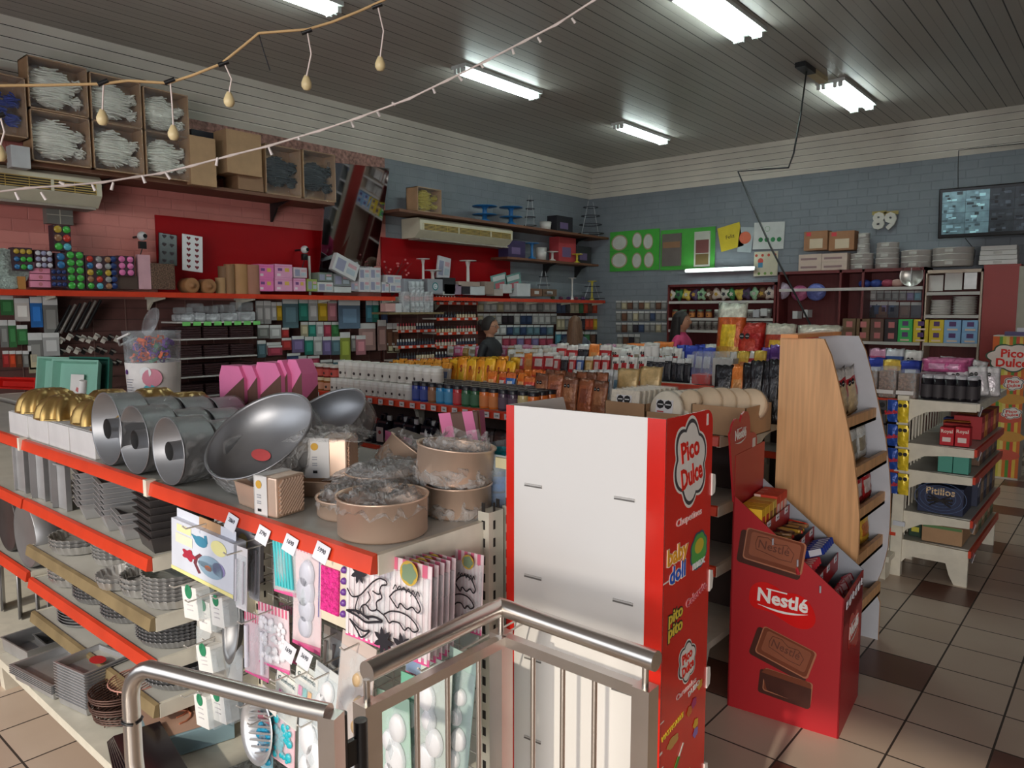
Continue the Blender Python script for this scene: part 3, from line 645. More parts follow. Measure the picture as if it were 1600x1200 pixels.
for t_, lab, wh, spots, g in (
    (fl1, 'bright fluted tart tin', 'beside the round pan on its rim', [(-3.58, 1.23, L3 + .002 + i*.016, 0) for i in range(3)], 'fluted tins'),
    (fl2, 'bright fluted tin', 'of the tallest fluted stack under the dark loaf tins', [(-3.28, 1.28, L3 + .002 + i*.0145, 0) for i in range(8)], 'fluted tins'),
    (fl2, 'bright fluted tin', 'of the second tall fluted stack', [(-3.03, 1.31, L3 + .002 + i*.0145, 0) for i in range(7)], 'fluted tins'),
    (fl5, 'small bright fluted tin', 'of the little pair in front', [(-2.98, 1.16, L3 + .002 + i*.016, 0) for i in range(2)], 'fluted tins'),
    (fl5, 'small bright fluted tin', 'of the trio beside the hanging boxes', [(-2.83, 1.19, L3 + .002 + i*.02, 0) for i in range(3)], 'fluted tins'),
    (fl2, 'bright fluted tin', 'of the stack nearest the hanging cutter box', [(-2.66, 1.22, L3 + .002 + i*.0145, 0) for i in range(7)], 'fluted tins'),
    (fl1, 'fluted tart tin', 'of the low stack on the red-edged shelf end', [(-3.62, 1.23, L4 + .002 + i*.017, 0) for i in range(5)], 'fluted tins'),
    (fl3, 'finely fluted grey flan tin', 'of the first pile behind the lower red rail', [(-3.33, 1.23, L4 + .002 + i*.014, 0) for i in range(4)], 'flan tins'),
    (fl3, 'finely fluted grey flan tin', 'of the second pile behind the lower red rail', [(-3.04, 1.23, L4 + .002 + i*.014, 0) for i in range(5)], 'flan tins'),
    (fl4, 'finely fluted grey flan tin', 'of the wide pile ending the lower rail', [(-2.71, 1.25, L4 + .002 + i*.013, 0) for i in range(6)], 'flan tins'),
    (fl4, 'wide grey flan tin', 'of the pile ending the lowest worn rail', [(-2.70, 1.26, L5 + .002 + i*.014, 0) for i in range(5)], 'flan tins')):
    stack(t_, lab, wh, spots, g)
def disc(name, cat, r, h, m):
    t = thing(name, None, cat); MB().lathe([(0, 0), (r*.93, 0), (r, h), (r + .003, h + .002), (r - .003, h), (r*.92, .003), (0, .003)], m, n=44).build('pan', t); return t
pz = disc('pizza_pan', 'pan', .155, .014, alu_dark)
stack(pz, 'flat round steel pizza pan', 'of the pile on the worn-railed shelf end', [(-3.55, 1.26, L5 + .002 + i*.013, 0) for i in range(6)], 'flat pans')
pz2 = disc('pizza_pan', 'pan', .10, .012, alu_dark)
stack(pz2, 'small flat round pan', 'of the low pile under the lower red rail', [(-3.03, 1.32, L5 + .002 + i*.012, 0) for i in range(4)], 'flat pans')
for (x, y, z, rr, tl) in ((-3.55, 1.26, L5 + .09, .05, 0),):
    s = MB(); s.lathe([(0, 0), (.06, 0)], C(190, 40, 40), n=24, T=Matrix.Diagonal((1, .7, 1, 1))); o = s.build('red_sticker'); o.location = (x + .03, y - .03, L5 + .075); tag(o, 'red oval sticker lying on the topmost pizza pan', 'sticker')
# standing pans and trays in the bays
def disc_on_rim(lab, x, y, z, r, h, m):
    t = thing('springform_pan', lab, 'cake pan', (x, y, z + r + .004)); T = Matrix.Rotation(R(90), 4, 'X')
    MB().lathe([(0, h - .004), (r - .004, h - .002), (r, h), (r + .003, h - .002), (r, 0), (r - .003, 0), (r - .004, h - .006), (0, h - .006)], m, n=44, T=Matrix.Translation((0, h, 0)) @ T).build('body', t); return t
disc_on_rim('large round springform pan standing on its rim beside the fluted tins', -3.93, 1.10, .50, .152, .16, alu)
disc_on_rim('dark round pan on its rim, cut by the photo edge behind the springform', -4.28, 1.12, .50, .15, .1, nonstick)
for i, (x, w_, hh, m) in enumerate(((-4.02, .012, .235, alu_dark), (-3.86, .012, .24, alu), (-3.76, .012, .225, alu_dark), (-3.60, .012, .22, alu), (-3.50, .012, .19, alu_dark))):
    t = thing('baking_sheet', 'steel baking sheet standing upright under the top shelf, %s from the loaf tins' % ORD[4 - i], 'baking sheet', (x, 1.13, L2 + .002 if x > -3.83 else .847), R(-14 if i % 2 else 6), 'upright baking sheets')
    b = MB(); b.box((-.055, 0, 0), (.055, .006, hh), m); b.box((-.06, -.012, 0), (-.05, .01, hh + .004), m); b.box((.05, -.012, 0), (.06, .01, hh + .004), m); b.box((-.06, -.012, hh), (.06, .01, hh + .006), m); b.build('sheet', t)
grille = mat('perforated_steel', (120, 118, 118), .5, .5, var=.6, scale=160)
for i, (x, w_, hh, tl, m) in enumerate(((-4.42, .13, .30, -8, alu_dark), (-4.22, .10, .31, -10, grille), (-4.02, .10, .30, -6, nonstick), (-3.93, .08, .28, -4, alu_dark))):
    t = thing('baking_sheet', '%s baking sheet leaning on the bottom deck, %s from the big square tin' % (('plain steel', 'perforated', 'dark', 'narrow steel')[i], ORD[3 - i]), 'baking sheet', (x, 1.12 + .02*i, .168)); t.rotation_euler = (0, R(tl*.6), R(-20))
    b = MB(); b.box((-w_/2, 0, 0), (w_/2, .006, hh), m); b.tube([(-w_/2, 0, 0), (-w_/2, 0, hh), (w_/2, 0, hh), (w_/2, 0, 0)], .005, alu, 6, True); b.build('sheet', t)
# deck: square tins, racks, boxes
sq = tapered('square_cake_tin', 'cake tin', .25, .25, .06, alu_dark, .006, .97); sq.location = (-3.74, 1.10, LD); sq.rotation_euler = (0, 0, R(6)); tag(sq, 'deep square cake tin with a smaller tin inside, at the corner of the bottom deck')
s_in = tapered('square_cake_tin', 'cake tin', .16, .16, .045, alu, .006, .97); s_in.location = (-3.70, 1.15, LD + .012); tag(s_in, 'smaller square tin set inside the deep square tin on the deck')
tr = tapered('roasting_tray', 'tray', .32, .22, .03, alu_dark, .012, .96)
stack(tr, 'flat rectangular roasting tray', 'of the pile in front on the bottom deck', [(-3.36, 1.04, LD + .001 + i*.008, R(8)) for i in range(5)], 'roasting trays on the deck')
tr2 = tapered('roasting_tray', 'tray', .19, .17, .03, alu_dark, .008, .96)
stack(tr2, 'small rectangular tray', 'of the thick stack next to the wire racks', [(-3.07, 1.06, LD + .001 + i*.0115, R(10)) for i in range(13)], 'roasting trays on the deck')
for (x, y, z) in ((-3.30, 1.05, LD + .072), (-3.04, 1.07, LD + .176)):
    s = MB(); s.lathe([(0, 0), (.036, 0)], C(196, 40, 40), n=24, T=Matrix.Diagonal((1.2, .75, 1, 1))); c = MB(); c.box((-.09, -.05, -.002), (.0, .05, -.001), C(150, 150, 140)); o = s.build('red_sticker'); o.location = (x, y, z - .003)
    tag(o, 'red oval sticker on the %s tray pile' % ('front roasting' if x < -3.2 else 'thick small'), 'sticker')
def rack(lab, x, y, z, r, m, group='round wire cooling racks'):
    t = thing('cooling_rack', lab, 'cooling rack', (x, y, z), R(20), group); b = MB()
    b.tube([(r*math.cos(a*.2618), r*math.sin(a*.2618), 0) for a in range(24)], .003, m, 6, True); b.build('rim', t)
    g = MB()
    for i in range(11):
        q = -r + (i + 1) * r / 6; k = math.sqrt(max(0, r*r - q*q)); g.tube([(q, -k, 0), (q, k, 0)], .0016, m, 5)
    g.tube([(-r, 0, -.003), (r, 0, -.003)], .0016, m, 5); g.build('wire_lattice', t)
    f = MB(); f.tube([(0, -r*.9, 0), (0, -r*.9, -.018)], .0025, m, 5); f.build('foot', t); return t
rose = mat('rose_wire', (206, 150, 136), .4, .3); cop = mat('copper_wire', (104, 78, 70), .45, .5)
for i in range(9): rack('copper-brown round wire rack, %s from the bottom of the pile' % ORD[i], -2.86 + .006*(i % 3), 1.10 - .004*i, LD + .02 + i*.013, .112 - (.012 if i > 5 else 0), cop)
rack('pink-toned round wire rack lying on top of the copper racks', -2.80, 1.12, LD + .155, .10, rose)
def flat(name, lab, cat, x, y, z, w, d, h, m, rz=0, bev=.002):
    t = thing(name, lab, cat, (x, y, z), rz); b = MB(); b.box((-w/2, -d/2, 0), (w/2, d/2, h), m); b.build('body', t, bevel=bev); return t
bx = flat('boxed_cake_board', 'blue-grey flat box with tan swirls on the bottom deck beside the racks', 'box', -2.60, 1.19, LD, .34, .28, .075, C(140, 168, 178), R(-14))
b = MB(); b.add([(-.16, -.13, .0762), (.16, -.13, .0762), (.16, .1, .0762), (-.16, .13, .0762)], [(0, 1, 2, 3)], C(186, 150, 130))
for i in range(4): b.tube([(-.1 + i*.05 + .05*math.cos(a*.5), -.03 + .05*math.sin(a*.5), .078) for a in range(9)], .004, C(190, 120, 90), 5)
b.build('printed_top', bx)
for i in range(6):
    flat('dark_glass_tray', 'dark shiny tray in plastic on the deck, %s from the blue-grey box' % ORD[i], 'tray', -2.50 + .02*i, .985 + .0*i, LD + .01 + i*.0135, .36, .15, .012, C(34, 28, 32, 'gloss'), R(-16 + i))
bd = flat('cake_board', 'large patterned silver cake board lying on the deck under the hanging goods', 'cake board', -2.02, 1.12, LD, .44, .34, .014, mat('embossed_silver_board', (150, 152, 148), .35, .4, var=.35, scale=60, bump=.6), R(-8), .003)
dd = thing('cake_board', 'small clear round disc lying on the patterned silver board', 'cake board', (-1.98, 1.10, LD + .0155)); MB().lathe([(0, .006), (.09, .006), (.095, 0), (.1, .004)], mat('pale_disc', (186, 182, 176), .4), n=36).build('disc', dd)

# ================================================================ GOODS HANGING IN THE WIRE BAY
HY = 1.17
def px_box(x0, y0, x1, y1, Y_):
    yc = (y0 + y1) / 2; a = on_y(x0, yc, Y_); b = on_y(x1, yc, Y_); zt = on_y((x0+x1)/2, y0, Y_)[1]; zb_ = on_y((x0+x1)/2, y1, Y_)[1]
    return (a[0] + b[0]) / 2, b[0] - a[0], zt, zt - zb_
def hook(x, z, y=HY):
    h = MB(); h.tube([(x, 1.5, z + .01), (x, y - .05, z), (x, y - .062, z + .012)], .0026, wire_w, 6); h.build('display_hook', G)
pstripe = mat('pink_stripe_card', (236, 190, 200), .5, var=.04)
def stripes(mb, x0, x1, z0, z1, n, m, y=-.0012):
    for i in range(n):
        a = x0 + (x1 - x0) * (i + .1) / n; mb.add([(a, y, z0), (a + (x1-x0)/n*.5, y, z0), (a + (x1-x0)/n*.5, y, z1), (a, y, z1)], [(0, 1, 2, 3)], m)
def pack(lab, x, z, w, h, content=None, y=HY, card=(236, 206, 210), foot=(226, 90, 150), header='stripe', rz=0.0, tilt=0.0, group='blister packs hanging in the wire bay', name='hanging_pack', cat='blister pack', film_=True, hk=True, bulge=.012):
    """hangs from its top centre; faces -Y"""
    t = thing(name, lab, cat, (x, y, z), rz, group); t.rotation_euler = (R(-3), R(tilt), rz)
    b = MB(); b.box((-w/2, 0, -h), (w/2, .002, 0), C(*card))
    if header == 'stripe': stripes(b, -w/2, w/2, -h*.14, 0, 9, C(222, 110, 140))
    elif header: b.box((-w/2, -.001, -h*.14), (w/2, .001, 0), C(*header))
    if foot: b.add([(-w/2, -.0012, -h), (w/2, -.0012, -h), (w/2, -.0012, -h*.93), (-w/2, -.0012, -h*.97)], [(0, 1, 2, 3)], C(*foot))
    b.build('card', t)
    if content: c = MB(); content(c, w, h); c.build('contents', t)
    if film_: f = MB(); f.grid(lambda u, v: ((u - .5)*w, -.003 - bulge*math.sin(math.pi*u)*math.sin(math.pi*v), -h*.12 - v*h*.84), 6, 8, clear); f.build('clear_front', t)
    if hk: hook(x, z - .012, y)
    return t
def P(lab, b_, **k):
    x, w, zt, h = px_box(*b_, k.get('y', HY)); return pack(lab, x, zt, w, h, **k)
def ovals(col, n=5, seed=1, r=.22):
    def f(c, w, h):
        rnd = random.Random(seed)
        for i in range(n):
            q = r * w * rnd.uniform(.8, 1.3); cx = rnd.uniform(-.22, .22) * w; cz = -h * (.24 + .62 * (i + .5) / n)
            c.lathe([(0, .012), (q*.8, .012), (q, .002), (q, 0)], C(*col, 'plastic'), n=20, T=frame((cx, -.002, cz), (1, 0, 0), (0, 0, 1)) @ Matrix.Diagonal((.85, 1.1, 1, 1)))
    return f
def bumps(col, seed=1, n=40, r=.009):
    def f(c, w, h):
        rnd = random.Random(seed)
        for i in range(n): c.ball((rnd.uniform(-.38, .38)*w, -.006, -h*rnd.uniform(.2, .88)), r*rnd.uniform(.7, 1.3), C(*col, 'plastic'), 6, 4, (1, .6, 1))
    return f
def rods(col, n=5, lean_=0.0):
    def f(c, w, h):
        for i in range(n): x = (-.34 + .68*i/max(1, n-1))*w; c.tube([(x, -.008, -h*.2), (x + lean_*w, -.008, -h*.88)], w*.05, C(*col, 'plastic'), 7)
    return f
# cutter-set box, light grey and yellow, with painted cutter shapes
def cutter_box(lab, x0, y0, x1, y1, Y_):
    x, w, zt, h = px_box(x0, y0, x1, y1, Y_)
    t = thing('cutter_set_box', lab, 'box', (x, Y_, zt), R(4), 'cutter set boxes on hooks'); t.rotation_euler = (0, R(4), R(4))
    b = MB(); b.box((-w/2, 0, -h), (w/2, .045, 0), C(206, 210, 222)); b.box((-w*.5, .02, 0), (w*.45, .022, .03), C(206, 210, 222)); b.box((-w*.12, .019, 0), (w*.22, .023, .032), cardb); b.build('box', t, bevel=.002)
    a = MB(); y = -.0012; F = facing_y((0, y, 0))
    def poly(pts, c): a.add([(px*w, y, -pz*h) for px, pz in pts], [tuple(range(len(pts)))], C(*c))
    poly([(-.5, .93), (.5, .93), (.5, 1), (-.5, 1)], (232, 222, 150)); poly([(-.4, .06), (-.16, .06), (-.16, .2), (-.4, .2)], (232, 224, 170)); poly([(-.42, .24), (-.14, .24), (-.14, .42), (-.42, .42)], (226, 222, 196))
    def bl(cx, cz, rx, rz_, c, n=18, wob=0, kk=0): a.add([(cx*w + rx*w*(1 + wob*math.cos(kk*i/n*6.283))*math.cos(i/n*6.283), y - .0004, -cz*h + rz_*h*(1 + wob*math.cos(kk*i/n*6.283))*math.sin(i/n*6.283)) for i in range(n)], [tuple(range(n))], C(*c))
    bl(.28, .2, .12, .14, (232, 226, 160)); bl(0, .22, .1, .1, (60, 130, 160)); poly([(-.16, .14), (-.06, .15), (-.06, .24), (-.1, .24)], (60, 130, 160)); poly([(.06, .26), (.05, .08), (.09, .06), (.11, .2)], (60, 130, 160))
    bl(-.2, .58, .1, .1, (170, 36, 60), 30, .22, 5); bl(.16, .62, .2, .2, (140, 166, 186)); poly([(-.02, .45), (-.1, .55), (-.12, .68), (-.04, .85), (-.0, .82), (-.07, .68), (-.05, .57), (.02, .47)], (110, 50, 60)); bl(.28, .6, .1, .13, (150, 140, 190)); bl(.12, .66, .06, .055, (240, 130, 50), 8)
    bl(.1, .62, .15, .06, (150, 176, 196))
    a.build('printed_front', t); hook(x, zt + .016, Y_ - .0); return t
cutter_box('light grey cutter-set box with a painted bluebird and teapot hanging at the shelf end', 276, 830, 360, 912, 1.14)
cutter_box('second cutter-set box, mostly hidden behind the first', 340, 822, 392, 905, 1.24)
P('teal-green pack hanging behind the cutter-set box', (272, 805, 312, 870), y=1.3, card=(120, 180, 160), foot=None, header=None)
def slim(lab, b_, y=HY, tl=6):
    x, w, zt, h = px_box(*b_, y); t = thing('slim_utensil_box', lab, 'box', (x, y, zt), 0, 'slim white boxes with a green dot'); t.rotation_euler = (0, R(-tl), 0)
    b = MB(); b.box((-w/2, 0, -h), (w/2, .05, 0), C(228, 226, 222)); b.build('box', t, bevel=.002)
    d = MB(); T = facing_y((0, -.0015, -h*.14)); d.lathe([(0, 0), (w*.24, 0)], C(40, 130, 90), n=18, T=T)
    for i in range(3): d.box((-w*.2, -.002, -h*(.42 + .15*i)), (w*.2, -.0012, -h*(.39 + .15*i)), C(206, 200, 204))
    d.build('green_dot', t)
    g = MB(); g.box((w/2 + .001, .0, -h*.9), (w/2 + .04, .045, -.01), clear); g.build('clear_pack', t); hook(x, zt + .012, y); return t
for i, (b_, tl) in enumerate((((284, 918, 306, 966), 8), ((309, 940, 327, 985), 5), ((328, 932, 347, 978), 6), ((306, 1010, 328, 1048), 12), ((303, 1087, 322, 1134), 8), ((328, 1080, 349, 1126), 8))):
    slim('slim white box with a green dot, %s' % ('upper row beside the tart tins', 'upper row, lowest hung', 'upper row beside the long grey tin', 'alone in the middle row', 'bottom row beside the dark trays', 'bottom row, second')[i], b_, 1.14 + .02*(i % 2), tl)
# long grey oval tin and boat tins
def boat(lab, b_, y, m, tl=0, ribs=0, sy=1.0):
    x, w, zt, h = px_box(*b_, y); t = thing('boat_tin', lab, 'tin', (x, y, zt - h/2)); t.rotation_euler = (R(-8), R(tl), 0)
    def f(k, yy): return [(w/2*k*math.cos(a/16*math.pi) * 1, yy, h/2*k*math.sin(a/16*math.pi) * 1) for a in range(32)]
    vs = f(1.04, 0) + f(1, -.004) + f(.86, .004) + f(.62, .03); fs = []
    for r_ in range(3):
        for i in range(32): j = (i+1) % 32; fs.append((r_*32+i, r_*32+j, (r_+1)*32+j, (r_+1)*32+i))
    fs.append(tuple(range(96, 128))); b = MB(); b.add(vs, fs, m, True); b.build('tin', t)
    if ribs:
        g = MB()
        for i in range(ribs): z = (-.38 + .76*i/(ribs-1))*h; k = math.sqrt(max(.05, 1 - (2*z/h)**2)); g.tube([(-w*.36*k, .012, z), (w*.36*k, .012, z + .01)], .004, m, 5)
        g.build('rib_pattern', t)
    hook(x, zt - .01, y); return t
boat('long grey oval tin hanging beside the slim white boxes', (350, 925, 373, 1032), 1.17, mat('grey_tin', (150, 148, 146), .35, .5), -2)
boat('ribbed bright boat tin with a paper label, lowest in the wire bay', (377, 1092, 425, 1188), 1.14, tin, -14, 9)
boat('second ribbed boat tin, hung behind the labelled one', (412, 1085, 448, 1170), 1.24, tin, -10, 9)
tgl = MB(); tgl.box((-.04, -.002, -.03), (.04, 0, .03), C(220, 216, 212)); tgl.text('4790', C(70, 70, 80), facing_y((0, -.003, 0)), .018); o = tgl.build('paper_label'); x_, w_, z_, h_ = px_box(405, 1095, 440, 1122, 1.11); o.location = (x_, 1.11, z_); o.rotation_euler = (0, R(14), 0); tag(o, 'paper price label tied to the ribbed boat tin', 'label')
P('large clear pack with a round grey mould, behind the rail', (310, 990, 380, 1052), y=1.22, card=(186, 182, 178), foot=None, header=None, content=ovals((150, 146, 140), 1, 3, .3))
for i, b_ in enumerate(((372, 856, 388, 950), (392, 838, 408, 935))):
    P('tall narrow strip pack beside the cutter-set boxes, %s' % ('nearer' if i == 0 else 'hung behind'), b_, y=1.16 + .08*i, card=(222, 218, 222), foot=None, header=None, content=rods((200, 196, 206), 2))
P('pack of turquoise rods on a clear card', (428, 826, 462, 925), card=(206, 196, 196), header=(200, 170, 160), content=rods((70, 190, 196), 6, .1), tilt=-4)
P('dark teal pack just behind the turquoise rods', (448, 826, 468, 905), y=1.28, card=(60, 130, 130), foot=None, header=None)
P('long pink pack of four grey-white oval cutters', (463, 842, 506, 1010), content=ovals((206, 208, 222), 4, 11, .27))
P('card-backed magenta textured mat with a purple checked edge', (500, 862, 549, 972), card=(220, 210, 186), foot=None, header=(210, 200, 180), film_=False, content=lambda c, w, h: (c.box((-w*.36, -.006, -h*.86), (w*.2, -.001, -h*.24), mat('magenta_rubber', (230, 40, 140), .5, var=.3, scale=90, bump=.8)), stripes(c, -w*.49, -w*.40, -h, -h*.14, 1, C(90, 60, 140)), [c.ball((w*.34, -.003, -h*(.2 + .15*i)), w*.07, C(110, 60, 150, 'plastic'), 6, 4) for i in range(5)]))
# dinosaur stamps: outlines drawn on the pack
ink = C(34, 30, 38)
def dino_art(c, w, h):
    def line(pts, r=.0014):
        for _ in range(2):
            q = [pts[0]]
            for a, b in zip(pts, pts[1:]): q += [(a[0]*.8 + b[0]*.2, a[1]*.8 + b[1]*.2), (a[0]*.2 + b[0]*.8, a[1]*.2 + b[1]*.8)]
            pts = q + [pts[-1]]
        c.tube([(px*w, -.014, -pz*h) for px, pz in pts], r, ink, 4)
    def blob(cx, cz, r, n=7): c.lathe([(0, 0), (r*w, 0)], ink, n=28, T=facing_y((cx*w, -.0145, -cz*h)), flute=n, fl=.35)
    blob(-.3, .26, .075)
    line([(-.44, .46), (-.38, .54), (-.28, .5), (-.2, .4), (-.12, .3), (-.04, .24), (.04, .25), (.05, .29), (-.02, .31), (-.04, .38), (-.0, .44), (-.08, .5), (-.06, .58), (-.14, .62), (-.2, .56), (-.26, .6), (-.28, .7), (-.34, .66), (-.3, .52)], .002)
    line([(-.24, .6), (-.22, .7), (-.16, .71)], .002); line([(-.12, .4), (-.06, .42), (-.03, .40)], .002); line([(-.2, .56), (-.14, .48), (-.18, .42)], .0016)
    line([(.08, .4), (.14, .32), (.24, .27), (.36, .3), (.44, .42), (.4, .48), (.34, .42), (.28, .48), (.2, .42), (.18, .5), (.12, .44), (.08, .4)], .002)
    for i in range(6): line([(.12 + i*.05, .31 - .02*math.sin(i)), (.145 + i*.05, .25), (.17 + i*.05, .3)])
    line([(.02, .6), (.1, .54), (.2, .52), (.3, .53), (.38, .58), (.42, .64), (.36, .68), (.3, .64), (.26, .7), (.2, .63), (.12, .64), (.08, .68), (.04, .62), (-.06, .58)], .002)
    line([(-.44, .7), (-.3, .66), (-.2, .7), (-.1, .66), (.02, .68), (-.1, .72), (-.2, .76), (-.3, .72), (-.44, .7)], .003)
    line([(-.4, .78), (-.3, .84), (-.22, .86), (-.14, .82), (-.2, .9), (-.26, .94), (-.3, .88), (-.4, .78)], .0025)
    blob(.02, .88, .09); blob(.24, .87, .09)
def stamp(lab, b_, y, rz=0.0):
    x, w, zt, h = px_box(*b_, y)
    t = pack(lab, x, zt, w, h, content=dino_art, y=y, card=(238, 214, 218), bulge=.009, rz=rz, group='dinosaur stamp packs', cat='stamp pack')
    s = MB(); stripes(s, -w/2, w/2, -h*.98, -h*.13, 16, C(244, 230, 232), -.002); T = facing_y((w*.3, -.016, -h*.1)); s.lathe([(0, 0), (w*.10, 0)], C(196, 160, 60), n=26, T=T); s.lathe([(0, .0004), (w*.08, .0004)], C(120, 140, 110), n=26, T=T, flute=5, fl=.1)
    s.build('stripe_print', t)
    g = MB(); g.box((-w*.52, -.018, -h*.075), (-w*.08, -.017, h*.03), C(214, 214, 230)); g.text('$ 7.490', C(110, 120, 150), facing_y((-w*.2, -.019, -h*.02)), w*.07); g.build('price_tag', t)
    return t
stamp('front dinosaur stamp pack on pink striped card, facing out above the rail', (549, 868, 672, 1014), 1.15, R(3))
for i in range(4): stamp('dinosaur stamp pack hung %s behind the front one' % ('directly', 'second', 'third', 'fourth')[i], (560 + 12*i, 866 - 3*i, 682 + 9*i, 1008 - 4*i), 1.18 + .028*i, R(3))
stamp('dinosaur stamp pack deepest in the bay, beside the upright', (672, 858, 752, 978), 1.36, R(6))
P('bag of white shell beads on pink striped card', (405, 948, 452, 1040), card=(240, 210, 216), content=bumps((236, 232, 238), 4, 46, .011), tilt=-4)
P('second bag of white beads behind the first', (438, 948, 470, 1030), y=1.26, card=(240, 210, 216), content=bumps((220, 220, 200), 6, 30))
P('narrow pack with a white tool, beside the bag of white beads', (384, 962, 420, 1054), card=(232, 196, 204), content=rods((232, 230, 240), 2), tilt=-3)
P('dark clear pack between the bead bags and the dinosaur stamps', (508, 985, 548, 1090), y=1.30, card=(150, 140, 136), foot=None, header=None, content=rods((120, 110, 110), 3))
def geo(c, w, h):
    c.box((-w*.46, -.004, -h*.32), (w*.46, -.002, -h*.1), C(232, 228, 220)); c.text('Geometric', C(70, 90, 90), facing_y((0, -.0055, -h*.24)), w*.17)
    for i, k in enumerate(((220, 90, 160), (60, 180, 180), (240, 170, 60))): c.box((-w*.3 + i*w*.2, -.005, -h*.6), (-w*.15 + i*w*.2, -.003, -h*.42), C(*k))
P('geometric cutter pack with a white header, nearer the bead bags', (436, 1050, 470, 1130), card=(206, 206, 200), content=geo, foot=None, header=None, tilt=6)
P('geometric cutter pack with a white header, nearer the gate post', (466, 1044, 502, 1124), card=(200, 204, 200), content=geo, foot=None, header=None, tilt=6)
P('pack of round white cutters above the gate hinge', (496, 1046, 536, 1150), card=(210, 214, 214), foot=None, header=None, content=ovals((236, 236, 240), 3, 21, .3), tilt=8)
P('clear wedge-shaped pack with a tan card behind the rail end', (538, 1000, 590, 1170), card=(196, 178, 170), foot=None, header=None, content=ovals((200, 170, 130), 3, 5, .12), tilt=6)
P('bag of bright blue ribbon beside the boat tins', (405, 1118, 428, 1200), card=(150, 206, 220), foot=None, header=(206, 130, 140), content=bumps((40, 170, 210), 8, 30, .012))
P('pink card of turquoise ribbon bows', (424, 1106, 462, 1190), card=(240, 190, 200), foot=None, header=None, content=bumps((40, 180, 196), 3, 46, .010))
P('pack of large white round cutters low behind the gate', (470, 1120, 522, 1235), card=(206, 212, 216), foot=None, header=None, content=ovals((238, 238, 242), 3, 31, .34))
P('second pack of large white cutters, beside the hinge', (512, 1150, 566, 1260), y=1.2, card=(196, 204, 210), foot=None, header=None, content=ovals((232, 236, 240), 3, 33, .32))
for i, (b_, c_) in enumerate((((590, 1085, 640, 1230), (176, 210, 190)), ((628, 1060, 680, 1240), (120, 186, 160)), ((660, 1030, 708, 1230), (196, 206, 196)), ((704, 1020, 746, 1230), (180, 206, 200)))):
    P('tall green-tinted bag of white plungers behind the railing bars, %s from the gate post' % ORD[i], b_, y=1.2 + .04*(i % 2), card=c_, foot=None, header=None, content=ovals((238, 238, 242), 4, 40 + i, .26), tilt=-5 + 3*i, film_=True)
P('pink and blue pack half hidden under the handrail', (636, 1012, 690, 1060), y=1.28, card=(120, 150, 200), foot=(230, 90, 150), header=None)
for i, (x0, y0, s_) in enumerate(((356, 805, '2869'), (405, 824, '3790'), (448, 838, '1690'), (497, 850, '5990'), (430, 1012, '1690'), (455, 1022, '3690'))):
    x, w, zt, h = px_box(x0, y0, x0 + 32, y0 + 18, 1.09); g = MB(); g.box((-.028, -.001, -.022), (.028, 0, .022), C(222, 222, 230)); g.text(s_, C(80, 80, 92), facing_y((0, -.002, .0)), .016); o = g.build('price_tag'); o.location = (x, 1.07 if i < 4 else 1.1, zt - .018); o.rotation_euler = (R(-18), R(10), 0)
    tag(o, 'white paper price tag on a hook, %s' % ('under the rail above the cutter box', 'above the turquoise rods', 'above the oval cutters', 'above the magenta mat', 'over the bag of beads', 'over the geometric packs')[i], 'price tag', 'price tags on the hooks')
# ================================================================ STAINLESS RAILING AND GATE
RZ = 1.0
rl = thing('handrail', 'brushed stainless handrail with an angled corner, square posts and thin bars, standing free in front of the gondola', 'railing', (-1.12, 1.28, 0))
rl['label'] = 'brushed stainless handrail with square posts and thin bars, bent at a corner'
def loc_(p): return (p[0] + 1.12, p[1] - 1.28, p[2])
def bx_(mb, c, w, d, z0, z1, m): mb.box((c[0] - w/2 + 1.12, c[1] - d/2 - 1.28, z0), (c[0] + w/2 + 1.12, c[1] + d/2 - 1.28, z1), m)
A_, B_, C_ = (-1.11, .87), (-1.12, 1.28), (-.70, 1.275)
MB().tube([loc_((A_[0], A_[1], RZ)), loc_((B_[0], B_[1], RZ))], .021, chrome, 20).build('top_tube', rl)
MB().tube([loc_((B_[0] - .008, B_[1], RZ)), loc_((C_[0], C_[1], RZ))], .021, chrome, 20).build('top_tube', rl)
m = MB(); m.box((.003, -.40, .913), (.026, -.01, .937), chrome); m.build('lower_bar', rl)
m = MB(); m.box((.005, -.014, .913), (.39, .010, .937), chrome); m.build('lower_bar', rl)
for p in (A_, B_, (-.725, 1.275)):
    m = MB(); bx_(m, p, .04, .04, 0, .94, chrome); o = m.build('post', rl); k = MB(); k.tube([loc_((p[0], p[1], .94)), loc_((p[0], p[1], .985))], .007, chrome, 10); k.build('stub', o)
for y in (1.0, 1.09, 1.19): MB().tube([loc_((-1.11, y, .05)), loc_((-1.11, y, .92))], .006, chrome, 10).build('bar', rl)
for x in (-1.02, -.935, -.85): MB().tube([loc_((x, 1.278, .05)), loc_((x, 1.278, .92))], .006, chrome, 10).build('bar', rl)
gt = thing('gate', 'stainless gate of one bent tube with a square end post, hinged on the handrail', 'gate')
g0, g1 = Vector((-1.50, .585, 0)), Vector((-1.045, .755, 0)); gd = (g1 - g0).normalized()
def gp(s, z): q = g0 + gd * s; return (q.x, q.y, z)
pts = [gp(.465, .985)] + [gp(.40 - i*.1, .985 + i*.004) for i in range(4)]
rr = .07
pts += [gp(rr - rr*math.sin(a*R(15)), 1.0 - rr + rr*math.cos(a*R(15))) for a in range(1, 7)]
pts += [gp(0, .88), gp(0, .80)] + [gp(.09 - .09*math.cos(a*R(15)), .79 - .09*math.sin(a*R(15))) for a in range(1, 7)] + [gp(.25, .70), gp(.45, .70)]
MB().tube(pts, .017, chrome, 18).build('bent_tube', gt)
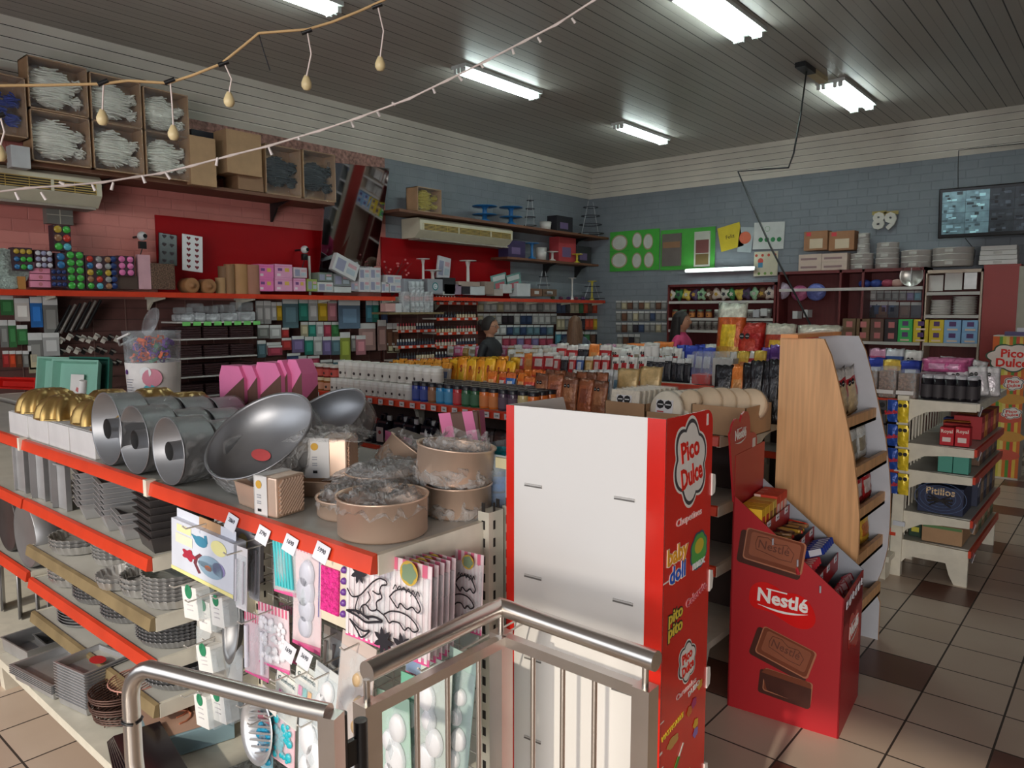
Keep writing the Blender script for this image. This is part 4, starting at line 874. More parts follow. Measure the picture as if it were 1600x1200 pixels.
m = MB(); T = Matrix.Translation(gp(.47, 0)) @ Matrix.Rotation(math.atan2(gd.y, gd.x), 4, 'Z'); m.box((-.017, -.017, .05), (.017, .017, .985), chrome, T=T); m.build('end_post', gt)
m = MB(); m.box((-.002, .03, 0), (.33, .034, .012), chrome)
for s_ in (.12, .22, .32): MB().tube([gp(s_, .08), gp(s_, .70)], .006, chrome, 8).build('bar', gt)
for z in (.88,):
    tie = MB(); tie.tube([Vector(gp(0, z)) + Vector((.0185*math.cos(a*.6), .0185*math.sin(a*.6), .002*math.sin(a))) for a in range(11)], .003, black, 6); tie.build('cable_tie', gt)
hg = thing('hinge', 'black steel hinge with two barrels joining the gate to the handrail post', 'hinge', (-1.08, .80, .90))
m = MB(); m.cyl((-.004, -.012, -.06), .012, .12, black, 16); m.cyl((.0, .03, -.09), .013, .12, black, 16); m.box((-.035, -.02, -.055), (-.004, -.014, .045), black); m.box((-.006, -.004, -.05), (.004, .03, .0), black); m.build('barrel', hg)
for z in (-.04, -.01, .02): b = MB(); b.ball((-.022, -.022, z), .004, chrome, 8, 6); b.build('screw', hg)

# ================================================================ RED AND WHITE CARDBOARD DISPLAY
redc = C(222, 40, 26, 'gloss'); whitec = mat('white_display_board', (236, 232, 228), .38, var=.02, scale=2)
pd = thing('candy_display_stand', 'tall white cardboard display seen from its plain back, red sides covered in candy logos', 'display stand', (-1.29, 1.50, 0), R(4))
W_, D_, H_ = .462, .295, 1.45
m = MB(); m.box((0, 0, .0), (W_, .006, H_), whitec)
for (u, z) in ((.06, 1.24), (.33, 1.245), (.06, .99), (.33, .985), (.06, .76), (.33, .755), (.06, .53), (.33, .52)): m.box((u, -.003, z), (u + .055, 0, z + .004), C(200, 196, 192)); m.box((u, -.0035, z - .004), (u + .055, -.001, z - .001), C(120, 116, 112))
m.build('back_panel', pd)
m = MB(); m.box((-.001, -.0015, 0), (.024, .0, H_), redc); m.box((W_ - .046, -.0015, 0), (W_ + .001, 0, H_), redc); m.build('red_edge', pd)
m = MB(); n = 6; pr = [(0, 0), (D_, 0), (D_, H_ - .05)] + [(D_ - .04 + .04*math.cos(R(15*i)), H_ - .045 + .04*math.sin(R(15*i))) for i in range(1, 7)] + [(0, H_)]
m.prism(pr, W_ - .006, W_, redc, 'x'); sp = m.build('side_panel', pd)
m = MB(); m.prism([(0, 0), (D_, 0), (D_, H_ - .05), (D_ - .02, H_ - .005), (0, H_)], 0, .006, whitec, 'x'); m.build('side_panel', pd)
for z in (1.23, .93, .63, .33): m = MB(); m.box((.006, .01, z), (W_ - .006, D_ - .01, z + .006), whitec); m.build('shelf', pd)
for z in (1.24, .975, .70, .42):
    m = MB(); m.prism([(D_ - .002, z - .03), (D_ + .018, z - .025), (D_ + .022, z), (D_ + .018, z + .024), (D_ - .002, z + .03)], W_ - .02, W_ + .004, C(238, 234, 228), 'x'); m.build('white_tab', pd)
def SX(v, z, lift=.001): return frame((W_ + lift, v * 1.5, z), (0, 1, 0), (0, 0, 1)) @ Matrix.Diagonal((1.5, 1, 1, 1))
def cloud(mb, T, w, h, c, lift=0.0, ph=0.0, lobes=7, amp=.10):
    n = 70; pts = [(w/2*(1 + amp*abs(math.sin(lobes*.5*t + ph)) - amp*.5)*math.cos(t), h/2*(1 + amp*abs(math.sin(lobes*.5*t + ph)) - amp*.5)*math.sin(t), lift) for t in [i/n*6.2832 for i in range(n)]]
    mb.add(pts, [tuple(range(n))], c, T=T)
def pico(mb, T, w, h):
    S = Matrix.Rotation(R(8), 4, 'Z'); T = T @ S
    cloud(mb, T, w*1.06, h*1.04, C(240, 236, 230), 0, .9, 6, .2); cloud(mb, T, w, h*.97, C(70, 66, 70), .0005, .9, 6, .2); cloud(mb, T, w*.9, h*.88, C(236, 232, 228), .001, .9, 6, .2)
    mb.text('Pico', redc, T @ Matrix.Translation((0, h*.05, .0015)), h*.34, w/h*1.05, bold=.03); mb.text('Dulce', redc, T @ Matrix.Translation((0, -h*.27, .0015)), h*.34, w/h*.88, bold=.03)
l = MB(); pico(l, SX(.10, 1.325), .125, .21); l.build('logo', sp)
l = MB(); l.text('Chupetines', C(240, 200, 196), SX(.10, 1.175), .026, .9, bold=.02)
T = SX(.055, 1.075)
for s_, dz, c in (('baby', .015, (240, 170, 40)), ('doll', -.035, (40, 90, 200))): l.text(s_, C(250, 240, 220), T @ Matrix.Translation((.001, dz - .001, 0)), .058, .75, bold=.06); l.text(s_, C(*c), T @ Matrix.Translation((0, dz, .0008)), .058, .75, bold=.025)
l.build('logo', sp)
l = MB(); T = SX(.145, 1.08); cloud(l, T, .075, .10, C(60, 90, 110), 0, 0, 8, .1); cloud(l, T, .066, .09, C(90, 170, 80), .0004, 0, 8, .1); l.lathe([(0, .0008), (.02, .0008)], C(210, 190, 60), n=20, T=T @ Matrix.Translation((0, .012, 0))); l.text('max', C(236, 236, 240), T @ Matrix.Translation((0, -.042, .0014)), .032, 1, bold=.03); l.build('logo', sp)
l = MB(); T = SX(.052, .93)
for s_, dz in (('pito', .01), ('pito', -.026)): l.text(s_, C(60, 50, 40), T @ Matrix.Translation((.0, dz, 0)), .045, .8, bold=.08); l.text(s_, C(230, 206, 70), T @ Matrix.Translation((0, dz, .0008)), .045, .8, bold=.02)
l.build('logo', sp)
l = MB(); T = SX(.14, .955); T = T @ Matrix.Rotation(R(12), 4, 'Z'); l.text('Colorete', C(240, 180, 180), T, .028, .85, bold=.06); l.text('Colorete', C(200, 30, 60), T @ Matrix.Translation((0, 0, .0008)), .028, .85); l.build('logo', sp)
l = MB(); pico(l, SX(.105, .80), .07, .105); l.text('Caramelos', C(240, 200, 196), SX(.105, .72), .022, .9, bold=.02); l.build('logo', sp)
l = MB(); l.text('MASTICABLE', C(236, 210, 60), SX(.052, .655) @ Matrix.Rotation(R(6), 4, 'Z'), .018, .85, bold=.02)
cloud(l, SX(.052, .62), .045, .028, C(206, 160, 90), 0, 0, 5, .2)
l.text('DUBO', C(220, 214, 210), SX(.14, .70) @ Matrix.Rotation(R(8), 4, 'Z'), .02, .9, bold=.03)
for (v, z, c) in ((.12, .655, (210, 120, 60)), (.14, .665, (190, 70, 120)), (.165, .70, (220, 160, 60)), (.15, .60, (226, 180, 60)), (.15, .575, (150, 120, 190))): cloud(l, SX(v, z), .022, .026, C(*c), .0004, 0, 5, .25)
l.build('logo', sp)
l = MB(); T = SX(.05, .52) @ Matrix.Rotation(R(55), 4, 'Z'); l.box((-.05, -.006, 0), (.05, .006, .001), C(90, 150, 60), T=T); l.box((.05, -.003, 0), (.08, .003, .001), C(236, 230, 220), T=T); l.text('palito', C(236, 206, 60), T @ Matrix.Translation((0, .01, .001)), .022, 1, bold=.03)
T = SX(.10, .46) @ Matrix.Rotation(R(12), 4, 'Z'); l.box((-.02, -.03, 0), (.03, .0, .001), C(230, 230, 226), T=T)
for i, c in enumerate(((80, 170, 80), (60, 120, 200), (230, 190, 60), (220, 160, 50))): l.box((-.03 + .017*i, .004, 0), (-.017 + .017*i, .026, .001), C(*c), T=T)
l.build('logo', sp)
l = MB(); l.text('Productos de', C(240, 196, 192), SX(.1, .345) @ Matrix.Rotation(R(8), 4, 'Z'), .022, .9, bold=.02); l.text('LHERITIER', C(244, 226, 222), SX(.1, .30) @ Matrix.Rotation(R(8), 4, 'Z'), .036, .85, bold=.04); l.build('logo', sp)
m = MB()
for (v, z, w, h) in ((.25, 1.405, .012, .03), (.002, 1.05, .03, .004), (.001, .62, .015, .006), (.004, .58, .02, .003), (.002, .70, .02, .003), (.006, .50, .008, .01)): m.box((W_ + .0003, v, z), (W_ + .001, v + w, z + h), C(240, 226, 220))
m.build('scuff_mark', sp)

# ================================================================ RED CHOCOLATE DISPLAY BIN
nred = mat('crimson_display_card', (176, 34, 42), .4, var=.05, scale=2); nbr = C(216, 30, 30, 'gloss'); grey_in = C(150, 156, 166)
nd = thing('chocolate_display_bin', 'red floor-standing chocolate display bin with a sloping front, white lettering and printed chocolate bars', 'display stand', (-1.265, 2.935, 0), R(5.5))
nd['label'] = 'red floor-standing chocolate bin with sloping sides and printed chocolate bars'
NW, ND = .45, .415; ZA, ZB = .93, .575
def sidepoly(): return [(0, 0), (NW, 0), (NW, ZB), (0, ZA)]
m = MB(); m.prism(sidepoly(), 0, .006, nred, 'y'); s1 = m.build('side_panel', nd)
m = MB(); m.prism(sidepoly(), ND - .006, ND, grey_in, 'y'); m.build('side_panel', nd)
m = MB(); m.box((NW - .006, 0, 0), (NW, ND, ZB - .03), nred); m.box((NW - .005, .0, ZB - .12), (NW + .0, ND, ZB - .0), nred); fp = m.build('front_panel', nd)
m = MB(); m.box((0, 0, 0), (.006, ND, 1.10), nred)
hp_ = [(0, .9), (0, 1.2)] + [(.012 + .1*(1 - math.cos(R(15*i))) * .5 + .0, 1.2 + .055*math.sin(R(15*i))) for i in range(1, 10)] + [(.105, 1.232), (.125, 1.262), (.155, 1.275), (.19, 1.268), (.21, 1.245), (.222, 1.21), (.225, 1.17), (.27, 1.165), (.30, 1.15), (.31, 1.13), (.31, .9)]
hp_ = [(a if b < 1.0 else -.08 + a*1.22, b) for a, b in hp_]; m.prism(hp_, -.004, .004, nred, 'x'); hd_ = m.build('header_panel', nd)
def hump(mb, T, w, h, c):
    pts = [(-.5, .1), (-.48, .3), (-.38, .46), (-.24, .5), (-.08, .42), (.02, .3), (.08, .34), (.2, .36), (.34, .28), (.45, .08), (.5, -.2), (.44, -.42), (.3, -.5), (.16, -.48), (.0, -.36), (-.2, -.22), (-.42, -.24), (-.5, -.1)]
    # smooth once
    for _ in range(2):
        q = []
        for i in range(len(pts)): a, b = pts[i], pts[(i+1) % len(pts)]; q += [(a[0]*.75 + b[0]*.25, a[1]*.75 + b[1]*.25), (a[0]*.25 + b[0]*.75, a[1]*.25 + b[1]*.75)]
        pts = q
    mb.add([(x*w, y*h, 0) for x, y in pts], [tuple(range(len(pts)))], c, T=T)
def nestle(mb, T, w, wc, blob=True, h=None):
    h = h or w*.62
    if blob: hump(mb, T, w, h, nbr)
    T2 = T @ Matrix.Rotation(R(-3), 4, 'Z') @ Matrix.Translation((0, -w*.02, .001))
    mb.text('Nestl\u00e9', wc, T2, w*.29, .98, bold=.03)
    mb.box((-w*.25, w*.205, 0), (w*.06, w*.225, .0008), wc, T=T2)
    n = 12; up = [(-w*.36 + w*.74*i/n, -w*.06 - w*.02*math.sin(i/n*3.1) + w*.02*(i/n)**3*2, 0) for i in range(n + 1)]; dn = [(x, y - w*.035*math.sin(max(.2, i/n*3.0)), 0) for i, (x, y, _) in enumerate(up)]
    for i in range(n): mb.add([dn[i], dn[i+1], up[i+1], up[i]], [(0, 1, 2, 3)], wc, T=T2)
nw = C(240, 236, 234)
def NS(u, z, l=.0012): return frame((u, -l, z), (1, 0, 0), (0, 0, 1))
l = MB(); nestle(l, NS(.215, .50), .27, nw); l.build('logo', s1)
l = MB(); nestle(l, frame((NW + .0012, .23, .37), (0, 1, 0), (0, 0, 1)) @ Matrix.Rotation(R(4), 4, 'Z'), .25, nw, True, .2); l.build('logo', fp)
l = MB(); nestle(l, frame((.0055, .055, 1.17), (0, 1, 0), (0, 0, 1)) @ Matrix.Rotation(R(4), 4, 'Z'), .20, nw, False); l.box((.0045, .23, 1.10), (.006, .27, 1.14), C(220, 216, 214)); l.build('logo', hd_)
choc = mat('milk_chocolate_print', (146, 86, 64), .3, var=.1, scale=5); choc2 = mat('dark_chocolate_print', (72, 36, 28), .4, var=.15, scale=12); choc3 = C(120, 66, 48, 'gloss'); choc4 = C(176, 116, 90, 'gloss')
def bar(mb, T, w, h, wr=True):
    def rp(x0, y0, x1, y1, r, sk=0): 
        p = []
        for cx, cy, a0 in ((x1 - r, y1 - r, 0), (x0 + r, y1 - r, 90), (x0 + r, y0 + r, 180), (x1 - r, y0 + r, 270)):
            p += [(cx + r*math.cos(R(a0 + 15*i)) + sk*(cy), cy + r*math.sin(R(a0 + 15*i)), 0) for i in range(7)]
        return p
    for (x0, y0, x1, y1, r, c, z) in ((-.54, -.56, .50, .40, .1, choc2, 0), (-.45, -.42, .52, .5, .1, choc4, .0005), (-.43, -.38, .49, .48, .09, choc3, .001), (-.36, -.26, .44, .42, .08, choc, .0015)):
        p = rp(x0*w, y0*h, x1*w, y1*h, r*h); mb.add([(a, b, z) for a, b, _ in p], [tuple(range(len(p)))], c, T=T)
    if wr:
        T2 = T @ Matrix.Translation((.03*w, .02*h, .002)); mb.text('Nestl\u00e9', C(96, 50, 38), T2, h*.34, .95)
        pts = [(-.3, .1), (-.28, .3), (-.12, .34), (.02, .22), (.2, .28), (.32, .1), (.3, -.14), (.1, -.16), (-.1, -.1), (-.28, -.06)]
        mb.tube([(x*w, y*h, 0) for x, y in pts], .0012, C(96, 50, 38), 4, True, T=T2)
l = MB(); bar(l, NS(.165, .715) @ Matrix.Rotation(R(-7), 4, 'Z'), .25, .15); l.build('printed_chocolate', s1)
l = MB(); bar(l, NS(.225, .30) @ Matrix.Rotation(R(-16), 4, 'Z'), .23, .14); l.build('printed_chocolate', s1)
l = MB(); T = NS(.24, .155) @ Matrix.Rotation(R(-4), 4, 'Z'); bar(l, T, .20, .11, False); l.add([(-.1, .03, .002), (-.09, .05, .002), (.08, .055, .002), (.1, .03, .002)], [(0, 1, 2, 3)], choc3, T=T); l.add([(-.1, .03, .0022), (.1, .03, .0022), (.104, -.05, .0022), (-.07, -.04, .0022)], [(0, 1, 2, 3)], choc2, T=T); l.build('printed_chocolate', s1)
for (u, z) in ((.17, .76), (.27, .69), (.36, .60)): l = MB(); l.tube([(u, -.004, z - .014), (u, -.006, z + .014)], .004, C(170, 170, 180, 'gloss'), 6); l.build('clip', nd)
tiers = [(.02, .13, .84), (.13, .24, .755), (.24, .345, .655), (.345, .444, .50)]
for (u0, u1, z) in tiers:
    m = MB(); m.box((u0, .006, z - .10), (u1, ND - .006, z - .096), nred); m.box((u1 - .003, .006, z - .10), (u1, ND - .006, z - .02), nred); o = m.build('tier', nd)
    for v in (.05, .18, .32):
        k = MB(); k.box((u1 + .0005, v, z - .045), (u1 + .002, v + .05, z - .018), C(226, 226, 236)); k.box((u1 + .002, v + .008, z - .034), (u1 + .0025, v + .04, z - .030), C(110, 110, 120)); k.build('price_tag', o)
for i in range(6):
    k = MB(); T = Matrix.Translation((NW + .004, .04 + i*.062, ZB - .03)) @ Matrix.Rotation(R(18*math.sin(i*2.3)), 4, 'X'); k.box((0, -.018, -.016), (.002, .018, .014), C(228, 228, 238), T=T); k.box((.002, -.012, -.008), (.0026, .012, -.004), C(100, 100, 110), T=T); k.build('price_tag', nd)
NM = Matrix.Translation((-1.265, 2.935, 0)) @ Matrix.Rotation(R(5.5), 4, 'Z')
def nloc(u, v, z): return tuple(NM @ Vector((u, v, z)))
ye = C(236, 186, 40); or_ = C(206, 62, 40)
def choc_box(lab, u, v, z, w, d, h, c, c2, group='boxes of sweets on the top step of the red bin'):
    t = thing('candy_box', lab, 'box', nloc(u, v, z), R(5.5), group); b = MB(); b.box((0, 0, 0), (w, d, h), c); b.build('carton', t)
    p = MB(); p.box((w*.3, -.0008, h*.1), (w, -.0002, h*.9), c2) if False else p.box((w + .0002, d*.15, h*.2), (w + .001, d*.85, h*.75), c2); p.lathe([(0, .0), (w*.2, 0)], C(110, 60, 40), n=14, T=facing_y((w*.5, -.001, h*.66))); p.box((0, -.0008, 0), (w*.28, -.0002, h), c2); p.build('print', t)
for i in range(7):
    c, c2 = ((ye, or_), (ye, or_), (C(226, 170, 60), C(160, 100, 60)), (C(220, 190, 90), C(130, 90, 50)), (or_, C(236, 200, 190)), (or_, C(236, 200, 190)), (or_, C(236, 200, 190)))[i]
    choc_box('%s sweets box on the top step of the red bin, %s from the front corner' % (('yellow', 'yellow', 'amber', 'gold', 'red', 'red', 'red')[i], ORD[i]), .018, .012 + i*.056, .745, .10, .052, .135 + (.01 if i > 3 else 0), c, c2)
def bar_pack(lab, u, v, z, L, c, c2, rx, rz, group):
    t = thing('chocolate_bar', lab, 'chocolate bar', nloc(u, v, z), R(5.5)); t['group'] = group; t.rotation_euler = (R(rx), 0, R(5.5 + rz))
    b = MB(); b.box((-L/2, -.016, -.008), (L/2, .016, .008), c); b.build('wrapper', t, bevel=.005); q = MB(); q.box((-L*.3, -.013, .0082), (L*.3, .013, .009), c2); q.build('print', t)
rnd = random.Random(12)
cols2 = ((C(150, 110, 70, 'foil'), C(60, 40, 30)), (C(206, 60, 40, 'foil'), C(230, 210, 190)), (C(90, 60, 50, 'foil'), C(200, 160, 90)), (C(180, 140, 50, 'foil'), C(80, 40, 30)))
for i in range(14): k = i % 4; bar_pack('%s chocolate bar in the second step of the red bin, %s from the front' % (('tan', 'red', 'dark brown', 'gold')[k], ORD[i]), .175 + rnd.uniform(-.01, .01), .035 + i*.026, .735 + rnd.uniform(0, .022), .085, *cols2[k], rnd.uniform(-25, 25), rnd.uniform(-30, 30), 'mixed bars in the second step')
for i in range(10): bl_ = i > 3; bar_pack('%s chocolate bar standing in the third step, %s from the front' % ('blue and white' if bl_ else 'red and pink', ORD[i]), .29, .04 + i*.035, .655 + (.03 if bl_ else 0), .12 if bl_ else .1, C(36, 60, 150, 'foil') if bl_ else C(196, 50, 60, 'foil'), C(226, 226, 236) if bl_ else C(236, 190, 180), 70, 62, 'bars in the third step')
for j in range(3):
    for i in range(11): bar_pack('crimson wafer bar in the lowest step, %s layer, %s from the front' % (('bottom', 'middle', 'top')[j], ORD[i]), .392 + rnd.uniform(-.006, .006), .055 + i*.031, .475 + j*.032, .08, C(186, 30, 50, 'foil'), C(230, 190, 196), 62, 80 + rnd.uniform(-8, 8), 'crimson wafer bars')

# ================================================================ LEAF-SHAPED WOODEN STAND
birch = mat('birch_board', (214, 164, 116), .5, var=.16, scale=5, stretch=(9, 9, .5)); gwhite = mat('grey_white_board', (186, 188, 196), .5, var=.05)
ws = thing('wooden_display_stand', 'tall wooden stand with curved leaf-shaped sides and slanting snack shelves', 'display stand', (-1.30, 3.50, 0))
def leaf(x0=0.0, foot=True):
    zs = [(1.575, .20), (1.50, .235), (1.36, .275), (1.2, .315), (1.05, .35), (.9, .372), (.78, .385), (.65, .388), (.5, .385), (.38, .365), (.30, .34), (.24, .345), (.2, .36)]
    return [(0, 0), (0, 1.575)] + [(x, z) for z, x in zs] + [(.36, 0)]
m = MB(); m.prism(leaf(), 0, .018, birch, 'y'); m.build('side_panel', ws)
m = MB(); m.prism(leaf(), .55, .568, gwhite, 'y', side=birch); m.build('side_panel', ws)
m = MB(); m.box((.0, .018, .1), (.012, .55, 1.56), birch); m.build('back_panel', ws)
m = MB(); m.box((.02, -.05, 1.577), (.10, .60, 1.595), mat('orange_board', (226, 150, 90), .5)); m.build('top_board', ws)
wz = [1.20, .985, .775, .55, .30]
for z in wz:
    m = MB(); m.box((.012, .018, z - .05), (.32 + (.04 if z < 1.1 else -.02), .55, z - .035), birch); m.box((.30 + (.04 if z < 1.1 else -.02), .018, z - .05), (.32 + (.04 if z < 1.1 else -.02), .55, z + .012), birch); m.build('shelf', ws)
m = MB(); m.add([(.03, .2, 1.53), (.03, .32, 1.53), (.04, .33, 1.37), (.04, .19, 1.37)], [(0, 1, 2, 3)], C(214, 216, 226))
for z, q in ((1.49, .04), (1.46, .025), (1.455, .03), (1.41, .035)): m.box((.0405, .26 - q, z), (.042, .26 + q, z + .008), C(70, 70, 96))
o = m.build('paper_note'); o.location = (-1.30 + .012, 3.50, 0.0); tag(o, 'white printed paper note taped inside the top of the wooden stand', 'note')

# ================================================================ BAGS, JARS AND BOTTLES
def bag(name, w, h, t_, main, band=None, patch=None, seals=0, kind='foil', seed=0, clear_low=None, crimp=True, words=None):
    """an upright pillow bag standing on z=0, front towards -Y"""
    rnd = random.Random(seed); root = thing(name, None, 'bag'); mm = C(*main, kind); bm = C(*band, kind) if band else mm; pm = C(*patch, kind) if patch else mm; cl = C(*clear_low, kind) if clear_low else None
    b = MB(); nu, nv = 8, 10; wob = [[rnd.uniform(-1, 1) for _ in range(nu + 1)] for _ in range(nv + 1)]
    for side in (-1, 1):
        vs = []
        for j in range(nv + 1):
            v = j / nv
            for i in range(nu + 1):
                u = i / nu; th = t_/2 * (max(0, math.sin(math.pi*min(1, max(0, v*1.02)))) ** .55) * (max(0, math.sin(math.pi*u)) ** .5) * (1 - .35*v)
                edge = (0, nu); k = wob[j][i]
                x = (u - .5) * w * (1 - .06*math.sin(math.pi*v)) ; vs.append((x, side*(th + (.06*t_*k if i not in edge and 0 < j < nv else 0)), v*h + (.015*h*k if j == nv else 0)))
        for jj in range(nv):
            for ii in range(nu):
                q = (jj*(nu+1)+ii, jj*(nu+1)+ii+1, (jj+1)*(nu+1)+ii+1, (jj+1)*(nu+1)+ii)
                if side > 0: q = q[::-1]
                m_ = mm
                if jj >= nv - 2: m_ = bm
                elif cl and jj < 4: m_ = cl
                elif 2 <= ii <= 5 and 3 <= jj <= 6: m_ = pm
                b.add([vs[k] for k in q], [(0, 1, 2, 3)], m_, False)
    # weld the grid for smooth folds
    o = b.build('bag_body', root)
    import bmesh
    bmm = bmesh.new(); bmm.from_mesh(o.data); bmesh.ops.remove_doubles(bmm, verts=bmm.verts, dist=1e-5); bmm.to_mesh(o.data); bmm.free()
    o.data.polygons.foreach_set('use_smooth', [True] * len(o.data.polygons))
    s = MB(); yy = -t_*.42 - .002; any_ = False
    for i in range(seals): s.lathe([(0, 0), (w*.085, 0)], C(28, 26, 28), n=8, T=facing_y((-w*.2 + i*w*.19, yy, h*.74))); s.box((-w*.255 + i*w*.19, yy - .0006, h*.735), (-w*.145 + i*w*.19, yy - .0002, h*.745), C(220, 220, 220)); any_ = True
    if words: s.text(words[0], C(*words[1]), facing_y((0, yy - .001, h*(words[3] if len(words) > 3 else .5))), words[2], 1.0, bold=.03); any_ = True
    if any_: s.build('print', root)
    return root
def place(proto, loc, rz, lab, group, rot=None, scale=None):
    if not proto.get('label'):
        proto.location = loc; proto.rotation_euler = rot if rot else (0, 0, rz); tag(proto, lab, group=group)
        if scale: proto.scale = scale
        return proto
    return dup(proto, loc, rz, lab, group, rot, scale)
SEED = random.Random(77)
def bag_row(desc, where, x0, x1, yt, Y_, n, protos, zb_=ZT, yt1=None, sw=1.0, group=None, tilt=-8, dy=0.0):
    """n bags standing at distance Y_, between the two pixels of the photo, their tops at yt"""
    a = on_y(x0, yt, Y_)[0]; b = on_y(x1, yt, Y_)[0]; st_ = (b - a) / n
    for i in range(n):
        zt = on_y(x0 + (x1 - x0)*(i + .5)/n, yt + ((yt1 or yt) - yt)*(i + .5)/n, Y_)[1]; h = max(.06, zt - zb_); p, pw, ph, nm = protos[i % len(protos)]
        s_ = (abs(st_) * sw * 1.15 / pw, min(1.0, abs(st_) * sw / pw * .75 + .15), h / ph * SEED.uniform(.93, 1.03))
        place(p, (a + st_*(i + .5), Y_ + dy*i + SEED.uniform(-.01, .01), zb_ + .001), 0, '%s, %s from the left %s' % (nm or desc, ORD[i], where), group or (desc + ' ' + where)[:60], (R(tilt), 0, R(SEED.uniform(-9, 9))), s_)
# ---- the second gondola, with jars and bottles
def gondola(name, label, x0, x1, yf, yb, zt, shelves, nb, rail=red_rail, backzs=None):
    g = thing(name, label, 'shelving'); ym = (yf + yb) / 2; xs = [x0 + (x1 - x0)*i/nb for i in range(nb + 1)]
    for x in xs: m = MB(); m.box((x - .02, ym - .03, 0), (x + .02, ym + .03, zt + .02), white_metal); m.build('upright', g)
    for a, b in zip(xs, xs[1:]):
        for z in (zt,) + tuple(shelves): shelf_part(g, a, b, yf if z == zt else yf - .0, ym - .02, z, rail)
        shelf_part(g, a, b, yb, ym + .02, zt, rail)
    m = MB(); m.box((x0, yf - .17, .12), (x1, ym, .155), white_metal); m.box((x0, ym, .12), (x1, yb + .17, .155), white_metal); m.build('base_deck', g)
    m = MB(); m.box((x0, ym - .012, .16), (x1, ym + .012, zt - .03), mat('dark_back_panel', (58, 42, 38), .7)); m.build('back_panel', g)
    for x in (x0 + .05, x1 - .05): m = MB(); m.prism([(yf - .15, 0), (yf - .05, 0), (yf, .12), (yf - .17, .12)], x - .03, x + .03, white_metal, 'x'); m.build('foot', g)
    return g
g2 = gondola('gondola_shelving', 'gondola with a red price rail holding jars and food colour bottles, behind the pink boxes', -5.1, -1.45, 3.2, 4.0, ZT, (.79, .5), 3)
for i in range(22):
    x, z = on_y(480 + i*16.5, 617 + i*1.62, 3.17); m = MB(); m.box((-.022, -.002, -.016), (.022, 0, .016), C(214, 212, 214)); m.text(('1250', '980', '2140', '760')[i % 4], C(90, 90, 96), facing_y((0, -.003, -.005)), .014)
    o = m.build('price_label', g2); o.location = (x, 3.166, ZT - .018)
def jar(name, r, h, body, lid, label=None, lid_h=.22, neck=.9, cat='jar', mark=True):
    t = thing(name, None, cat); b = MB(); b.lathe([(0, 0), (r*.95, 0), (r, .004), (r, h*(1 - lid_h) - .006), (r*neck, h*(1 - lid_h))], body, n=16); b.build('body', t)
    l = MB(); l.lathe([(r*(neck + .07), h*(1 - lid_h)), (r*(neck + .07), h - .003), (r*neck, h), (0, h)], lid, n=16); l.build('lid', t)
    if label:
        k = MB(); k.lathe([(r + .0006, h*.1), (r + .0006, h*.62)], label, n=16)
        if mark: k.lathe([(0, 0), (r*.26, 0)], C(60, 50, 50), n=8, T=facing_y((r*.0, -r - .002, h*.32)))
        k.build('label', t)
    return t
wj = C(226, 222, 214, 'plastic'); wl = C(236, 234, 228, 'plastic'); lbl = C(214, 208, 200)
j1 = jar('white_jar', .036, .10, wj, wl, lbl); j2 = jar('white_jar', .042, .115, wj, wl, lbl)
rj = jar('dark_jar', .04, .095, C(120, 40, 34, 'gloss'), C(206, 200, 190, 'plastic'), C(196, 80, 70)); oj = jar('dark_jar', .04, .095, C(150, 90, 40, 'gloss'), C(214, 190, 150, 'plastic'), C(210, 150, 120)); bj = jar('dark_jar', .042, .12, C(60, 90, 130), C(214, 214, 214, 'plastic'), C(150, 170, 190))
def jrow(proto, desc, where, x0, x1, py, Y_, n, z, group):
    a = on_y(x0, py, Y_)[0]; b = on_y(x1, py, Y_)[0]
    for i in range(n): place(proto, (a + (b - a)*(i + .5)/n, Y_, z), R(SEED.uniform(-20, 20)), '%s, %s from the left %s' % (desc, ORD[i], where), group)
GJ = 'white-lidded jars on the second gondola'
jrow(j1, 'small white jar', 'in the front row above the price rail', 520, 645, 610, 3.26, 13, ZT + .001, GJ)
jrow(j2, 'white jar', 'in the upper tier, standing on the front row', 532, 690, 585, 3.32, 13, ZT + .102, GJ)
jrow(j1, 'small white jar', 'in the second row, behind the front row', 520, 660, 605, 3.345, 13, ZT + .001, GJ)
jrow(j2, 'white jar', 'in the upper tier at the back', 536, 690, 580, 3.42, 10, ZT + .102, GJ)
jrow(j1, 'small white jar', 'in the third row of the jar shelf', 520, 660, 602, 3.43, 12, ZT + .001, GJ)
jrow(bj, 'tall blue-and-white jar', 'at the far end of the jar row', 464, 477, 600, 3.26, 1, ZT + .001, 'darker jars at the left end')
jrow(rj, 'red-labelled jar', 'beside the blue-and-white jar', 477, 487, 600, 3.26, 1, ZT + .001, 'darker jars at the left end'); jrow(oj, 'honey-coloured jar', 'between the red and white jars', 487, 520, 600, 3.26, 3, ZT + .001, 'darker jars at the left end')
jrow(rj, 'red-labelled jar', 'stacked above the honey-coloured jars', 477, 530, 585, 3.28, 5, ZT + .098, 'darker jars at the left end')
BC = [('blue', 40, 60, 150), ('blue', 40, 60, 150), ('brown', 150, 96, 60), ('sky-blue', 50, 140, 196), ('sky-blue', 50, 140, 196), ('red', 190, 40, 48), ('green', 40, 96, 60), ('green', 40, 96, 60), ('orange', 226, 120, 50), ('orange', 226, 120, 50), ('plum', 80, 60, 80), ('plum', 80, 60, 80), ('pale yellow', 206, 190, 130), ('orange', 226, 120, 50)]
a = on_y(646, 620, 3.27)[0]; b = on_y(842, 620, 3.27)[0]; st_ = (b - a) / 14; prot = {}
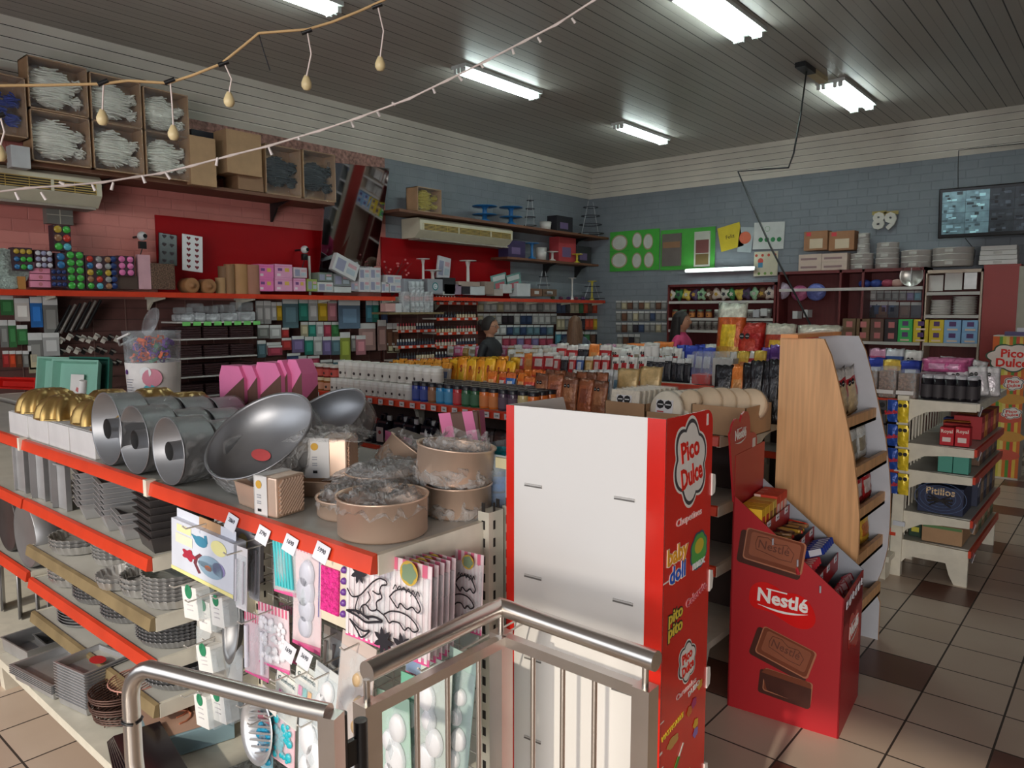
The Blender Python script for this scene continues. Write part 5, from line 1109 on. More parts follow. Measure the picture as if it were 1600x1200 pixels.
for row in range(4):
    for i in range(14):
        nm, r_, g_, b__ = BC[i]
        if nm not in prot: prot[nm] = jar('colour_bottle', .034, .125, C(r_, g_, b__, 'gloss'), C(30, 30, 38, 'plastic'), C(min(255, int(r_*.8 + 40)), min(255, int(g_*.8 + 40)), min(255, int(b__*.8 + 40))), .2, .95, 'bottle', False); 
        place(prot[nm], (a + st_*(i + .5), 3.27 + row*.078, ZT + .001), 0, '%s black-capped colour bottle, %s from the white jars, %s row' % (nm, ORD[i], ('front', 'second', 'third', 'back')[row]), 'black-capped food colour bottles')
bot = jar('dark_bottle', .036, .17, C(30, 32, 44, 'gloss'), C(180, 40, 44, 'plastic'), None, .2, .6, 'bottle'); jug = thing('dark_jug', None, 'bottle')
m = MB(); m.box((-.06, -.045, 0), (.06, .045, .17), C(26, 28, 40, 'gloss')); m.build('body', jug, bevel=.02); m = MB(); m.tube([(-.05, 0, .165), (-.035, 0, .205), (.0, 0, .205), (.02, 0, .17)], .012, C(26, 28, 40, 'gloss'), 8); m.build('handle', jug); m = MB(); m.cyl((.035, 0, .165), .018, .035, C(206, 206, 206, 'plastic'), 12); m.build('cap', jug); m = MB(); m.box((-.05, -.047, .02), (.015, -.0455, .12), C(206, 190, 190)); m.lathe([(0, 0), (.014, 0)], C(150, 40, 50), n=14, T=facing_y((-.018, -.048, .085))); m.build('label', jug)
a = on_y(532, 660, 3.27)[0]; b = on_y(600, 660, 3.27)[0]
for i in range(7): place(bot, (a + (b-a)*(i+.5)/7, 3.28, .792), 0, 'dark bottle with a red cap on the middle shelf, %s from the left' % ORD[i], 'dark bottles with red caps under the jars')
a = on_y(592, 660, 3.27)[0]; b = on_y(700, 660, 3.27)[0]
for i in range(5): place(jug, (a + (b-a)*(i+.5)/5, 3.28 + .03*(i % 2), .792), R(4), 'square dark jug with a white cap beside the red-capped bottles, %s along' % ORD[i], 'square dark jugs')
a = on_y(704, 700, 3.3)[0]; b = on_y(795, 700, 3.3)[0]
for zz, nm in ((.792, 'middle'), (.502, 'lower')):
    pr = bag('snack_bag', .12, .2, .06, (90, 70, 66), (60, 50, 50), (130, 110, 100), seed=4)
    for i in range(16): place(pr, (-3.35 + i*.115, 3.3, zz), 0, 'brown and grey bag on the %s shelf under the colour bottles, %s along' % (nm, ORD[i]), 'bags on the %s shelf' % nm, (R(-6), 0, R(SEED.uniform(-8, 8))))
# ---- rows of bags on the tables
brw = [(bag('snack_bag', .14, .2, .05, (150, 96, 66), (120, 76, 56), (176, 120, 84), 2, seed=21), .14, .2, 'sealed brown foil bag'), (bag('snack_bag', .16, .2, .06, (166, 96, 64), (150, 90, 60), (140, 80, 60), 0, seed=22), .16, .2, 'glossy brown foil bag')]
bag_row('brown bag', 'behind the display stand', 833, 948, 582, 3.45, 5, brw, yt1=592)
bag_row('brown bag', 'in the row behind the front brown bags', 850, 945, 578, 3.7, 6, brw, yt1=584)
yel = [(bag('snack_bag', .14, .2, .06, (232, 170, 36), (236, 180, 40), (226, 140, 40), 0, seed=31, clear_low=(206, 200, 190), words=('P', (160, 40, 40), .05, .62)), .14, .2, 'yellow snack bag'), (bag('snack_bag', .14, .2, .06, (236, 156, 40), (232, 150, 36), (236, 190, 60), 0, seed=32, words=('S', (170, 50, 40), .05, .6)), .14, .2, 'amber snack bag')]
bag_row('yellow bag', 'in the front yellow row behind the colour bottles', 698, 800, 559, 3.72, 7, yel, yt1=560)
bag_row('yellow bag', 'in the second yellow row', 702, 806, 557, 3.9, 7, yel, yt1=558)
ora = [(bag('snack_bag', .13, .15, .06, (226, 112, 40), (236, 130, 50), (240, 180, 120), 0, seed=41), .13, .15, 'orange snack bag'), (bag('snack_bag', .13, .15, .06, (210, 70, 50), (226, 120, 60), (230, 226, 220), 0, seed=42), .13, .15, 'red-orange snack bag'), (bag('snack_bag', .13, .15, .06, (50, 110, 180), (230, 120, 60), (230, 230, 230), 0, seed=43), .13, .15, 'orange bag with a blue panel')]
bag_row('orange bag', 'between the yellow and brown bags', 760, 850, 578, 3.60, 6, ora, yt1=588)
bag_row('orange bag', 'beside the brown bags, back row', 770, 860, 572, 3.85, 6, ora, yt1=578)
oy = [(bag('snack_bag', .14, .14, .07, (222, 140, 50), (232, 160, 60), (196, 100, 50), seed=51), .14, .14, 'orange-yellow bag'), (bag('snack_bag', .14, .14, .07, (200, 190, 180), (226, 150, 50), (90, 110, 150), seed=52), .14, .14, 'white and amber bag')]
bag_row('orange-yellow bag', 'in the row just behind the white jars', 590, 700, 566, 3.62, 8, oy, yt1=566)
bag_row('orange-yellow bag', 'in the far row behind the white jars', 610, 700, 561, 3.88, 8, oy, yt1=561)
# cardboard trays of white discs
def open_carton(lab, x0, x1, y0, y1, z, h, name='open_carton'):
    t = thing(name, lab, 'box', ((x0+x1)/2, (y0+y1)/2, z)); hw, hd = (x1-x0)/2, (y1-y0)/2; m = MB()
    m.box((-hw, -hd, 0), (hw, -hd + .004, h), cardb); m.box((-hw, hd - .004, 0), (hw, hd, h), cardb); m.box((-hw, -hd, 0), (-hw + .004, hd, h), cardb); m.box((hw - .004, -hd, 0), (hw, hd, h), cardb); m.box((-hw, -hd, 0), (hw, hd, .004), cardb); m.build('carton', t); return t
xa = on_y(945, 640, 3.22)[0]; xm = on_y(1008, 640, 3.22)[0]; xb = on_y(1090, 640, 3.22)[0]
t1 = open_carton('low open carton of square white wafer packs', xa, xm, 3.22, 3.6, ZT, .12); t2 = open_carton('low open carton of round white wafer packs', xm + .005, xb, 3.22, 3.62, ZT, .085)
def disc_pack(name, lab, loc, r, th, square, m, lean_=-8):
    t = thing(name, lab, 'wafer pack', loc); t.rotation_euler = (R(lean_), 0, R(SEED.uniform(-4, 4))); b = MB()
    if square: b.box((-r, -th/2, 0), (r, th/2, 2*r), m)
    else: b.lathe([(0, -th/2), (r*.92, -th/2), (r, 0), (r*.92, th/2), (0, th/2)], m, n=28, T=Matrix.Translation((0, 0, r)) @ Matrix.Rotation(R(90), 4, 'X'))
    b.build('wafer', t, bevel=.005 if square else 0); f = MB()
    if square: f.box((-r*1.05, -th/2 - .002, -.0), (r*1.05, th/2 + .002, 2.06*r), film('wafer_film', (230, 228, 224), .1, .15, .5, 20))
    else: f.lathe([(r*.2, -th/2 - .002), (r*1.02, -th/2), (r*1.06, 0), (r*1.02, th/2)], film('wafer_film', (230, 228, 224), .1, .15, .5, 20), n=24, T=Matrix.Translation((0, 0, r)) @ Matrix.Rotation(R(90), 4, 'X'))
    f.build('film', t); return t
waf = mat('white_wafer', (232, 222, 204), .6, var=.05, scale=20)
def seal(parent, r, th, z):
    s = MB(); y = -th/2 - .004; s.box((-r*.55, y, z - r*.9), (r*.5, y + .001, z + r*.4), C(224, 222, 224))
    for q in (-.28, .2): s.lathe([(0, 0), (r*.24, 0)], C(24, 22, 24), n=8, T=facing_y((q*r, y - .001, z + r*.15))); s.box((q*r - r*.16, y - .002, z + r*.12), (q*r + r*.16, y - .0015, z + r*.18), C(220, 220, 220))
    s.box((-r*.45, y - .001, z - r*.28), (-r*.05, y - .0005, z - r*.2), C(190, 60, 60))
    for i in range(4): s.box((-r*.45, y - .001, z - r*(.4 + .11*i)), (r*.35, y - .0005, z - r*(.44 + .11*i)), C(150, 150, 160))
    s.build('sticker', parent)
for i in range(8):
    o = disc_pack('wafer_pack', 'square white wafer pack in the low carton, %s from the front' % ORD[i], ((xa + xm)/2 - .02 + i*.006, 3.25 + i*.042, ZT + .008), .085, .03, True, waf); o['group'] = 'square wafer packs in a carton'
    if i == 0: seal(o, .085, .03, .11)
for i in range(8):
    o = disc_pack('wafer_pack', 'round white wafer pack in the second carton, %s from the front' % ORD[i], ((xm + xb)/2 - .045 + i*.018, 3.25 + i*.042, ZT + .008), .092, .034, False, waf); o['group'] = 'round wafer packs in a carton'
    if i == 0: seal(o, .092, .034, .10)
xc, xd = on_y(1095, 650, 3.3)[0], on_y(1180, 650, 3.3)[0]
bxx = open_carton('plain brown carton at the end of the second gondola, round bread packs on top', xc - .02, xd - .02, 3.24, 3.55, ZT, .14)
bread = mat('pale_bread', (224, 200, 170), .7, var=.1)
for i in range(4):
    o = disc_pack('bread_pack', 'pale round bread pack leaning in the brown carton, %s from the round wafers' % ORD[i], (xc + .0 + i*.062, 3.33 + .025*i, ZT + .05), .085, .05, False, bread, -20); o['group'] = 'round bread packs in plastic'
for i in range(2):
    o = disc_pack('bread_pack', 'pale round bread pack wedged between the wafers and the brown carton, %s' % ('upper', 'lower')[i], (xc - .06, 3.30, ZT + .09 - .085*i), .055, .05, False, bread, -10); o['group'] = 'round bread packs in plastic'
# ================================================================ MIDDLE TABLES AND THEIR GOODS
g4 = gondola('gondola_shelving', 'gondola with red price rails beyond the wooden stand, its white end shelves facing the aisle', -6.2, -1.12, 5.17, 5.99, 1.14, (.70, .30), 5)
g5 = gondola('gondola_shelving', 'farther gondola covered with small packets, in front of the shop assistants', -5.6, -2.0, 6.75, 7.5, 1.12, (.6,), 4)
BK = {
 'red': ((176, 40, 44), (214, 208, 204), (206, 190, 186), 0), 'black': ((34, 36, 44), (206, 206, 206), (60, 60, 66), 2), 'white': ((214, 210, 204), (226, 222, 218), (180, 40, 44), 2), 'blue': ((60, 90, 150), (206, 210, 214), (190, 200, 214), 0),
 'gold': ((170, 130, 70), (206, 200, 190), (206, 180, 130), 0), 'tan': ((206, 176, 124), (206, 176, 124), (200, 170, 118), 0), 'whiteblue': ((206, 212, 218), (222, 226, 228), (120, 160, 190), 0), 'shiny black': ((26, 26, 30), (40, 40, 44), (60, 58, 60), 0),
 'royal blue': ((36, 56, 150), (50, 70, 170), (190, 196, 214), 0), 'yellow': ((214, 170, 60), (226, 190, 80), (190, 110, 50), 0), 'purple': ((90, 50, 130), (100, 60, 140), (150, 120, 170), 0), 'orange': ((226, 130, 60), (226, 130, 60), (214, 150, 90), 0), 'pink': ((196, 90, 130), (206, 150, 176), (206, 170, 190), 0), 'clear white': ((206, 208, 206), (220, 220, 216), (150, 140, 120), 0)}
BP = {}
def bp_(k, sz=(.12, .17, .05)):
    if (k, sz) not in BP:
        c = BK[k]; BP[(k, sz)] = (bag('snack_bag', *sz, c[0], c[1], c[2], c[3], seed=len(BP) + 60), sz[0], sz[1], k + ' bag')
    return BP[(k, sz)]
for keys, where, x0, x1, yt, yt1, Y_, n, zb_, sw in (
    (('white', 'whiteblue', 'whiteblue'), 'in the row behind the glossy brown bags', 895, 968, 576, 577, 3.93, 6, ZT, 1.15),
    (('tan',), 'in the pair of paper bags behind the wafers', 964, 1032, 571, 571, 3.88, 2, ZT, .9),
    (('shiny black',), 'in the tall black row beside the wooden stand', 1172, 1216, 566, 560, 3.75, 3, ZT, 1.3),
    (('shiny black', 'orange', 'shiny black'), 'behind the bread packs', 1118, 1182, 566, 566, 3.93, 3, ZT, 1.2),
    (('red', 'black', 'red', 'blue', 'gold', 'red'), 'in the front row of the middle table', 862, 952, 555, 556, 5.3, 7, 1.14, .85),
    (('white',), 'in the sealed white row of the middle table', 955, 1008, 556, 558, 5.3, 4, 1.14, 1.1),
    (('black',), 'in the dark sealed row of the middle table', 1008, 1078, 556, 558, 5.3, 7, 1.14, 1.1),
    (('red', 'orange', 'red'), 'in the leaning row beside the yellow bags', 803, 866, 552, 548, 5.35, 4, 1.14, 1.2),
    (('red', 'red', 'black', 'orange'), 'in the raised back row of the middle table', 868, 954, 537, 536, 5.7, 5, 1.14, .95),
    (('clear white', 'white'), 'in the pale heap behind the middle table', 945, 1060, 543, 541, 5.85, 10, 1.14, 1.5),
    (('clear white', 'gold'), 'in the pale heap above the yellow bags', 795, 870, 546, 542, 5.85, 7, 1.14, 1.4),
    (('royal blue',), 'beside the clear bins', 1072, 1112, 541, 540, 5.85, 3, 1.14, 1.5),
    (('red', 'yellow'), 'behind the clear bins', 1142, 1192, 546, 546, 5.3, 4, 1.14, 1.4),
    (('purple',), 'beside the top of the wooden stand', 1190, 1216, 541, 540, 5.5, 2, 1.14, 1.3),
    (('clear white', 'pink', 'gold'), 'on the far gondola', 700, 990, 541, 538, 6.9, 22, 1.12, 1.2),
    (('orange', 'red'), 'lying flat on the far gondola', 984, 1044, 534, 533, 6.95, 3, 1.12, 1.4),
    (('clear white', 'royal blue'), 'at the end of the far gondola', 1044, 1200, 540, 536, 7.0, 10, 1.12, 1.2),
    (('royal blue', 'royal blue', 'yellow'), 'on the wire tray behind the clear tubs', 1328, 1438, 556, 560, 5.75, 4, 1.14, 1.05),
    (('pink', 'blue', 'white'), 'on the upper wire tray', 1356, 1440, 541, 543, 6.0, 3, 1.14, .95)):
    bag_row('bag', where, x0, x1, yt, Y_, n, [bp_(k) for k in keys], zb_, yt1, sw)
# big snack bags
big1 = bag('snack_bag', .34, .55, .14, (196, 90, 40), (206, 206, 190), (226, 190, 50), 0, seed=90, clear_low=(200, 150, 60)); big2 = bag('snack_bag', .34, .5, .14, (176, 34, 34), (180, 50, 40), (190, 60, 40), 2, seed=91); big3 = bag('snack_bag', .34, .5, .14, (170, 60, 40), (206, 196, 180), (226, 180, 60), 0, seed=92)
for (pr, x0, x1, yt, lab) in ((big1, 1120, 1168, 479, 'tall yellow and red bag of snacks, highest of the big bags'), (big2, 1152, 1198, 500, 'big crimson snack bag beside the tall yellow one'), (big3, 1194, 1246, 502, 'big red and yellow snack bag behind the top of the wooden stand'), (big3, 1246, 1318, 504, 'big snack bag with a clear top, over the wooden stand')):
    a, z = on_y(x0, yt, 5.95); b = on_y(x1, yt, 5.95)[0]; place(pr, ((a + b)/2, 5.9, 1.16), 0, lab, 'big snack bags', (R(-6), 0, R(SEED.uniform(-6, 6))), ((b - a)/.34, 1, (z - 1.16)/.52))
# clear bins, cups, orange box
def clear_tub(lab, x0, x1, yt, yb_, Y_, fill, lid=True, z0=None, frac=.75, grp=None):
    a, zt = on_y(x0, yt, Y_); b = on_y(x1, yt, Y_)[0]; z0 = on_y((x0+x1)/2, yb_, Y_)[1] if z0 is None else z0; w = b - a
    t = thing('clear_tub', lab, 'tub', ((a+b)/2, Y_ + w/2, z0), 0, grp); h = zt - z0; m = MB(); m.box((-w*.46, -w*.46, .004), (w*.46, w*.46, h*frac), fill); m.build('contents', t)
    m = MB(); m.box((-w/2, -w/2, 0), (w/2, w/2, h), clear); m.build('clear_wall', t, bevel=.015); return t
nutm = mat('brown_flakes', (150, 116, 96), .7, var=.5, scale=90, bump=.9)
for i, (x0, x1, yt) in enumerate(((1341, 1372, 573), (1373, 1402, 572), (1403, 1433, 577))):
    o = clear_tub('clear square tub of brown flakes on the red-railed shelf, %s from the wooden stand' % ORD[i], x0, x1, yt, 610, 5.2, nutm, z0=1.142, frac=.85, grp='clear tubs of brown flakes')
    if i: m = MB(); m.box((-.05, 0, -.012), (.05, .002, .012), C(220, 216, 214)); k = m.build('label', o); k.location = (.01, -.145, .05)
clear_tub('empty-looking clear bin with a red base on the middle table', 1080, 1111, 549, 590, 5.2, redc, z0=1.145, frac=.3); clear_tub('clear bin with pale contents beside the red-based one', 1112, 1146, 549, 590, 5.2, C(196, 190, 184), z0=1.145, frac=.8)
for i, x in enumerate((1013, 1024)):
    a, z = on_y(x, 542, 5.6); t = thing('paper_cup', 'white paper cup stack standing on the middle table, %s of two' % ('first', 'second')[i], 'cup', (a, 5.6, 1.145)); m = MB(); m.lathe([(.03, 0), (.036, z - 1.145), (.038, z - 1.14), (.03, z - 1.142)], C(230, 228, 226), n=16); m.build('cup', t)
# ---- the end shelves facing the aisle
GX0, GX1 = -1.10, -.72
ge = thing('end_shelving', 'white side shelving with arched brackets and red rails at the aisle corner', 'shelving')
for (x, y, z1) in ((-1.13, 5.17, 1.17), (-1.10, 6.35, 1.17)): m = MB(); m.box((x - .02, y - .02, 0), (x + .045, y + .03, z1), white_metal); m.build('upright', ge)
m = MB(); m.box((-1.20, 5.15, 0), (-1.155, 5.19, .36), white_metal); 
for i in range(3): m.box((-1.19, 5.148, .06 + .1*i), (-1.17, 5.149, .10 + .1*i), C(40, 36, 34))
m.build('short_upright', ge)
for z, rl_ in ((1.15, white_metal), (.87, red_rail), (.70, red_rail), (.43, red_rail), (.24, red_rail)):
    m = MB(); m.box((GX0, 5.2, z - .025), (GX1, 6.33, z - .003), grey_shelf)
    for y in (5.17, 5.75, 6.32):
        L = GX1 - GX0; m.prism([(GX0, z), (GX1, z - .008), (GX1, z - .055), (GX0 + .62*L, z - .06), (GX0 + .3*L, z - .075), (GX0 + .1*L, z - .12), (GX0, z - .17)], y, y + .02, white_metal, 'y')
    o = m.build('shelf', ge); k = MB(); k.box((GX1, 5.18, z - .05), (GX1 + .015, 6.33, z - .005), rl_); k.build('price_rail', o)
for y in (5.19, 6.28): m = MB(); m.prism([(GX0, .21), (GX1, .21), (GX1, .0), (GX1 - .07, .0), (GX1 - .10, .06), (GX1 - .12, .13), (GX0, .13)], y, y + .03, white_metal, 'y'); m.build('foot', ge)
m = MB(); m.box((GX0 - .04, 5.14, .33), (GX0 + .03, 5.155, .36), C(206, 210, 220)); m.build('tape_band', ge)
m = MB()
for i in range(12): m.tube([(GX0 + .005, 5.25 + i*.09, .25), (GX0 + .005, 5.25 + i*.09, 1.12)], .006, white_metal, 5)
m.build('wire_grid', ge)
def carton_px(lab, x0, x1, yt, yb_, Y_, depth, m_, name='product_box', txt=None, z0=None, rz=0, grp=None, cat='box', band=None, hh=None):
    a, zt = on_y(x0, yt, Y_); b = on_y(x1, yt, Y_)[0]; z0 = on_y((x0+x1)/2, yb_, Y_)[1] if z0 is None else z0
    t = thing(name, lab, cat, ((a+b)/2, Y_, z0), rz, grp); w, h = b - a, hh or max(.02, zt - z0); mb = MB(); mb.box((-w/2, 0, 0), (w/2, depth, h), m_); mb.build('carton', t, bevel=.003)
    if txt or band:
        p = MB()
        if band: p.box((-w*band[1], -.001, h*band[2]), (w*band[1], -.0004, h*band[3]), C(*band[0]))
        if txt: p.text(txt[0], C(*txt[1]), facing_y((0, -.0016, h*txt[2])), txt[3], 1, bold=.02)
        p.build('print', t)
    return t
o = carton_px('navy box of chocolate sticks printed with pale circles, on the second lowest end shelf', 1435, 1507, 756, 803, 5.22, .3, C(44, 52, 82), txt=('Pitillos', (226, 196, 150), .70, .062), z0=.432)
m = MB()
for r_ in (.05, .075, .10, .125): m.tube([(r_*1.15*math.cos(a*.1745), -.002, .10 + .78*r_*math.sin(a*.1745)) for a in range(36)], .0022, C(90, 110, 150), 4, True)
for a in (10, -12, 32, -30, 5): m.tube([(-.07*math.cos(R(a)), -.004, .085 - .07*math.sin(R(a))), (.07*math.cos(R(a)), -.004, .085 + .07*math.sin(R(a)))], .005, C(36, 30, 30), 5)
m.build('printed_sticks', o)
carton_px('brown box with green print on the lowest end shelf', 1441, 1505, 817, 856, 5.22, .3, cardb, z0=.242, band=((90, 130, 80), .48, .82, .98))
carton_px('dark green carton beside the brown one on the lowest end shelf', 1421, 1441, 812, 850, 5.28, .2, C(40, 66, 50), z0=.242, band=((206, 196, 70), .3, .3, .6))
for i, (x0, x1) in enumerate(((1469, 1491), (1493, 1516))): carton_px('small red box of drink powder, %s on the second end shelf' % ('nearer the post' if i == 0 else 'at the shelf edge'), x0, x1, 667, 698, 5.21, .09, C(196, 36, 48), txt=('Royal', (236, 220, 210), .7, .03), z0=.872, band=((230, 210, 206), .3, .2, .45))
for i, (x0, x1) in enumerate(((1466, 1489), (1490, 1515))): carton_px('small teal box, %s on the third end shelf' % ('whole' if i == 0 else 'slanted-top one'), x0, x1, 709, 741, 5.21, .09, C(80, 156, 140), z0=.702)
for i in range(7): carton_px('box behind the front boxes on the end shelves, %s' % ('red, second shelf', 'orange, second shelf', 'blue, second shelf', 'dark, third shelf', 'brown, third shelf', 'dark, fourth shelf', 'green-brown, lowest shelf')[i], 1472, 1512, 690, 700, 5.36 + .13*(i % 4), .1, C(*((190, 50, 50), (214, 130, 50), (50, 70, 150), (60, 50, 56), (130, 90, 60), (54, 50, 60), (100, 90, 60))[i]), z0=(.872, .872, .872, .702, .702, .432, .242)[i], hh=(.12, .12, .12, .09, .09, .16, .13)[i])
for j, (z, hh, cl) in enumerate(((.872, .15, ((176, 50, 56), (206, 130, 60), (150, 60, 60))), (.702, .12, ((110, 84, 66), (70, 60, 66))), (.432, .20, ((50, 56, 80), (120, 96, 76))), (.242, .15, ((150, 120, 92), (90, 100, 70))))):
    for i in range(6):
        c = cl[i % len(cl)]; y = 5.56 + i*.125; nm = ('red', 'orange', 'dull red', 'brown', 'dark grey', 'navy', 'tan')[(j*2 + i % len(cl)) % 7]
        t = thing('product_box', 'carton along the aisle edge of the %s end shelf, %s behind the front boxes' % (('second', 'third', 'fourth', 'lowest')[j], ORD[i]), 'box', (-.74, y, z), 0, 'cartons along the aisle edge'); m = MB(); m.box((-.16, 0, 0), (0, .118, hh), C(*c)); m.build('carton', t, bevel=.003); m = MB(); m.box((.0004, .02, hh*.3), (.0014, .095, hh*.7), C(*[min(255, v + 50) for v in c])); m.build('print', t)
blk = jar('black_bottle', .035, .15, C(28, 26, 32, 'gloss'), C(190, 190, 196, 'plastic'), C(60, 56, 60), .12, .8, 'bottle', False)
a = on_y(1440, 600, 5.23)[0]; b = on_y(1528, 600, 5.23)[0]
for r_ in range(2):
    for i in range(5): place(blk, (a + (b - a)*(i + .5)/5, 5.24 + .08*r_, 1.152), 0, 'black silver-capped bottle, %s from the post, %s row of the top end shelf' % (ORD[i], ('front', 'back')[r_]), 'black bottles with silver caps')
ghost = bag('snack_bag', .13, .17, .05, (210, 208, 212), (230, 228, 230), (214, 206, 214), 2, seed=120); pk = bag('snack_bag', .2, .09, .1, (190, 90, 140), (206, 120, 160), (214, 160, 190), seed=121)
for i in range(4): place(pk, (-.98 + .07*(i % 2), 5.42 + .16*(i // 2) , 1.31), 0, 'pink twisted sweet bag lying behind the black bottles, %s' % ('front one', 'second', 'third', 'rearmost')[i], 'pink sweet bags', (R(8), 0, R(-8 + 8*i)))
cr = thing('sweet_box', 'low clear box under the pink sweet bags', 'box', (-.95, 5.50, 1.152)); m = MB(); m.box((-.13, -.1, 0), (.13, .22, .15), C(150, 130, 140)); m.build('carton', cr)
for i, (x, y, z) in enumerate(((-.83, 5.40, 1.16), (-.76, 5.50, 1.16), (-.72, 5.62, 1.15), (-.98, 5.75, 1.2), (-.86, 5.85, 1.18))):
    place(ghost, (x, y, z), 0, 'white pointed sweet bag with two black seals, %s from the black bottles' % ORD[i], 'white pointed sweet bags', (R(-6), R(6*i - 14), R(10)), (1, 1, 1.15))
for i in range(5):
    t = thing('price_tag', 'white price tag hanging from the aisle edge of the end shelves, %s from the top' % ORD[i], 'price tag', (GX1 + .018, 5.20 + .05*(i % 3), (1.12, .84, .67, .40, .20)[i])); t.rotation_euler = (0, R(14), R(20)); m = MB(); m.box((0, -.03, -.05), (.002, .03, .01), C(206, 206, 216)); m.box((.002, -.02, -.02), (.003, .02, -.012), C(120, 60, 60)); m.build('tag', t)
# hanging strip of snack packs on the post, and the sealed black packs
for i, y in enumerate((624, 662, 699, 737)):
    a, zt = on_y(1387, y, 5.12); b, zb2 = on_y(1419, y + 37, 5.12); w, h = b - a, zt - zb2
    t = thing('snack_strip_pack', 'blue and yellow snack pack, %s from the top of the strip on the white post' % ORD[i], 'snack pack', ((a + b)/2, 5.115, zt), 0, 'strip of blue and yellow snack packs')
    m = MB(); m.grid(lambda u, v: ((u - .5)*w*.5 - w*.24, -.02*math.sin(math.pi*u)*math.sin(math.pi*v), -h*v), 6, 6, C(40, 80, 170, 'foil')); m.grid(lambda u, v: ((u - .5)*w*.5 + w*.25, -.02*math.sin(math.pi*u)*math.sin(math.pi*v), -h*v), 6, 6, C(230, 200, 50, 'foil')); m.box((-w/2, .0, -h), (w/2, .004, 0), C(206, 180, 50)); m.build('bag_body', t)
    m = MB(); m.text('Saladix', C(206, 40, 50), facing_y((-w*.24, -.022, -h*.62)) @ Matrix.Rotation(R(10), 4, 'Z'), .034, .8, bold=.04);
    for q in (.14, .36): m.lathe([(0, 0), (w*.1, 0)], C(26, 26, 28), n=8, T=facing_y((w*q, -.021, -h*.22)))
    m.build('print', t)
for i, y in enumerate((624, 662)):
    a, zt = on_y(1362, y, 5.14); b = on_y(1386, y, 5.14)[0]; t = thing('dark_snack_pack', 'dark pack with four black seals beside the blue and yellow strip, %s one' % ('upper', 'lower')[i], 'snack pack', ((a + b)/2, 5.135, zt)); w = b - a
    m = MB(); m.box((-w/2, 0, -.15), (w/2, .02, 0), C(70, 68, 72)); m.build('bag_body', t, bevel=.006); m = MB()
    for q in (-.22, .22):
        for z in (-.03, -.075): m.lathe([(0, 0), (w*.19, 0)], C(24, 24, 26), n=8, T=facing_y((q*w, -.001, z)))
    m.build('seal_print', t)
for i in range(9):
    place(bp_('red')[0] if i % 2 else bp_('gold')[0], (-1.55 + .11*(i % 3), 5.2, (.702, .302, .158)[i // 3]), 0, 'packet on the front shelves beyond the wooden stand, %s' % ('%s of the %s shelf' % (ORD[i % 3], ('upper', 'lower', 'bottom')[i // 3])), 'packets beyond the wooden stand', (R(-6), 0, 0), (1, 1, 1.1))
# packs on the wooden stand shelves
chip = bag('snack_bag', .2, .25, .07, (196, 50, 56), (214, 208, 204), (214, 190, 150), 2, seed=130, clear_low=(206, 180, 140))
for j, (z, n) in enumerate(((1.205, 3), (.99, 3), (.78, 3), (.555, 3))):
    for i in range(n):
        pr = (chip, bp_('clear white')[0], bp_('red')[0], bp_('yellow')[0])[j]
        place(pr, (-1.30 + (.20, .26, .29, .29)[j], 3.64 + i*.155, z - .03), R(90), '%s on the %s shelf of the wooden stand, %s from the birch' % (('red chip bag', 'pale snack bag', 'red snack bag', 'yellow snack bag')[j], ('top', 'second', 'third', 'lowest')[j], ORD[i]), 'snack bags on the wooden stand', (0, R(-14 if j == 0 else -10), R(80)), (.85, 1, 1.0) if j == 0 else (1.1, 1, 1.0))
# striped totem at the far end of the aisle
tt = thing('candy_totem', 'striped orange, green and yellow candy totem with a red and white cloud sign', 'display stand', (-1.27, 8.90, 0), R(0))
a0, _ = on_y(1541, 700, 8.9); a1, _ = on_y(1593, 700, 8.9); W2 = a1 - a0; zt2 = on_y(1560, 524, 8.9)[1]; tt.location = (a0, 8.9, 0)
m = MB(); m.box((0, .0, 0), (W2, .30, zt2), C(206, 200, 190)); m.build('body', tt)
m = MB(); cols = ((214, 100, 40), (214, 100, 40), (90, 150, 60), (206, 196, 80), (226, 206, 120), (220, 120, 50), (90, 150, 60), (214, 80, 60), (226, 190, 80), (214, 110, 50)); x = 0
for i, c in enumerate(cols): m.box((i*W2/10, -.006, .02), ((i+1)*W2/10, -.001, zt2 - .01), C(*c))
for i in range(6): 
    z = .25 + i*.19; m.lathe([(0, 0), (.09, 0)], C(206, 150 if i % 2 else 90, 70), n=18, T=facing_y((W2*(.55 + .1*(i % 2)), -.008, z)) @ Matrix.Diagonal((1.5, .6, 1, 1)))
m.build('stripe_print', tt)
m = MB(); T = facing_y((W2*.62, -.03, zt2 - .22)); cloud(m, T, .42, .27, C(50, 80, 60), 0, .5, 7, .2); cloud(m, T, .39, .245, C(230, 214, 206), .006, .5, 7, .2); m.text('Pico', redc, T @ Matrix.Translation((0, .005, .009)), .115, 1.0, bold=.03); m.text('Dulce', redc, T @ Matrix.Translation((0, -.09, .009)), .115, 1.0, bold=.03); m.build('cloud_sign', tt)
m = MB(); pico(m, facing_y((W2*.7, -.012, zt2 - .48)), .16, .13); pico(m, facing_y((W2*.7, -.012, zt2 - .78)), .16, .11); m.build('logo', tt)
m = MB(); m.box((a0 + .1, 8.85, zt2), (a0 + .45, 8.98, zt2 + .04), C(90, 80, 120)); m.box((a0 + .2, 8.86, zt2 + .04), (a0 + .28, 8.9, zt2 + .08), C(206, 206, 214)); o = m.build('candy_tray'); tag(o, 'small purple tray of sweets on top of the striped totem', 'tray')

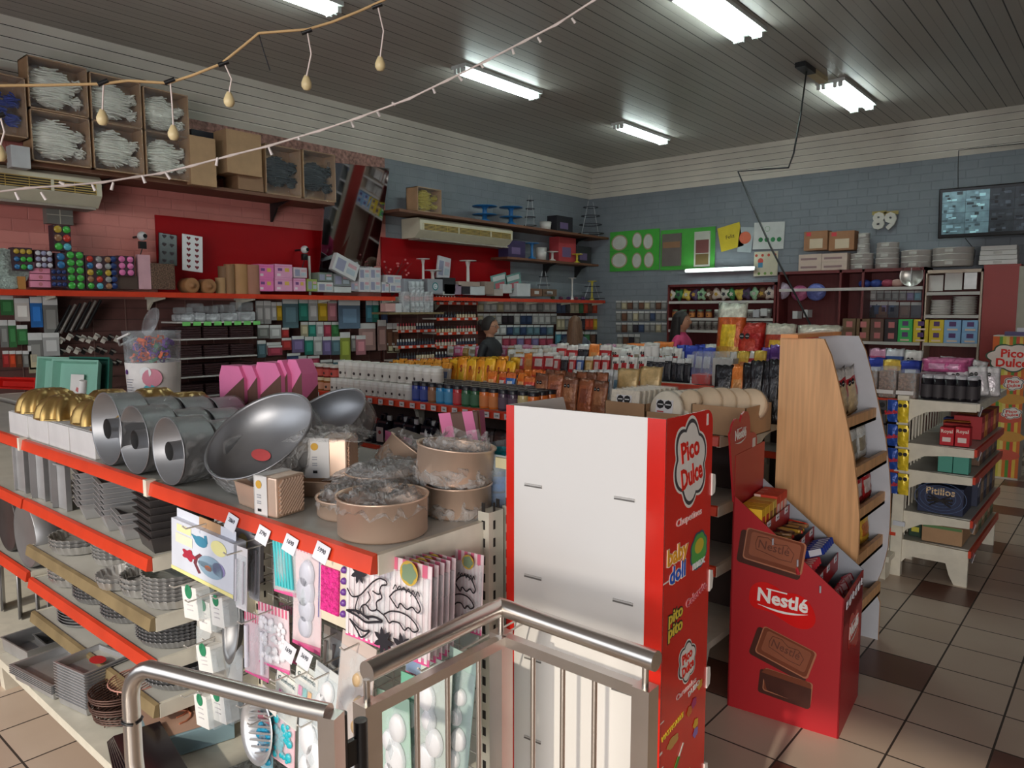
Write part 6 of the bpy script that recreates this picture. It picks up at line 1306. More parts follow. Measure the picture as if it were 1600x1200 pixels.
# ================================================================ PEOPLE BEHIND THE TABLES
skin = mat('skin', (176, 126, 100), .5, var=.06); hair_k = mat('black_hair', (26, 20, 19), .6, var=.3, scale=60, stretch=(1, 1, .1)); hair_b = mat('brown_hair', (104, 74, 54), .6, var=.3, scale=60, stretch=(1, 1, .1))
def person(lab, loc, rz, height, top, hairm, style, pants=(50, 54, 70)):
    """standing figure; faces +X in its own frame before rz"""
    t = thing('person', lab, 'person', loc, rz); s = height / 1.65
    me = bpy.data.meshes.new('body'); V = []; E_ = []; Rr = []
    def v(x, y, z, r): V.append((x*s, y*s, z*s)); Rr.append(r*s); return len(V) - 1
    def chain(a, pts):
        for p in pts: b = v(*p); E_.append((a, b)); a = b
        return a
    pel = v(0, 0, .92, .13); chest = chain(pel, [(0, 0, 1.06, .12), (0, 0, 1.22, .13), (.0, 0, 1.34, .105)]); chain(chest, [(.0, 0, 1.42, .05), (.01, 0, 1.46, .047)])
    for k in (-1, 1):
        sh = chain(chest, [(0, k*.15, 1.34, .058)]); chain(sh, [(-.01, k*.21, 1.20, .045), (.0, k*.23, 1.06, .04), (.10, k*.20, .99, .034), (.22, k*.15, .98, .026)])
        chain(pel, [(0, k*.09, .80, .085), (.01, k*.095, .48, .055), (0, k*.10, .10, .038), (.04, k*.10, .045, .035), (.15, k*.10, .03, .03)])
    me.from_pydata(V, E_, []); o = bpy.data.objects.new('body', me); COL.objects.link(o); o.parent = t
    sk = o.modifiers.new('skin', 'SKIN'); sb = o.modifiers.new('smooth', 'SUBSURF'); sb.levels = 1; sb.render_levels = 2
    for i, r_ in enumerate(Rr): me.skin_vertices[0].data[i].radius = (r_, r_ * (1.25 if i in (1, 2, 3) else 1))
    me.skin_vertices[0].data[0].use_root = True; me.materials.append(C(*top)); sk.use_smooth_shade = True
    hz = 1.555*s; h = MB(); rH = .10*s
    def hf(u, v_):
        a = u*2*math.pi; b = (v_ - .5)*math.pi; x = math.cos(a)*math.cos(b); y = math.sin(a)*math.cos(b); z = math.sin(b)
        k = 1.0 - .16*max(0, -z)*(1 if x < .4 else .35); px = x*rH*.98*k; py = y*rH*.76*k; pz = z*rH*1.18
        if x > .75: px += rH*.05
        if x > .93 and -.25 < z < .1: px += rH*.26*(1 - abs(z + .08)*3)*max(0, 1 - abs(y)*5)
        if -.62 < z < -.42 and x > .6: px += rH*.05
        return (px, py, hz + pz)
    h.grid(hf, 28, 22, skin); h.cyl((0, 0, 1.40*s), .048*s, .08*s, skin, 14)
    hd = h.build('head', t)
    f = MB(); 
    for k in (-1, 1): f.ball((rH*.86, k*rH*.3, hz + rH*.08), rH*.10, C(236, 232, 228), 8, 6, (.6, 1.2, .7)); f.ball((rH*.92, k*rH*.3, hz + rH*.08), rH*.055, C(40, 28, 24), 8, 6); f.tube([(rH*.86, k*rH*.15, hz + rH*.24), (rH*.86, k*rH*.45, hz + rH*.24)], rH*.03, hairm, 5)
    f.build('eye', hd); f = MB(); f.ball((rH*.86, 0, hz - rH*.55), rH*.2, C(150, 74, 70), 10, 6, (.5, 1.2, .35)); f.build('mouth', hd)
    for k in (-1, 1): f = MB(); f.ball((-.005, k*rH*.76, hz), rH*.2, skin, 8, 6, (.6, .35, 1)); f.build('ear', hd)
    hr = MB()
    def cap(u, v_):
        a = u*2*math.pi; b = (v_*.62 + .38)*math.pi - math.pi/2; x = math.cos(a)*math.cos(b); y = math.sin(a)*math.cos(b); z = math.sin(b)
        g = 1.1; cut = 0 if x < .25 else min(1, (x - .25)*2.2)
        return (x*rH*1.02*g*(1 - .12*cut) - rH*.04, y*rH*.8*g, hz + max(z, -.45 + cut*1.0)*rH*1.2*1.06)
    hr.grid(cap, 26, 12, hairm)
    if style == 'bun': hr.ball((-rH*1.25, 0, hz + rH*.4), rH*.42, hairm, 12, 8)
    else:
        L = .34 if style == 'long' else .26
        def fall(u, v_):
            a = R(75) + u*R(210); w = 1 + .45*v_; return (math.cos(a)*rH*1.0*w - rH*.1, math.sin(a)*rH*.86*w, hz + rH*.5 - v_*L*s)
        hr.grid(fall, 16, 8, hairm); hr.grid(lambda u, v_: tuple(Vector(fall(u, v_)) * 1.0 - Vector((-.012 if math.cos(R(75) + u*R(210)) < 0 else .0, 0, 0))), 16, 8, hairm)
    hr.build('hair', t)
    for k in (-1, 1):                                   # hands: palm, four fingers and a thumb each
        hm = MB(); bx = Vector((.24*s, k*.145*s, .98*s)); hm.ball(tuple(bx + Vector((.03, 0, 0))*s), .036*s, skin, 10, 8, (1.1, .85, .5))
        for q, ln in zip((-1.5, -.5, .5, 1.5), (.062, .072, .068, .052)): p0 = bx + Vector((.055, q*.017, 0))*s; hm.tube([p0, p0 + Vector((ln*.55, 0, -.006))*s, p0 + Vector((ln, 0, -.028))*s], [.0088*s, .008*s, .0065*s], skin, 7)
        p0 = bx + Vector((.015, -k*.03, 0))*s; hm.tube([p0, p0 + Vector((.025, -k*.02, -.006))*s, p0 + Vector((.048, -k*.022, -.016))*s], [.010*s, .009*s, .007*s], skin, 7); hm.build('hand', t)
    pn = MB()
    for k in (-1, 1): pn.tube([(0, k*.075*s, .90*s), (0, k*.09*s, .80*s), (.01*s, k*.095*s, .48*s), (0, k*.10*s, .10*s)], [.115*s, .10*s, .072*s, .058*s], C(*pants), 14)
    pn.build('trousers', t); 
    for k in (-1, 1): sh = MB(); sh.ball((.05*s, k*.10*s, .045*s), .06*s, C(40, 36, 38), 12, 8, (2.0, .85, .75)); sh.build('shoe', t)
    return t
p1 = person('person with dark hair in a bun, glasses and dark jacket behind the yellow bags', (-5.78, 6.42, 0), R(12), 1.62, (30, 32, 38), hair_k, 'bun')
g_ = MB()
for k in (-1, 1): g_.tube([(.102, k*.03 + .02*math.cos(a*.5236), 1.525 + .016*math.sin(a*.5236)) for a in range(12)], .002, black, 5, True)
g_.tube([(.102, -.012, 1.527), (.102, .012, 1.527)], .002, black, 5)
for k in (-1, 1): g_.tube([(.10, k*.05, 1.53), (.0, k*.078, 1.535)], .002, black, 5)
g_.build('glasses', p1)
p2 = person('person with long brown hair seen from behind, in front of the hanging packets', (-5.62, 7.9, 0), R(120), 1.62, (60, 66, 80), hair_b, 'long')
p3 = person('person with long dark hair and a pink top, head turned to the aisle', (-4.15, 8.0, 0), R(8), 1.68, (196, 60, 110), hair_k, 'long')
# ================================================================ LEFT WALL
def lw(x0, y0, x1, y1, X_):
    """photo rectangle on a plane parallel to the left wall -> Y centre, width, top z, height"""
    ym = (y0 + y1)/2; xm = (x0 + x1)/2; a = on_x(x0, ym, X_)[0]; b = on_x(x1, ym, X_)[0]; zt = on_x(xm, y0, X_)[1]; zb_ = on_x(xm, y1, X_)[1]
    return (a + b)/2, b - a, zt, zt - zb_
def wbox(lab, x0, y0, x1, y1, m_, X_=-7.28, depth=.16, name='product_box', cat='box', grp=None, art=None, z0=None, tilt=0, lid=None):
    yc, w, zt, h = lw(x0, y0, x1, y1, X_)
    if z0 is not None: h = zt - z0
    t = thing(name, lab, cat, (X_, yc, zt - h), 0, grp); t.rotation_euler = (R(tilt), 0, 0)
    m = MB(); m.box((-depth, -w/2 + .002, 0), (0, w/2 - .002, h), m_); m.build('carton', t, bevel=.003)
    if art or lid:
        p = MB(); 
        if lid: p.box((-depth - .001, -w/2, h*.82), (.001, w/2, h + .001), lid)
        if art: art(p, w, h)
        p.build('print', t)
    return t
def art_patch(*ps):
    def f(p, w, h):
        for (a, b, c, d, col) in ps: p.box((.0006, -w/2 + a*w, b*h), (.0016, -w/2 + c*w, d*h), C(*col))
    return f
shelfm = C(176, 60, 40)
def wall_shelf(lab, y0, y1, z, n):
    t = thing('wall_shelf', lab, 'shelf', (0, 0, 0)); m = MB(); m.box((-7.645, y0, z - .03), (-7.2, y1, z), mat('grey_shelf_steel')); m.build('board', t)
    m = MB(); m.box((-7.2, y0, z - .045), (-7.185, y1, z + .004), red_rail); m.build('price_rail', t)
    for i in range(n + 1):
        y = y0 + (y1 - y0 - .02)*i/n; m = MB(); m.prism([(-7.64, z - .03), (-7.22, z - .03), (-7.24, z - .06), (-7.5, z - .09), (-7.64, z - .2)], y, y + .02, white_metal, 'y'); m.build('bracket', t)
    return t
ZS = 1.88
wall_shelf('long red-edged shelf on the salmon wall, from the photo edge to the mirror', 1.4, 6.2, ZS, 5)
wall_shelf('red-edged shelf continuing on the grey wall to the corner', 6.35, 11.0, ZS + .01, 5)
for a, b, nm in ((1.3, 6.3, 'salmon'), (6.35, 11.0, 'grey')):
    t = thing('peg_panel', 'dark perforated panel under the red shelf of the %s wall' % nm, 'panel'); m = MB(); m.box((-7.645, a, .15), (-7.60, b, 1.82), mat('dark_red_panel', (96, 62, 58), .6)); m.build('panel', t)
    m = MB()
    for i in range(int((b - a)/.3) + 1): m.box((-7.6, a + i*.3 - .004, .2), (-7.592, a + i*.3 + .004, 1.82), C(120, 90, 84))
    for i in range(14): m.box((-7.6, a, .3 + i*.11), (-7.594, b, .306 + i*.11), C(60, 40, 38))
    m.build('groove', t)
    t = thing('base_cabinet', 'low white base unit under the peg panel of the %s wall' % nm, 'shelf unit'); m = MB(); m.box((-7.64, a, 0), (-7.15, b, .35), white_metal); m.build('body', t)
# red wall boards
for (lab, x0, y0, x1, y1) in (('bright red board on the salmon wall beside the mirror', 242, 336, 505, 452), ('bright red board on the grey wall under the air conditioner', 595, 372, 797, 452)):
    a, z = on_x(x0, y0, -7.64); b, _ = on_x(x1, y1, -7.64); t = MB(); t.box((-7.65, a, ZS + .01), (-7.635, b, 2.67), mat('red_board', (150, 8, 16), .5, var=.1, scale=1, spec=.15)); tag(t.build('wall_board'), lab, 'board')
# boxes of round-lidded jars
def lid_box(lab, x0, y0, x1, y1, nc, nr, cols, z0=None, X_=-7.26):
    yc, w, zt, h = lw(x0, y0, x1, y1, X_); t = thing('jar_tray', lab, 'tray', (X_, yc, zt - h), 0, 'boxes of round jars on the long shelf'); m = MB(); m.box((-.12, -w/2, 0), (0, w/2, h), C(64, 40, 50)); m.build('carton', t)
    r_ = min(w/nc, h/nr)*.46; k = 0
    for j in range(nr):
        for i in range(nc):
            c = cols[k % len(cols)]; k += 1; y = -w/2 + w*(i + .5)/nc; z = h*(j + .5)/nr; q = MB(); q.lathe([(r_, -.02), (r_, .006), (r_*.9, .012), (0, .012)], C(*c, 'gloss'), n=14, T=facing_x((.0, y, z))); q.build('round_lid', t)
    return t
G_ = (70, 170, 70); B_c = (50, 110, 160); P_ = (226, 120, 176); Y_c = (190, 160, 60); R_c = (190, 60, 50); GR = (150, 150, 150); W_c = (206, 206, 214); DB = (36, 56, 110); T_ = (90, 170, 190); BR = (150, 110, 80)
lid_box('box of gold, blue and green lids beside the silver platter', 21, 387, 51, 423, 3, 3, (B_c, G_, T_, B_c, G_, G_, Y_c, Y_c, Y_c)); lid_box('box of white and navy patterned lids above the pink boxes', 55, 391, 82, 419, 3, 3, (W_c, (160, 160, 190)))
lid_box('upper box of mixed metallic lids, stacked highest, under the small wall unit', 84, 352, 111, 392, 2, 3, (G_, T_, BR, R_c, Y_c, G_)); lid_box('narrow box of blue lids beside the green ones', 87, 395, 103, 420, 1, 2, (B_c,)); lid_box('box of dark blue lids behind the pink boxes', 80, 420, 104, 449, 3, 3, (DB,)); lid_box('box of bright green lids, two by five', 104, 393, 132, 452, 2, 5, (G_,))
lid_box('box of many-coloured lids, three by five', 134, 400, 176, 452, 3, 5, (G_, T_, BR, BR, R_c, GR, Y_c, (40, 110, 50), Y_c, B_c, (220, 190, 206), GR, R_c, GR, BR)); lid_box('narrow column of navy lids beside the many-coloured box', 171, 400, 184, 452, 1, 5, (DB,)); lid_box('box of pink lids, two by three', 184, 400, 210, 431, 2, 3, (P_,))
for i in range(3): wbox('pink box with a round window, %s of the stack beside the green lids' % ('lowest', 'middle', 'topmost')[i], 47, 439 - i*11, 80, 449 - i*11, C(222, 140, 166), art=lambda p, w, h: p.lathe([(0, .001), (h*.3, .001)], C(190, 110, 120), n=12, T=facing_x((0, 0, h*.5))), grp='stacked pink boxes')
wbox('pale pink box lying across the stacked pink boxes', 37, 409, 60, 418, C(222, 170, 186)); wbox('small amber box beside the silver platter', 28, 432, 41, 452, C(176, 120, 60)); wbox('dark cardboard box under the pink lids', 184, 431, 216, 452, C(74, 56, 48)); 
pl = thing('silver_platter', 'large round embossed silver platter standing on edge at the photo edge', 'platter', (-7.32, on_x(8, 420, -7.32)[0], ZS + .155)); m = MB(); m.lathe([(0, .0), (.05, .004), (.08, .0), (.11, .006), (.15, .0), (.17, .012), (.175, .01)], mat('embossed_silver', (160, 170, 164), .35, .5, var=.3, scale=60, bump=.5), n=40, flute=24, fl=.01, T=facing_x((0, 0, .02)) @ Matrix.Rotation(R(-8), 4, 'X')); m.build('platter', pl)
# camera, trays, burlap, tubes
def webcam(lab, x, y):
    Yc, z = on_x(x, y, -7.45); t = thing('security_camera', lab, 'camera', (-7.45, Yc, z)); m = MB(); m.ball((0, 0, 0), .045, C(214, 212, 212, 'plastic'), 16, 12); m.build('housing', t); m = MB(); m.cyl((0, 0, 0), .02, .012, C(20, 20, 24, 'gloss'), 14, T=facing_x((.035, .01, 0))); m.build('lens', t); m = MB(); m.tube([(-.19, 0, .0), (-.04, 0, 0)], .012, black, 8); m.box((-.03, -.03, -.12), (.01, .035, -.05), black); m.build('bracket', t); m = MB(); m.tube([(-.01, 0, -.12), (-.02, -.03, -.22), (-.05, -.02, -.30)], .005, black, 6); m.build('cable', t)
webcam('white round security camera with a black box under it, on the salmon wall', 222, 369); webcam('white security camera on a thin post near the pink boxes', 476, 390)
m = MB(); yy, zz = on_x(483, 400, -7.4); m.tube([(-7.4, yy, ZS), (-7.4, yy, zz)], .014, C(190, 186, 180), 8); tag(m.build('camera_post'), 'thin grey post holding the second camera above the pink boxes', 'post')
wbox('pink and clear bagged toy leaning under the first camera', 216, 398, 236, 452, C(206, 160, 170), depth=.05, name='hanging_bag', cat='bag'); wbox('glittery brown bundle wrapped in plastic', 236, 412, 274, 452, mat('glitter_brown', (110, 84, 70), .4, .3, var=.7, scale=80), depth=.12, name='wrapped_bundle', cat='bundle')
def mould(lab, x0, y0, x1, y1, c, hearts, hc, tl=5):
    yc, w, zt, h = lw(x0, y0, x1, y1, -7.42); t = thing('chocolate_mould', lab, 'mould', (-7.42, yc, zt - h)); t.rotation_euler = (R(-tl), R(-6), 0); m = MB(); m.box((-.012, -w/2, 0), (0, w/2, h), C(*c, 'gloss')); m.build('plate', t, bevel=.006)
    q = MB()
    for i in range(hearts):
        for s_ in (-1, 1):
            y = s_*w*.2; z = h*(.12 + .78*i/(hearts - 1)); q.add([(.001, y + .022*(16*math.sin(a)**3)/16, z + .022*(13*math.cos(a) - 5*math.cos(2*a) - 2*math.cos(3*a) - math.cos(4*a))/16) for a in [k*.314 for k in range(20)]], [tuple(range(20))], C(*hc))
    q.build('heart_pattern', t)
mould('black tray mould leaning on the red board', 247, 364, 276, 414, (26, 22, 26), 4, (50, 40, 46)); mould('white tray mould with ten dark red hearts leaning on the red board', 284, 366, 316, 424, (214, 212, 214), 6, (110, 20, 36))
for i, x in enumerate((300, 327)):
    yc, z = on_x(x, 440, -7.24); t = thing('wooden_cake_form', 'round tan cake form with a knob, lying on its side, %s one' % ('first' if i == 0 else 'second'), 'cake form', (-7.24, yc, ZS + .078 - .004*i)); m = MB(); m.lathe([(.0, .035), (.016, .035), (.02, .01), (.05, .006), (.07, .012), (.076, 0), (.076, -.16), (0, -.16)], mat('tan_card', (150, 104, 66), .6, var=.1), n=32, T=facing_x((0, 0, 0))); m.build('form', t)
for i, (x0, y0, x1, y1, c) in enumerate(((341, 434, 352, 454, (176, 140, 100)), (347, 416, 361, 454, (120, 88, 62)), (355, 413, 366, 454, (140, 104, 72)), (366, 413, 386, 454, (170, 126, 84)), (388, 414, 404, 454, (160, 110, 90)))):
    yc, w, zt, h = lw(x0, y0, x1, y1, -7.3 - .03*(i % 2)); t = MB(); t.cyl((0, 0, 0), w/2*1.3, zt - ZS - .002, C(*c), 18); o = t.build('cardboard_tube'); o.location = (-7.33 - .04*(i % 2), yc, ZS + .002); tag(o, 'upright brown cardboard tube on the long shelf, %s from the round forms' % ORD[i], 'tube', 'cardboard tubes on the shelf')
pkart = art_patch((.1, .12, .3, .3, (236, 220, 226)), (.15, .5, .4, .7, (120, 70, 130)), (.55, .45, .8, .72, (220, 180, 90)), (0, .82, 1, .84, (200, 60, 130)))
for i, (x0, y0, x1, y1, nm) in enumerate(((404, 434, 428, 455, 'lower first'), (404, 413, 428, 434, 'upper first'), (430, 434, 457, 455, 'lower second'), (430, 413, 457, 434, 'upper second'), (459, 435, 478, 455, 'third, alone'))): wbox('pink cake-decoration box on the long shelf, %s from the cardboard tubes' % nm, x0, y0, x1, y1, C(230, 120, 180) if i < 2 else C(226, 160, 196), art=pkart, z0=None, grp='pink boxes on the long shelf')
wart = art_patch((.1, .15, .45, .8, (150, 150, 176)), (.55, .2, .9, .5, (176, 190, 200)), (.55, .6, .9, .8, (206, 160, 170)))
wtab = ((459, 418, 480, 434, (206, 190, 196), 'white and black box above the third pink box'), (480, 436, 496, 455, (150, 170, 90), 'green and red bag beside the low white boxes'), (496, 441, 521, 456, (206, 206, 206), 'low white box beside the green bag'), (522, 448, 549, 457, (200, 204, 204), 'second low white box'), (548, 440, 560, 455, (170, 160, 166), 'grey printed box beside the stand boxes'), (497, 426, 520, 440, (120, 130, 120), 'green-grey tin above the low white box'), (521, 428, 548, 447, (130, 134, 136), 'grey plastic-wrapped stack behind the low white boxes'))
for (x0, y0, x1, y1, c, lb) in wtab: wbox(lb, x0, y0, x1, y1, C(*c), art=wart if y1 - y0 > 12 else None)
for i, (x0, y0) in enumerate(((561, 437), (561, 418), (578, 437), (578, 418))): wbox('white printed cake-stand box, %s of the four-box pile' % ('lower front', 'upper front', 'lower rear', 'upper rear')[i], x0, y0, x0 + 17, y0 + 19, C(206, 202, 206), art=wart, grp='four-box pile of cake-stand boxes', X_=-7.26)
for i, (x0, y0, x1, y1) in enumerate(((596, 441, 608, 457), (609, 444, 628, 457), (603, 430, 628, 444))): wbox('white printed box left of the grey logo boxes, %s' % ('lower first', 'lower second', 'upper')[i], x0, y0, x1, y1, C(206, 204, 206), art=wart, grp='white boxes before the grey logo boxes')
tb_ = wbox('white printed box standing tilted on the grey stack, its corner up', 517, 402, 556, 430, C(206, 206, 208), tilt=-22, art=wart, X_=-7.22, depth=.07)
wbox('grey box leaning behind the tilted white box', 543, 412, 566, 434, C(176, 180, 184), X_=-7.3, depth=.08, tilt=20)
def logo(p, w, h): p.lathe([(0, .001), (h*.28, .001)], C(40, 120, 126), n=20, T=facing_x((0, 0, h*.5))); p.lathe([(0, .0016), (h*.2, .0016)], C(206, 210, 214), n=20, T=facing_x((0, 0, h*.5))); p.text('C', C(40, 120, 126), facing_x((.002, 0, h*.38)), h*.32)
wbox('grey box with a teal circle, nearer the flower branch', 631, 436, 660, 458, C(150, 152, 160), art=logo, X_=-7.22); wbox('grey box with a teal circle, beside the black box', 668, 436, 692, 459, C(150, 152, 160), art=logo, X_=-7.22)
tab2 = ((692, 434, 712, 456, (34, 32, 38), 'black box beside the second teal-circle box'), (694, 444, 721, 460, (150, 130, 150), 'lilac product box in front of the black box'), (692, 455, 711, 461, (206, 206, 202), 'flat white carton at the shelf edge'), (722, 447, 735, 459, (40, 34, 44), 'small black box beside the lilac one'), (735, 447, 758, 461, (206, 210, 214), 'white box with tiny black print'), (716, 440, 750, 448, (170, 150, 140), 'flat tan cake dish with a clear cover'), (757, 440, 772, 460, (150, 130, 120), 'brown-grey box under the tilted books'), (772, 452, 786, 462, (190, 176, 170), 'low cream box'), (786, 444, 800, 458, (206, 206, 206), 'white box beside the tilted books'), (808, 443, 829, 463, (206, 208, 212), 'white box with small black dots'), (830, 451, 847, 463, (120, 80, 60), 'brown box with a white label'), (848, 452, 870, 463, (110, 84, 66), 'second brown box with a white label'))
for (x0, y0, x1, y1, c, lb) in tab2: wbox(lb + ' on the grey-wall shelf', x0, y0, x1, y1, C(*c), art=art_patch((.3, .3, .7, .7, (206, 206, 206))) if 'brown box' in lb else None)
for i, x in enumerate((770, 792)): wbox('open grey-green picture book leaning back on the shelf, %s' % ('first' if i == 0 else 'second, nearer the corner'), x, 428, x + 24, 452, C(110, 150, 146), X_=-7.35, depth=.02, tilt=12, name='book', cat='book', art=art_patch((.2, .1, .8, .45, (176, 90, 100)), (.1, .6, .9, .9, (206, 206, 206))))
def stand_(lab, x0, x1, yt, yb_, m_, X_=-7.35, tiers=1, z0=None, grp=None):
    yc, w, zt, h = lw(x0, yt, x1, yb_, X_); w = (x1 - x0)/FPX*Vector((X_, yc, 0)).dot(_f); z0 = zt - h if z0 is None else z0; h = zt - z0; t = thing('cake_stand', lab, 'cake stand', (X_, yc, z0), 0, grp)
    m = MB(); m.lathe([(0, h - .014), (w/2, h - .01), (w/2 + .004, h), (0, h)], m_, n=28); m.build('plate', t)
    if tiers > 1: m = MB(); m.lathe([(.02, h*.42), (w*.5, h*.44), (w*.5, h*.47), (.02, h*.45)], m_, n=28); m.build('plate', t)
    m = MB(); m.lathe([(w*.3, 0), (w*.28, .01), (w*.1, h*.2), (w*.09, h*.8), (w*.16, h - .012)], m_, n=18); m.build('pedestal', t); return t
wp = C(214, 208, 204, 'plastic'); bp2 = C(36, 110, 170, 'plastic')
stand_('white pedestal cake stand on the grey logo boxes', 651, 671, 404, 436, wp, z0=2.03); stand_('white pedestal cake stand with a lace rim beside it', 662, 690, 422, 438, wp, z0=2.03); stand_('white pedestal cake stand with a wide funnel top', 718, 744, 407, 440, wp, z0=1.96)
wbox('white book-like box leaning behind the cake stands', 682, 401, 702, 436, C(206, 204, 210), X_=-7.5, depth=.03, tilt=-8, art=wart)
# flower branch
t = thing('flower_branch', 'branching spray of small pink blossoms in front of the red board', 'flowers', (-7.4, on_x(612, 440, -7.4)[0], ZS)); m = MB(); f = MB(); rnd = random.Random(5)
for i in range(26):
    a = rnd.uniform(-.28, .28); z = rnd.uniform(.12, .50); m.tube([(0, 0, .02), (rnd.uniform(-.05, .05), a*.5, z*.6), (rnd.uniform(-.1, .1), a, z)], .0025, C(70, 40, 36), 4); f.ball((rnd.uniform(-.1, .1), a, z), .014, C(206, 120, 120), 6, 4)
m.build('stem', t); f.build('blossom', t)
# tumblers on their own little shelf
a, z = on_x(605, 488, -7.12); b, _ = on_x(692, 488, -7.12)
t = thing('wall_shelf', 'small wooden shelf with clear tumblers between the hanging goods and paint bottles', 'shelf'); m = MB(); m.box((-7.5, a, z - .025), (-7.1, b, z), mat('worn_rail')); m.build('board', t)
for i, (x0, x1, yt) in enumerate(((626, 638, 456), (640, 647, 440), (647, 654, 440), (654, 661, 440), (661, 670, 456), (671, 676, 456))):
    yc, w, zt, h = lw(x0, yt, x1, 487, -7.18); q = MB(); q.lathe([(w*.5, 0), (w*.58, zt - z), (w*.56, zt - z)], film('frosted_plastic', (225, 230, 235), .35, .2, .1, 5), n=16)
    for j in range(5): q.lathe([(w*.56, (zt - z)*(.2 + .15*j)), (w*.6, (zt - z)*(.21 + .15*j))], C(206, 212, 218, 'plastic'), n=16)
    o = q.build('clear_tumbler'); o.location = (-7.18, yc, z + .001); tag(o, 'tall stack of clear tumblers on the small shelf, %s from the pink carton' % ORD[i], 'tumbler', 'stacks of clear tumblers')
wbox('low pink carton on the small tumbler shelf', 602, 474, 618, 487, C(206, 160, 156), X_=-7.15, depth=.1); wbox('low white carton on the small tumbler shelf', 618, 474, 628, 488, C(206, 206, 210), X_=-7.15, depth=.1)
# ---- small bottles on narrow shelves
pb = {}
for k, (bc, lc) in {'red-capped': ((206, 196, 180), (170, 36, 50)), 'white-capped': ((40, 44, 66), (206, 206, 206)), 'dark': ((40, 40, 56), (30, 30, 34)), 'black-capped': ((206, 190, 160), (30, 28, 30))}.items(): pb[k] = jar('paint_bottle', .018, .085, C(*bc, 'plastic'), C(*lc, 'plastic'), None, .4, .5, 'paint bottle')
ks = list(pb)
for u, (x0, x1, ys, nm) in enumerate(((622, 681, (516, 541, 563), 'the first paint rack'), (682, 746, (472, 497, 520, 541, 560), 'the second paint rack'))):
    t = thing('bottle_rack', 'narrow red-edged rack of small paint bottles, %s' % ('under the tumbler shelf' if u == 0 else 'beside the person with the bun'), 'rack')
    for j, y in enumerate(ys):
        a, z = on_x(x0, y, -7.3); b, _ = on_x(x1, y + 1, -7.3); m = MB(); m.box((-7.58, a, z - .02), (-7.3, b, z), C(206, 200, 190)); o = m.build('shelf', t); m = MB(); m.box((-7.3, a, z - .035), (-7.29, b, z + .004), red_rail); 
        for q in range(5): m.box((-7.289, a + (b - a)*(q + .3)/5, z - .03), (-7.287, a + (b - a)*(q + .75)/5, z - .002), C(206, 206, 206))
        m.build('price_rail', o); n = 14
        for i in range(n): k = ks[(j + u + (i // 7)) % 4]; place(pb[k], (-7.33, a + (b - a)*(i + .5)/n, z + .001), 0, 'small %s paint bottle, %s along, shelf %s from the top of %s' % (k, ORD[i], ORD[j], nm), 'paint bottles on ' + nm)
# ---- hanging packets
def flatpack(key, c, c2, w=.1, h=.14, c3=None):
    m = MB(); m.box((-.012, -w/2, -h), (0, w/2, 0), C(*c, 'gloss')); m.box((.0005, -w/2, -h*.2), (.0015, w/2, 0), C(*c2)); m.box((.0005, -w*.32, -h*.8), (.004, w*.32, -h*.32), C(*(c3 or [min(255, int(v*1.25)) for v in c]), 'gloss'))
    o = m.build('hanging_packet'); o['category'] = 'packet'; return o
FP = {}
def packs(rows, X_, where, axis='x', grp=None):
    """rows of (x0, x1, ytop, ybottom, [colours]) -> one packet per colour"""
    for j, (x0, x1, y0, y1, cols_) in enumerate(rows):
        n = len(cols_)
        for i, c in enumerate(cols_):
            xa_, xb_ = x0 + (x1 - x0)*i/n, x0 + (x1 - x0)*(i + 1)/n
            if axis == 'x': yc, w, zt, h = lw(xa_, y0, xb_, y1, X_); loc = (X_, yc, zt); rz = 0
            else: xc_, w, zt, h = px_box(xa_, y0, xb_, y1, X_); loc = (xc_, X_, zt); rz = R(-90)
            lab = '%s packet %s, %s row down, %s along' % (c[0], where, ORD[j], ORD[i]); key = c
            if key not in FP: FP[key] = flatpack(key, c[1:4], c[4:7] if len(c) > 4 else (206, 206, 206)); o = FP[key]; tag(o, lab, group=grp or 'packets ' + where)
            else: o = FP[key].copy(); COL.objects.link(o); o['label'] = lab; o['group'] = grp or 'packets ' + where
            o.location = loc; o.rotation_euler = (0, 0, rz); o.scale = (1, abs(w)*.92/.1, h*.95/.14)
K = {'t': ('teal', 60, 140, 126), 'w': ('white', 196, 196, 196), 'p': ('pale pink', 206, 140, 150), 'y': ('yellow', 206, 170, 50), 'b': ('grey-blue', 100, 130, 140), 'g': ('green', 70, 130, 80), 'l': ('lilac', 130, 116, 160), 'k': ('dark', 50, 46, 54), 'r': ('red', 176, 60, 60), 'c': ('cream', 190, 180, 150), 'o': ('orange', 206, 80, 50), 'n': ('navy', 60, 76, 110), 'm': ('magenta', 170, 70, 90), 'a': ('aqua', 90, 150, 170), 's': ('clear grey', 140, 140, 138), 'h': ('brown', 110, 76, 60)}
K = {k: (v[0],) + tuple(int(q*.86) for q in v[1:]) for k, v in K.items()}
def ks_(s_): return [K[c] for c in s_]
packs([(400, 424, 470, 508, ks_('ww')), (424, 441, 472, 502, ks_('wy'))], -7.42, 'beside the dark shelf unit')
packs([(441, 467, 465, 515, ks_('b')), (467, 527, 467, 503, ks_('twyp')), (572, 592, 470, 505, ks_('at')), (596, 606, 470, 508, ks_('n'))], -7.42, 'just under the red shelf')
packs([(528, 564, 468, 516, [('navy cutter-sheet', 90, 110, 130)])], -7.36, 'on the middle peg panel')
packs([(402, 440, 508, 530, ks_('sw')), (440, 452, 512, 528, ks_('r')), (470, 530, 503, 527, ks_('ctwmg')), (562, 575, 520, 545, ks_('s'))], -7.42, 'in the second tier of the peg panel')
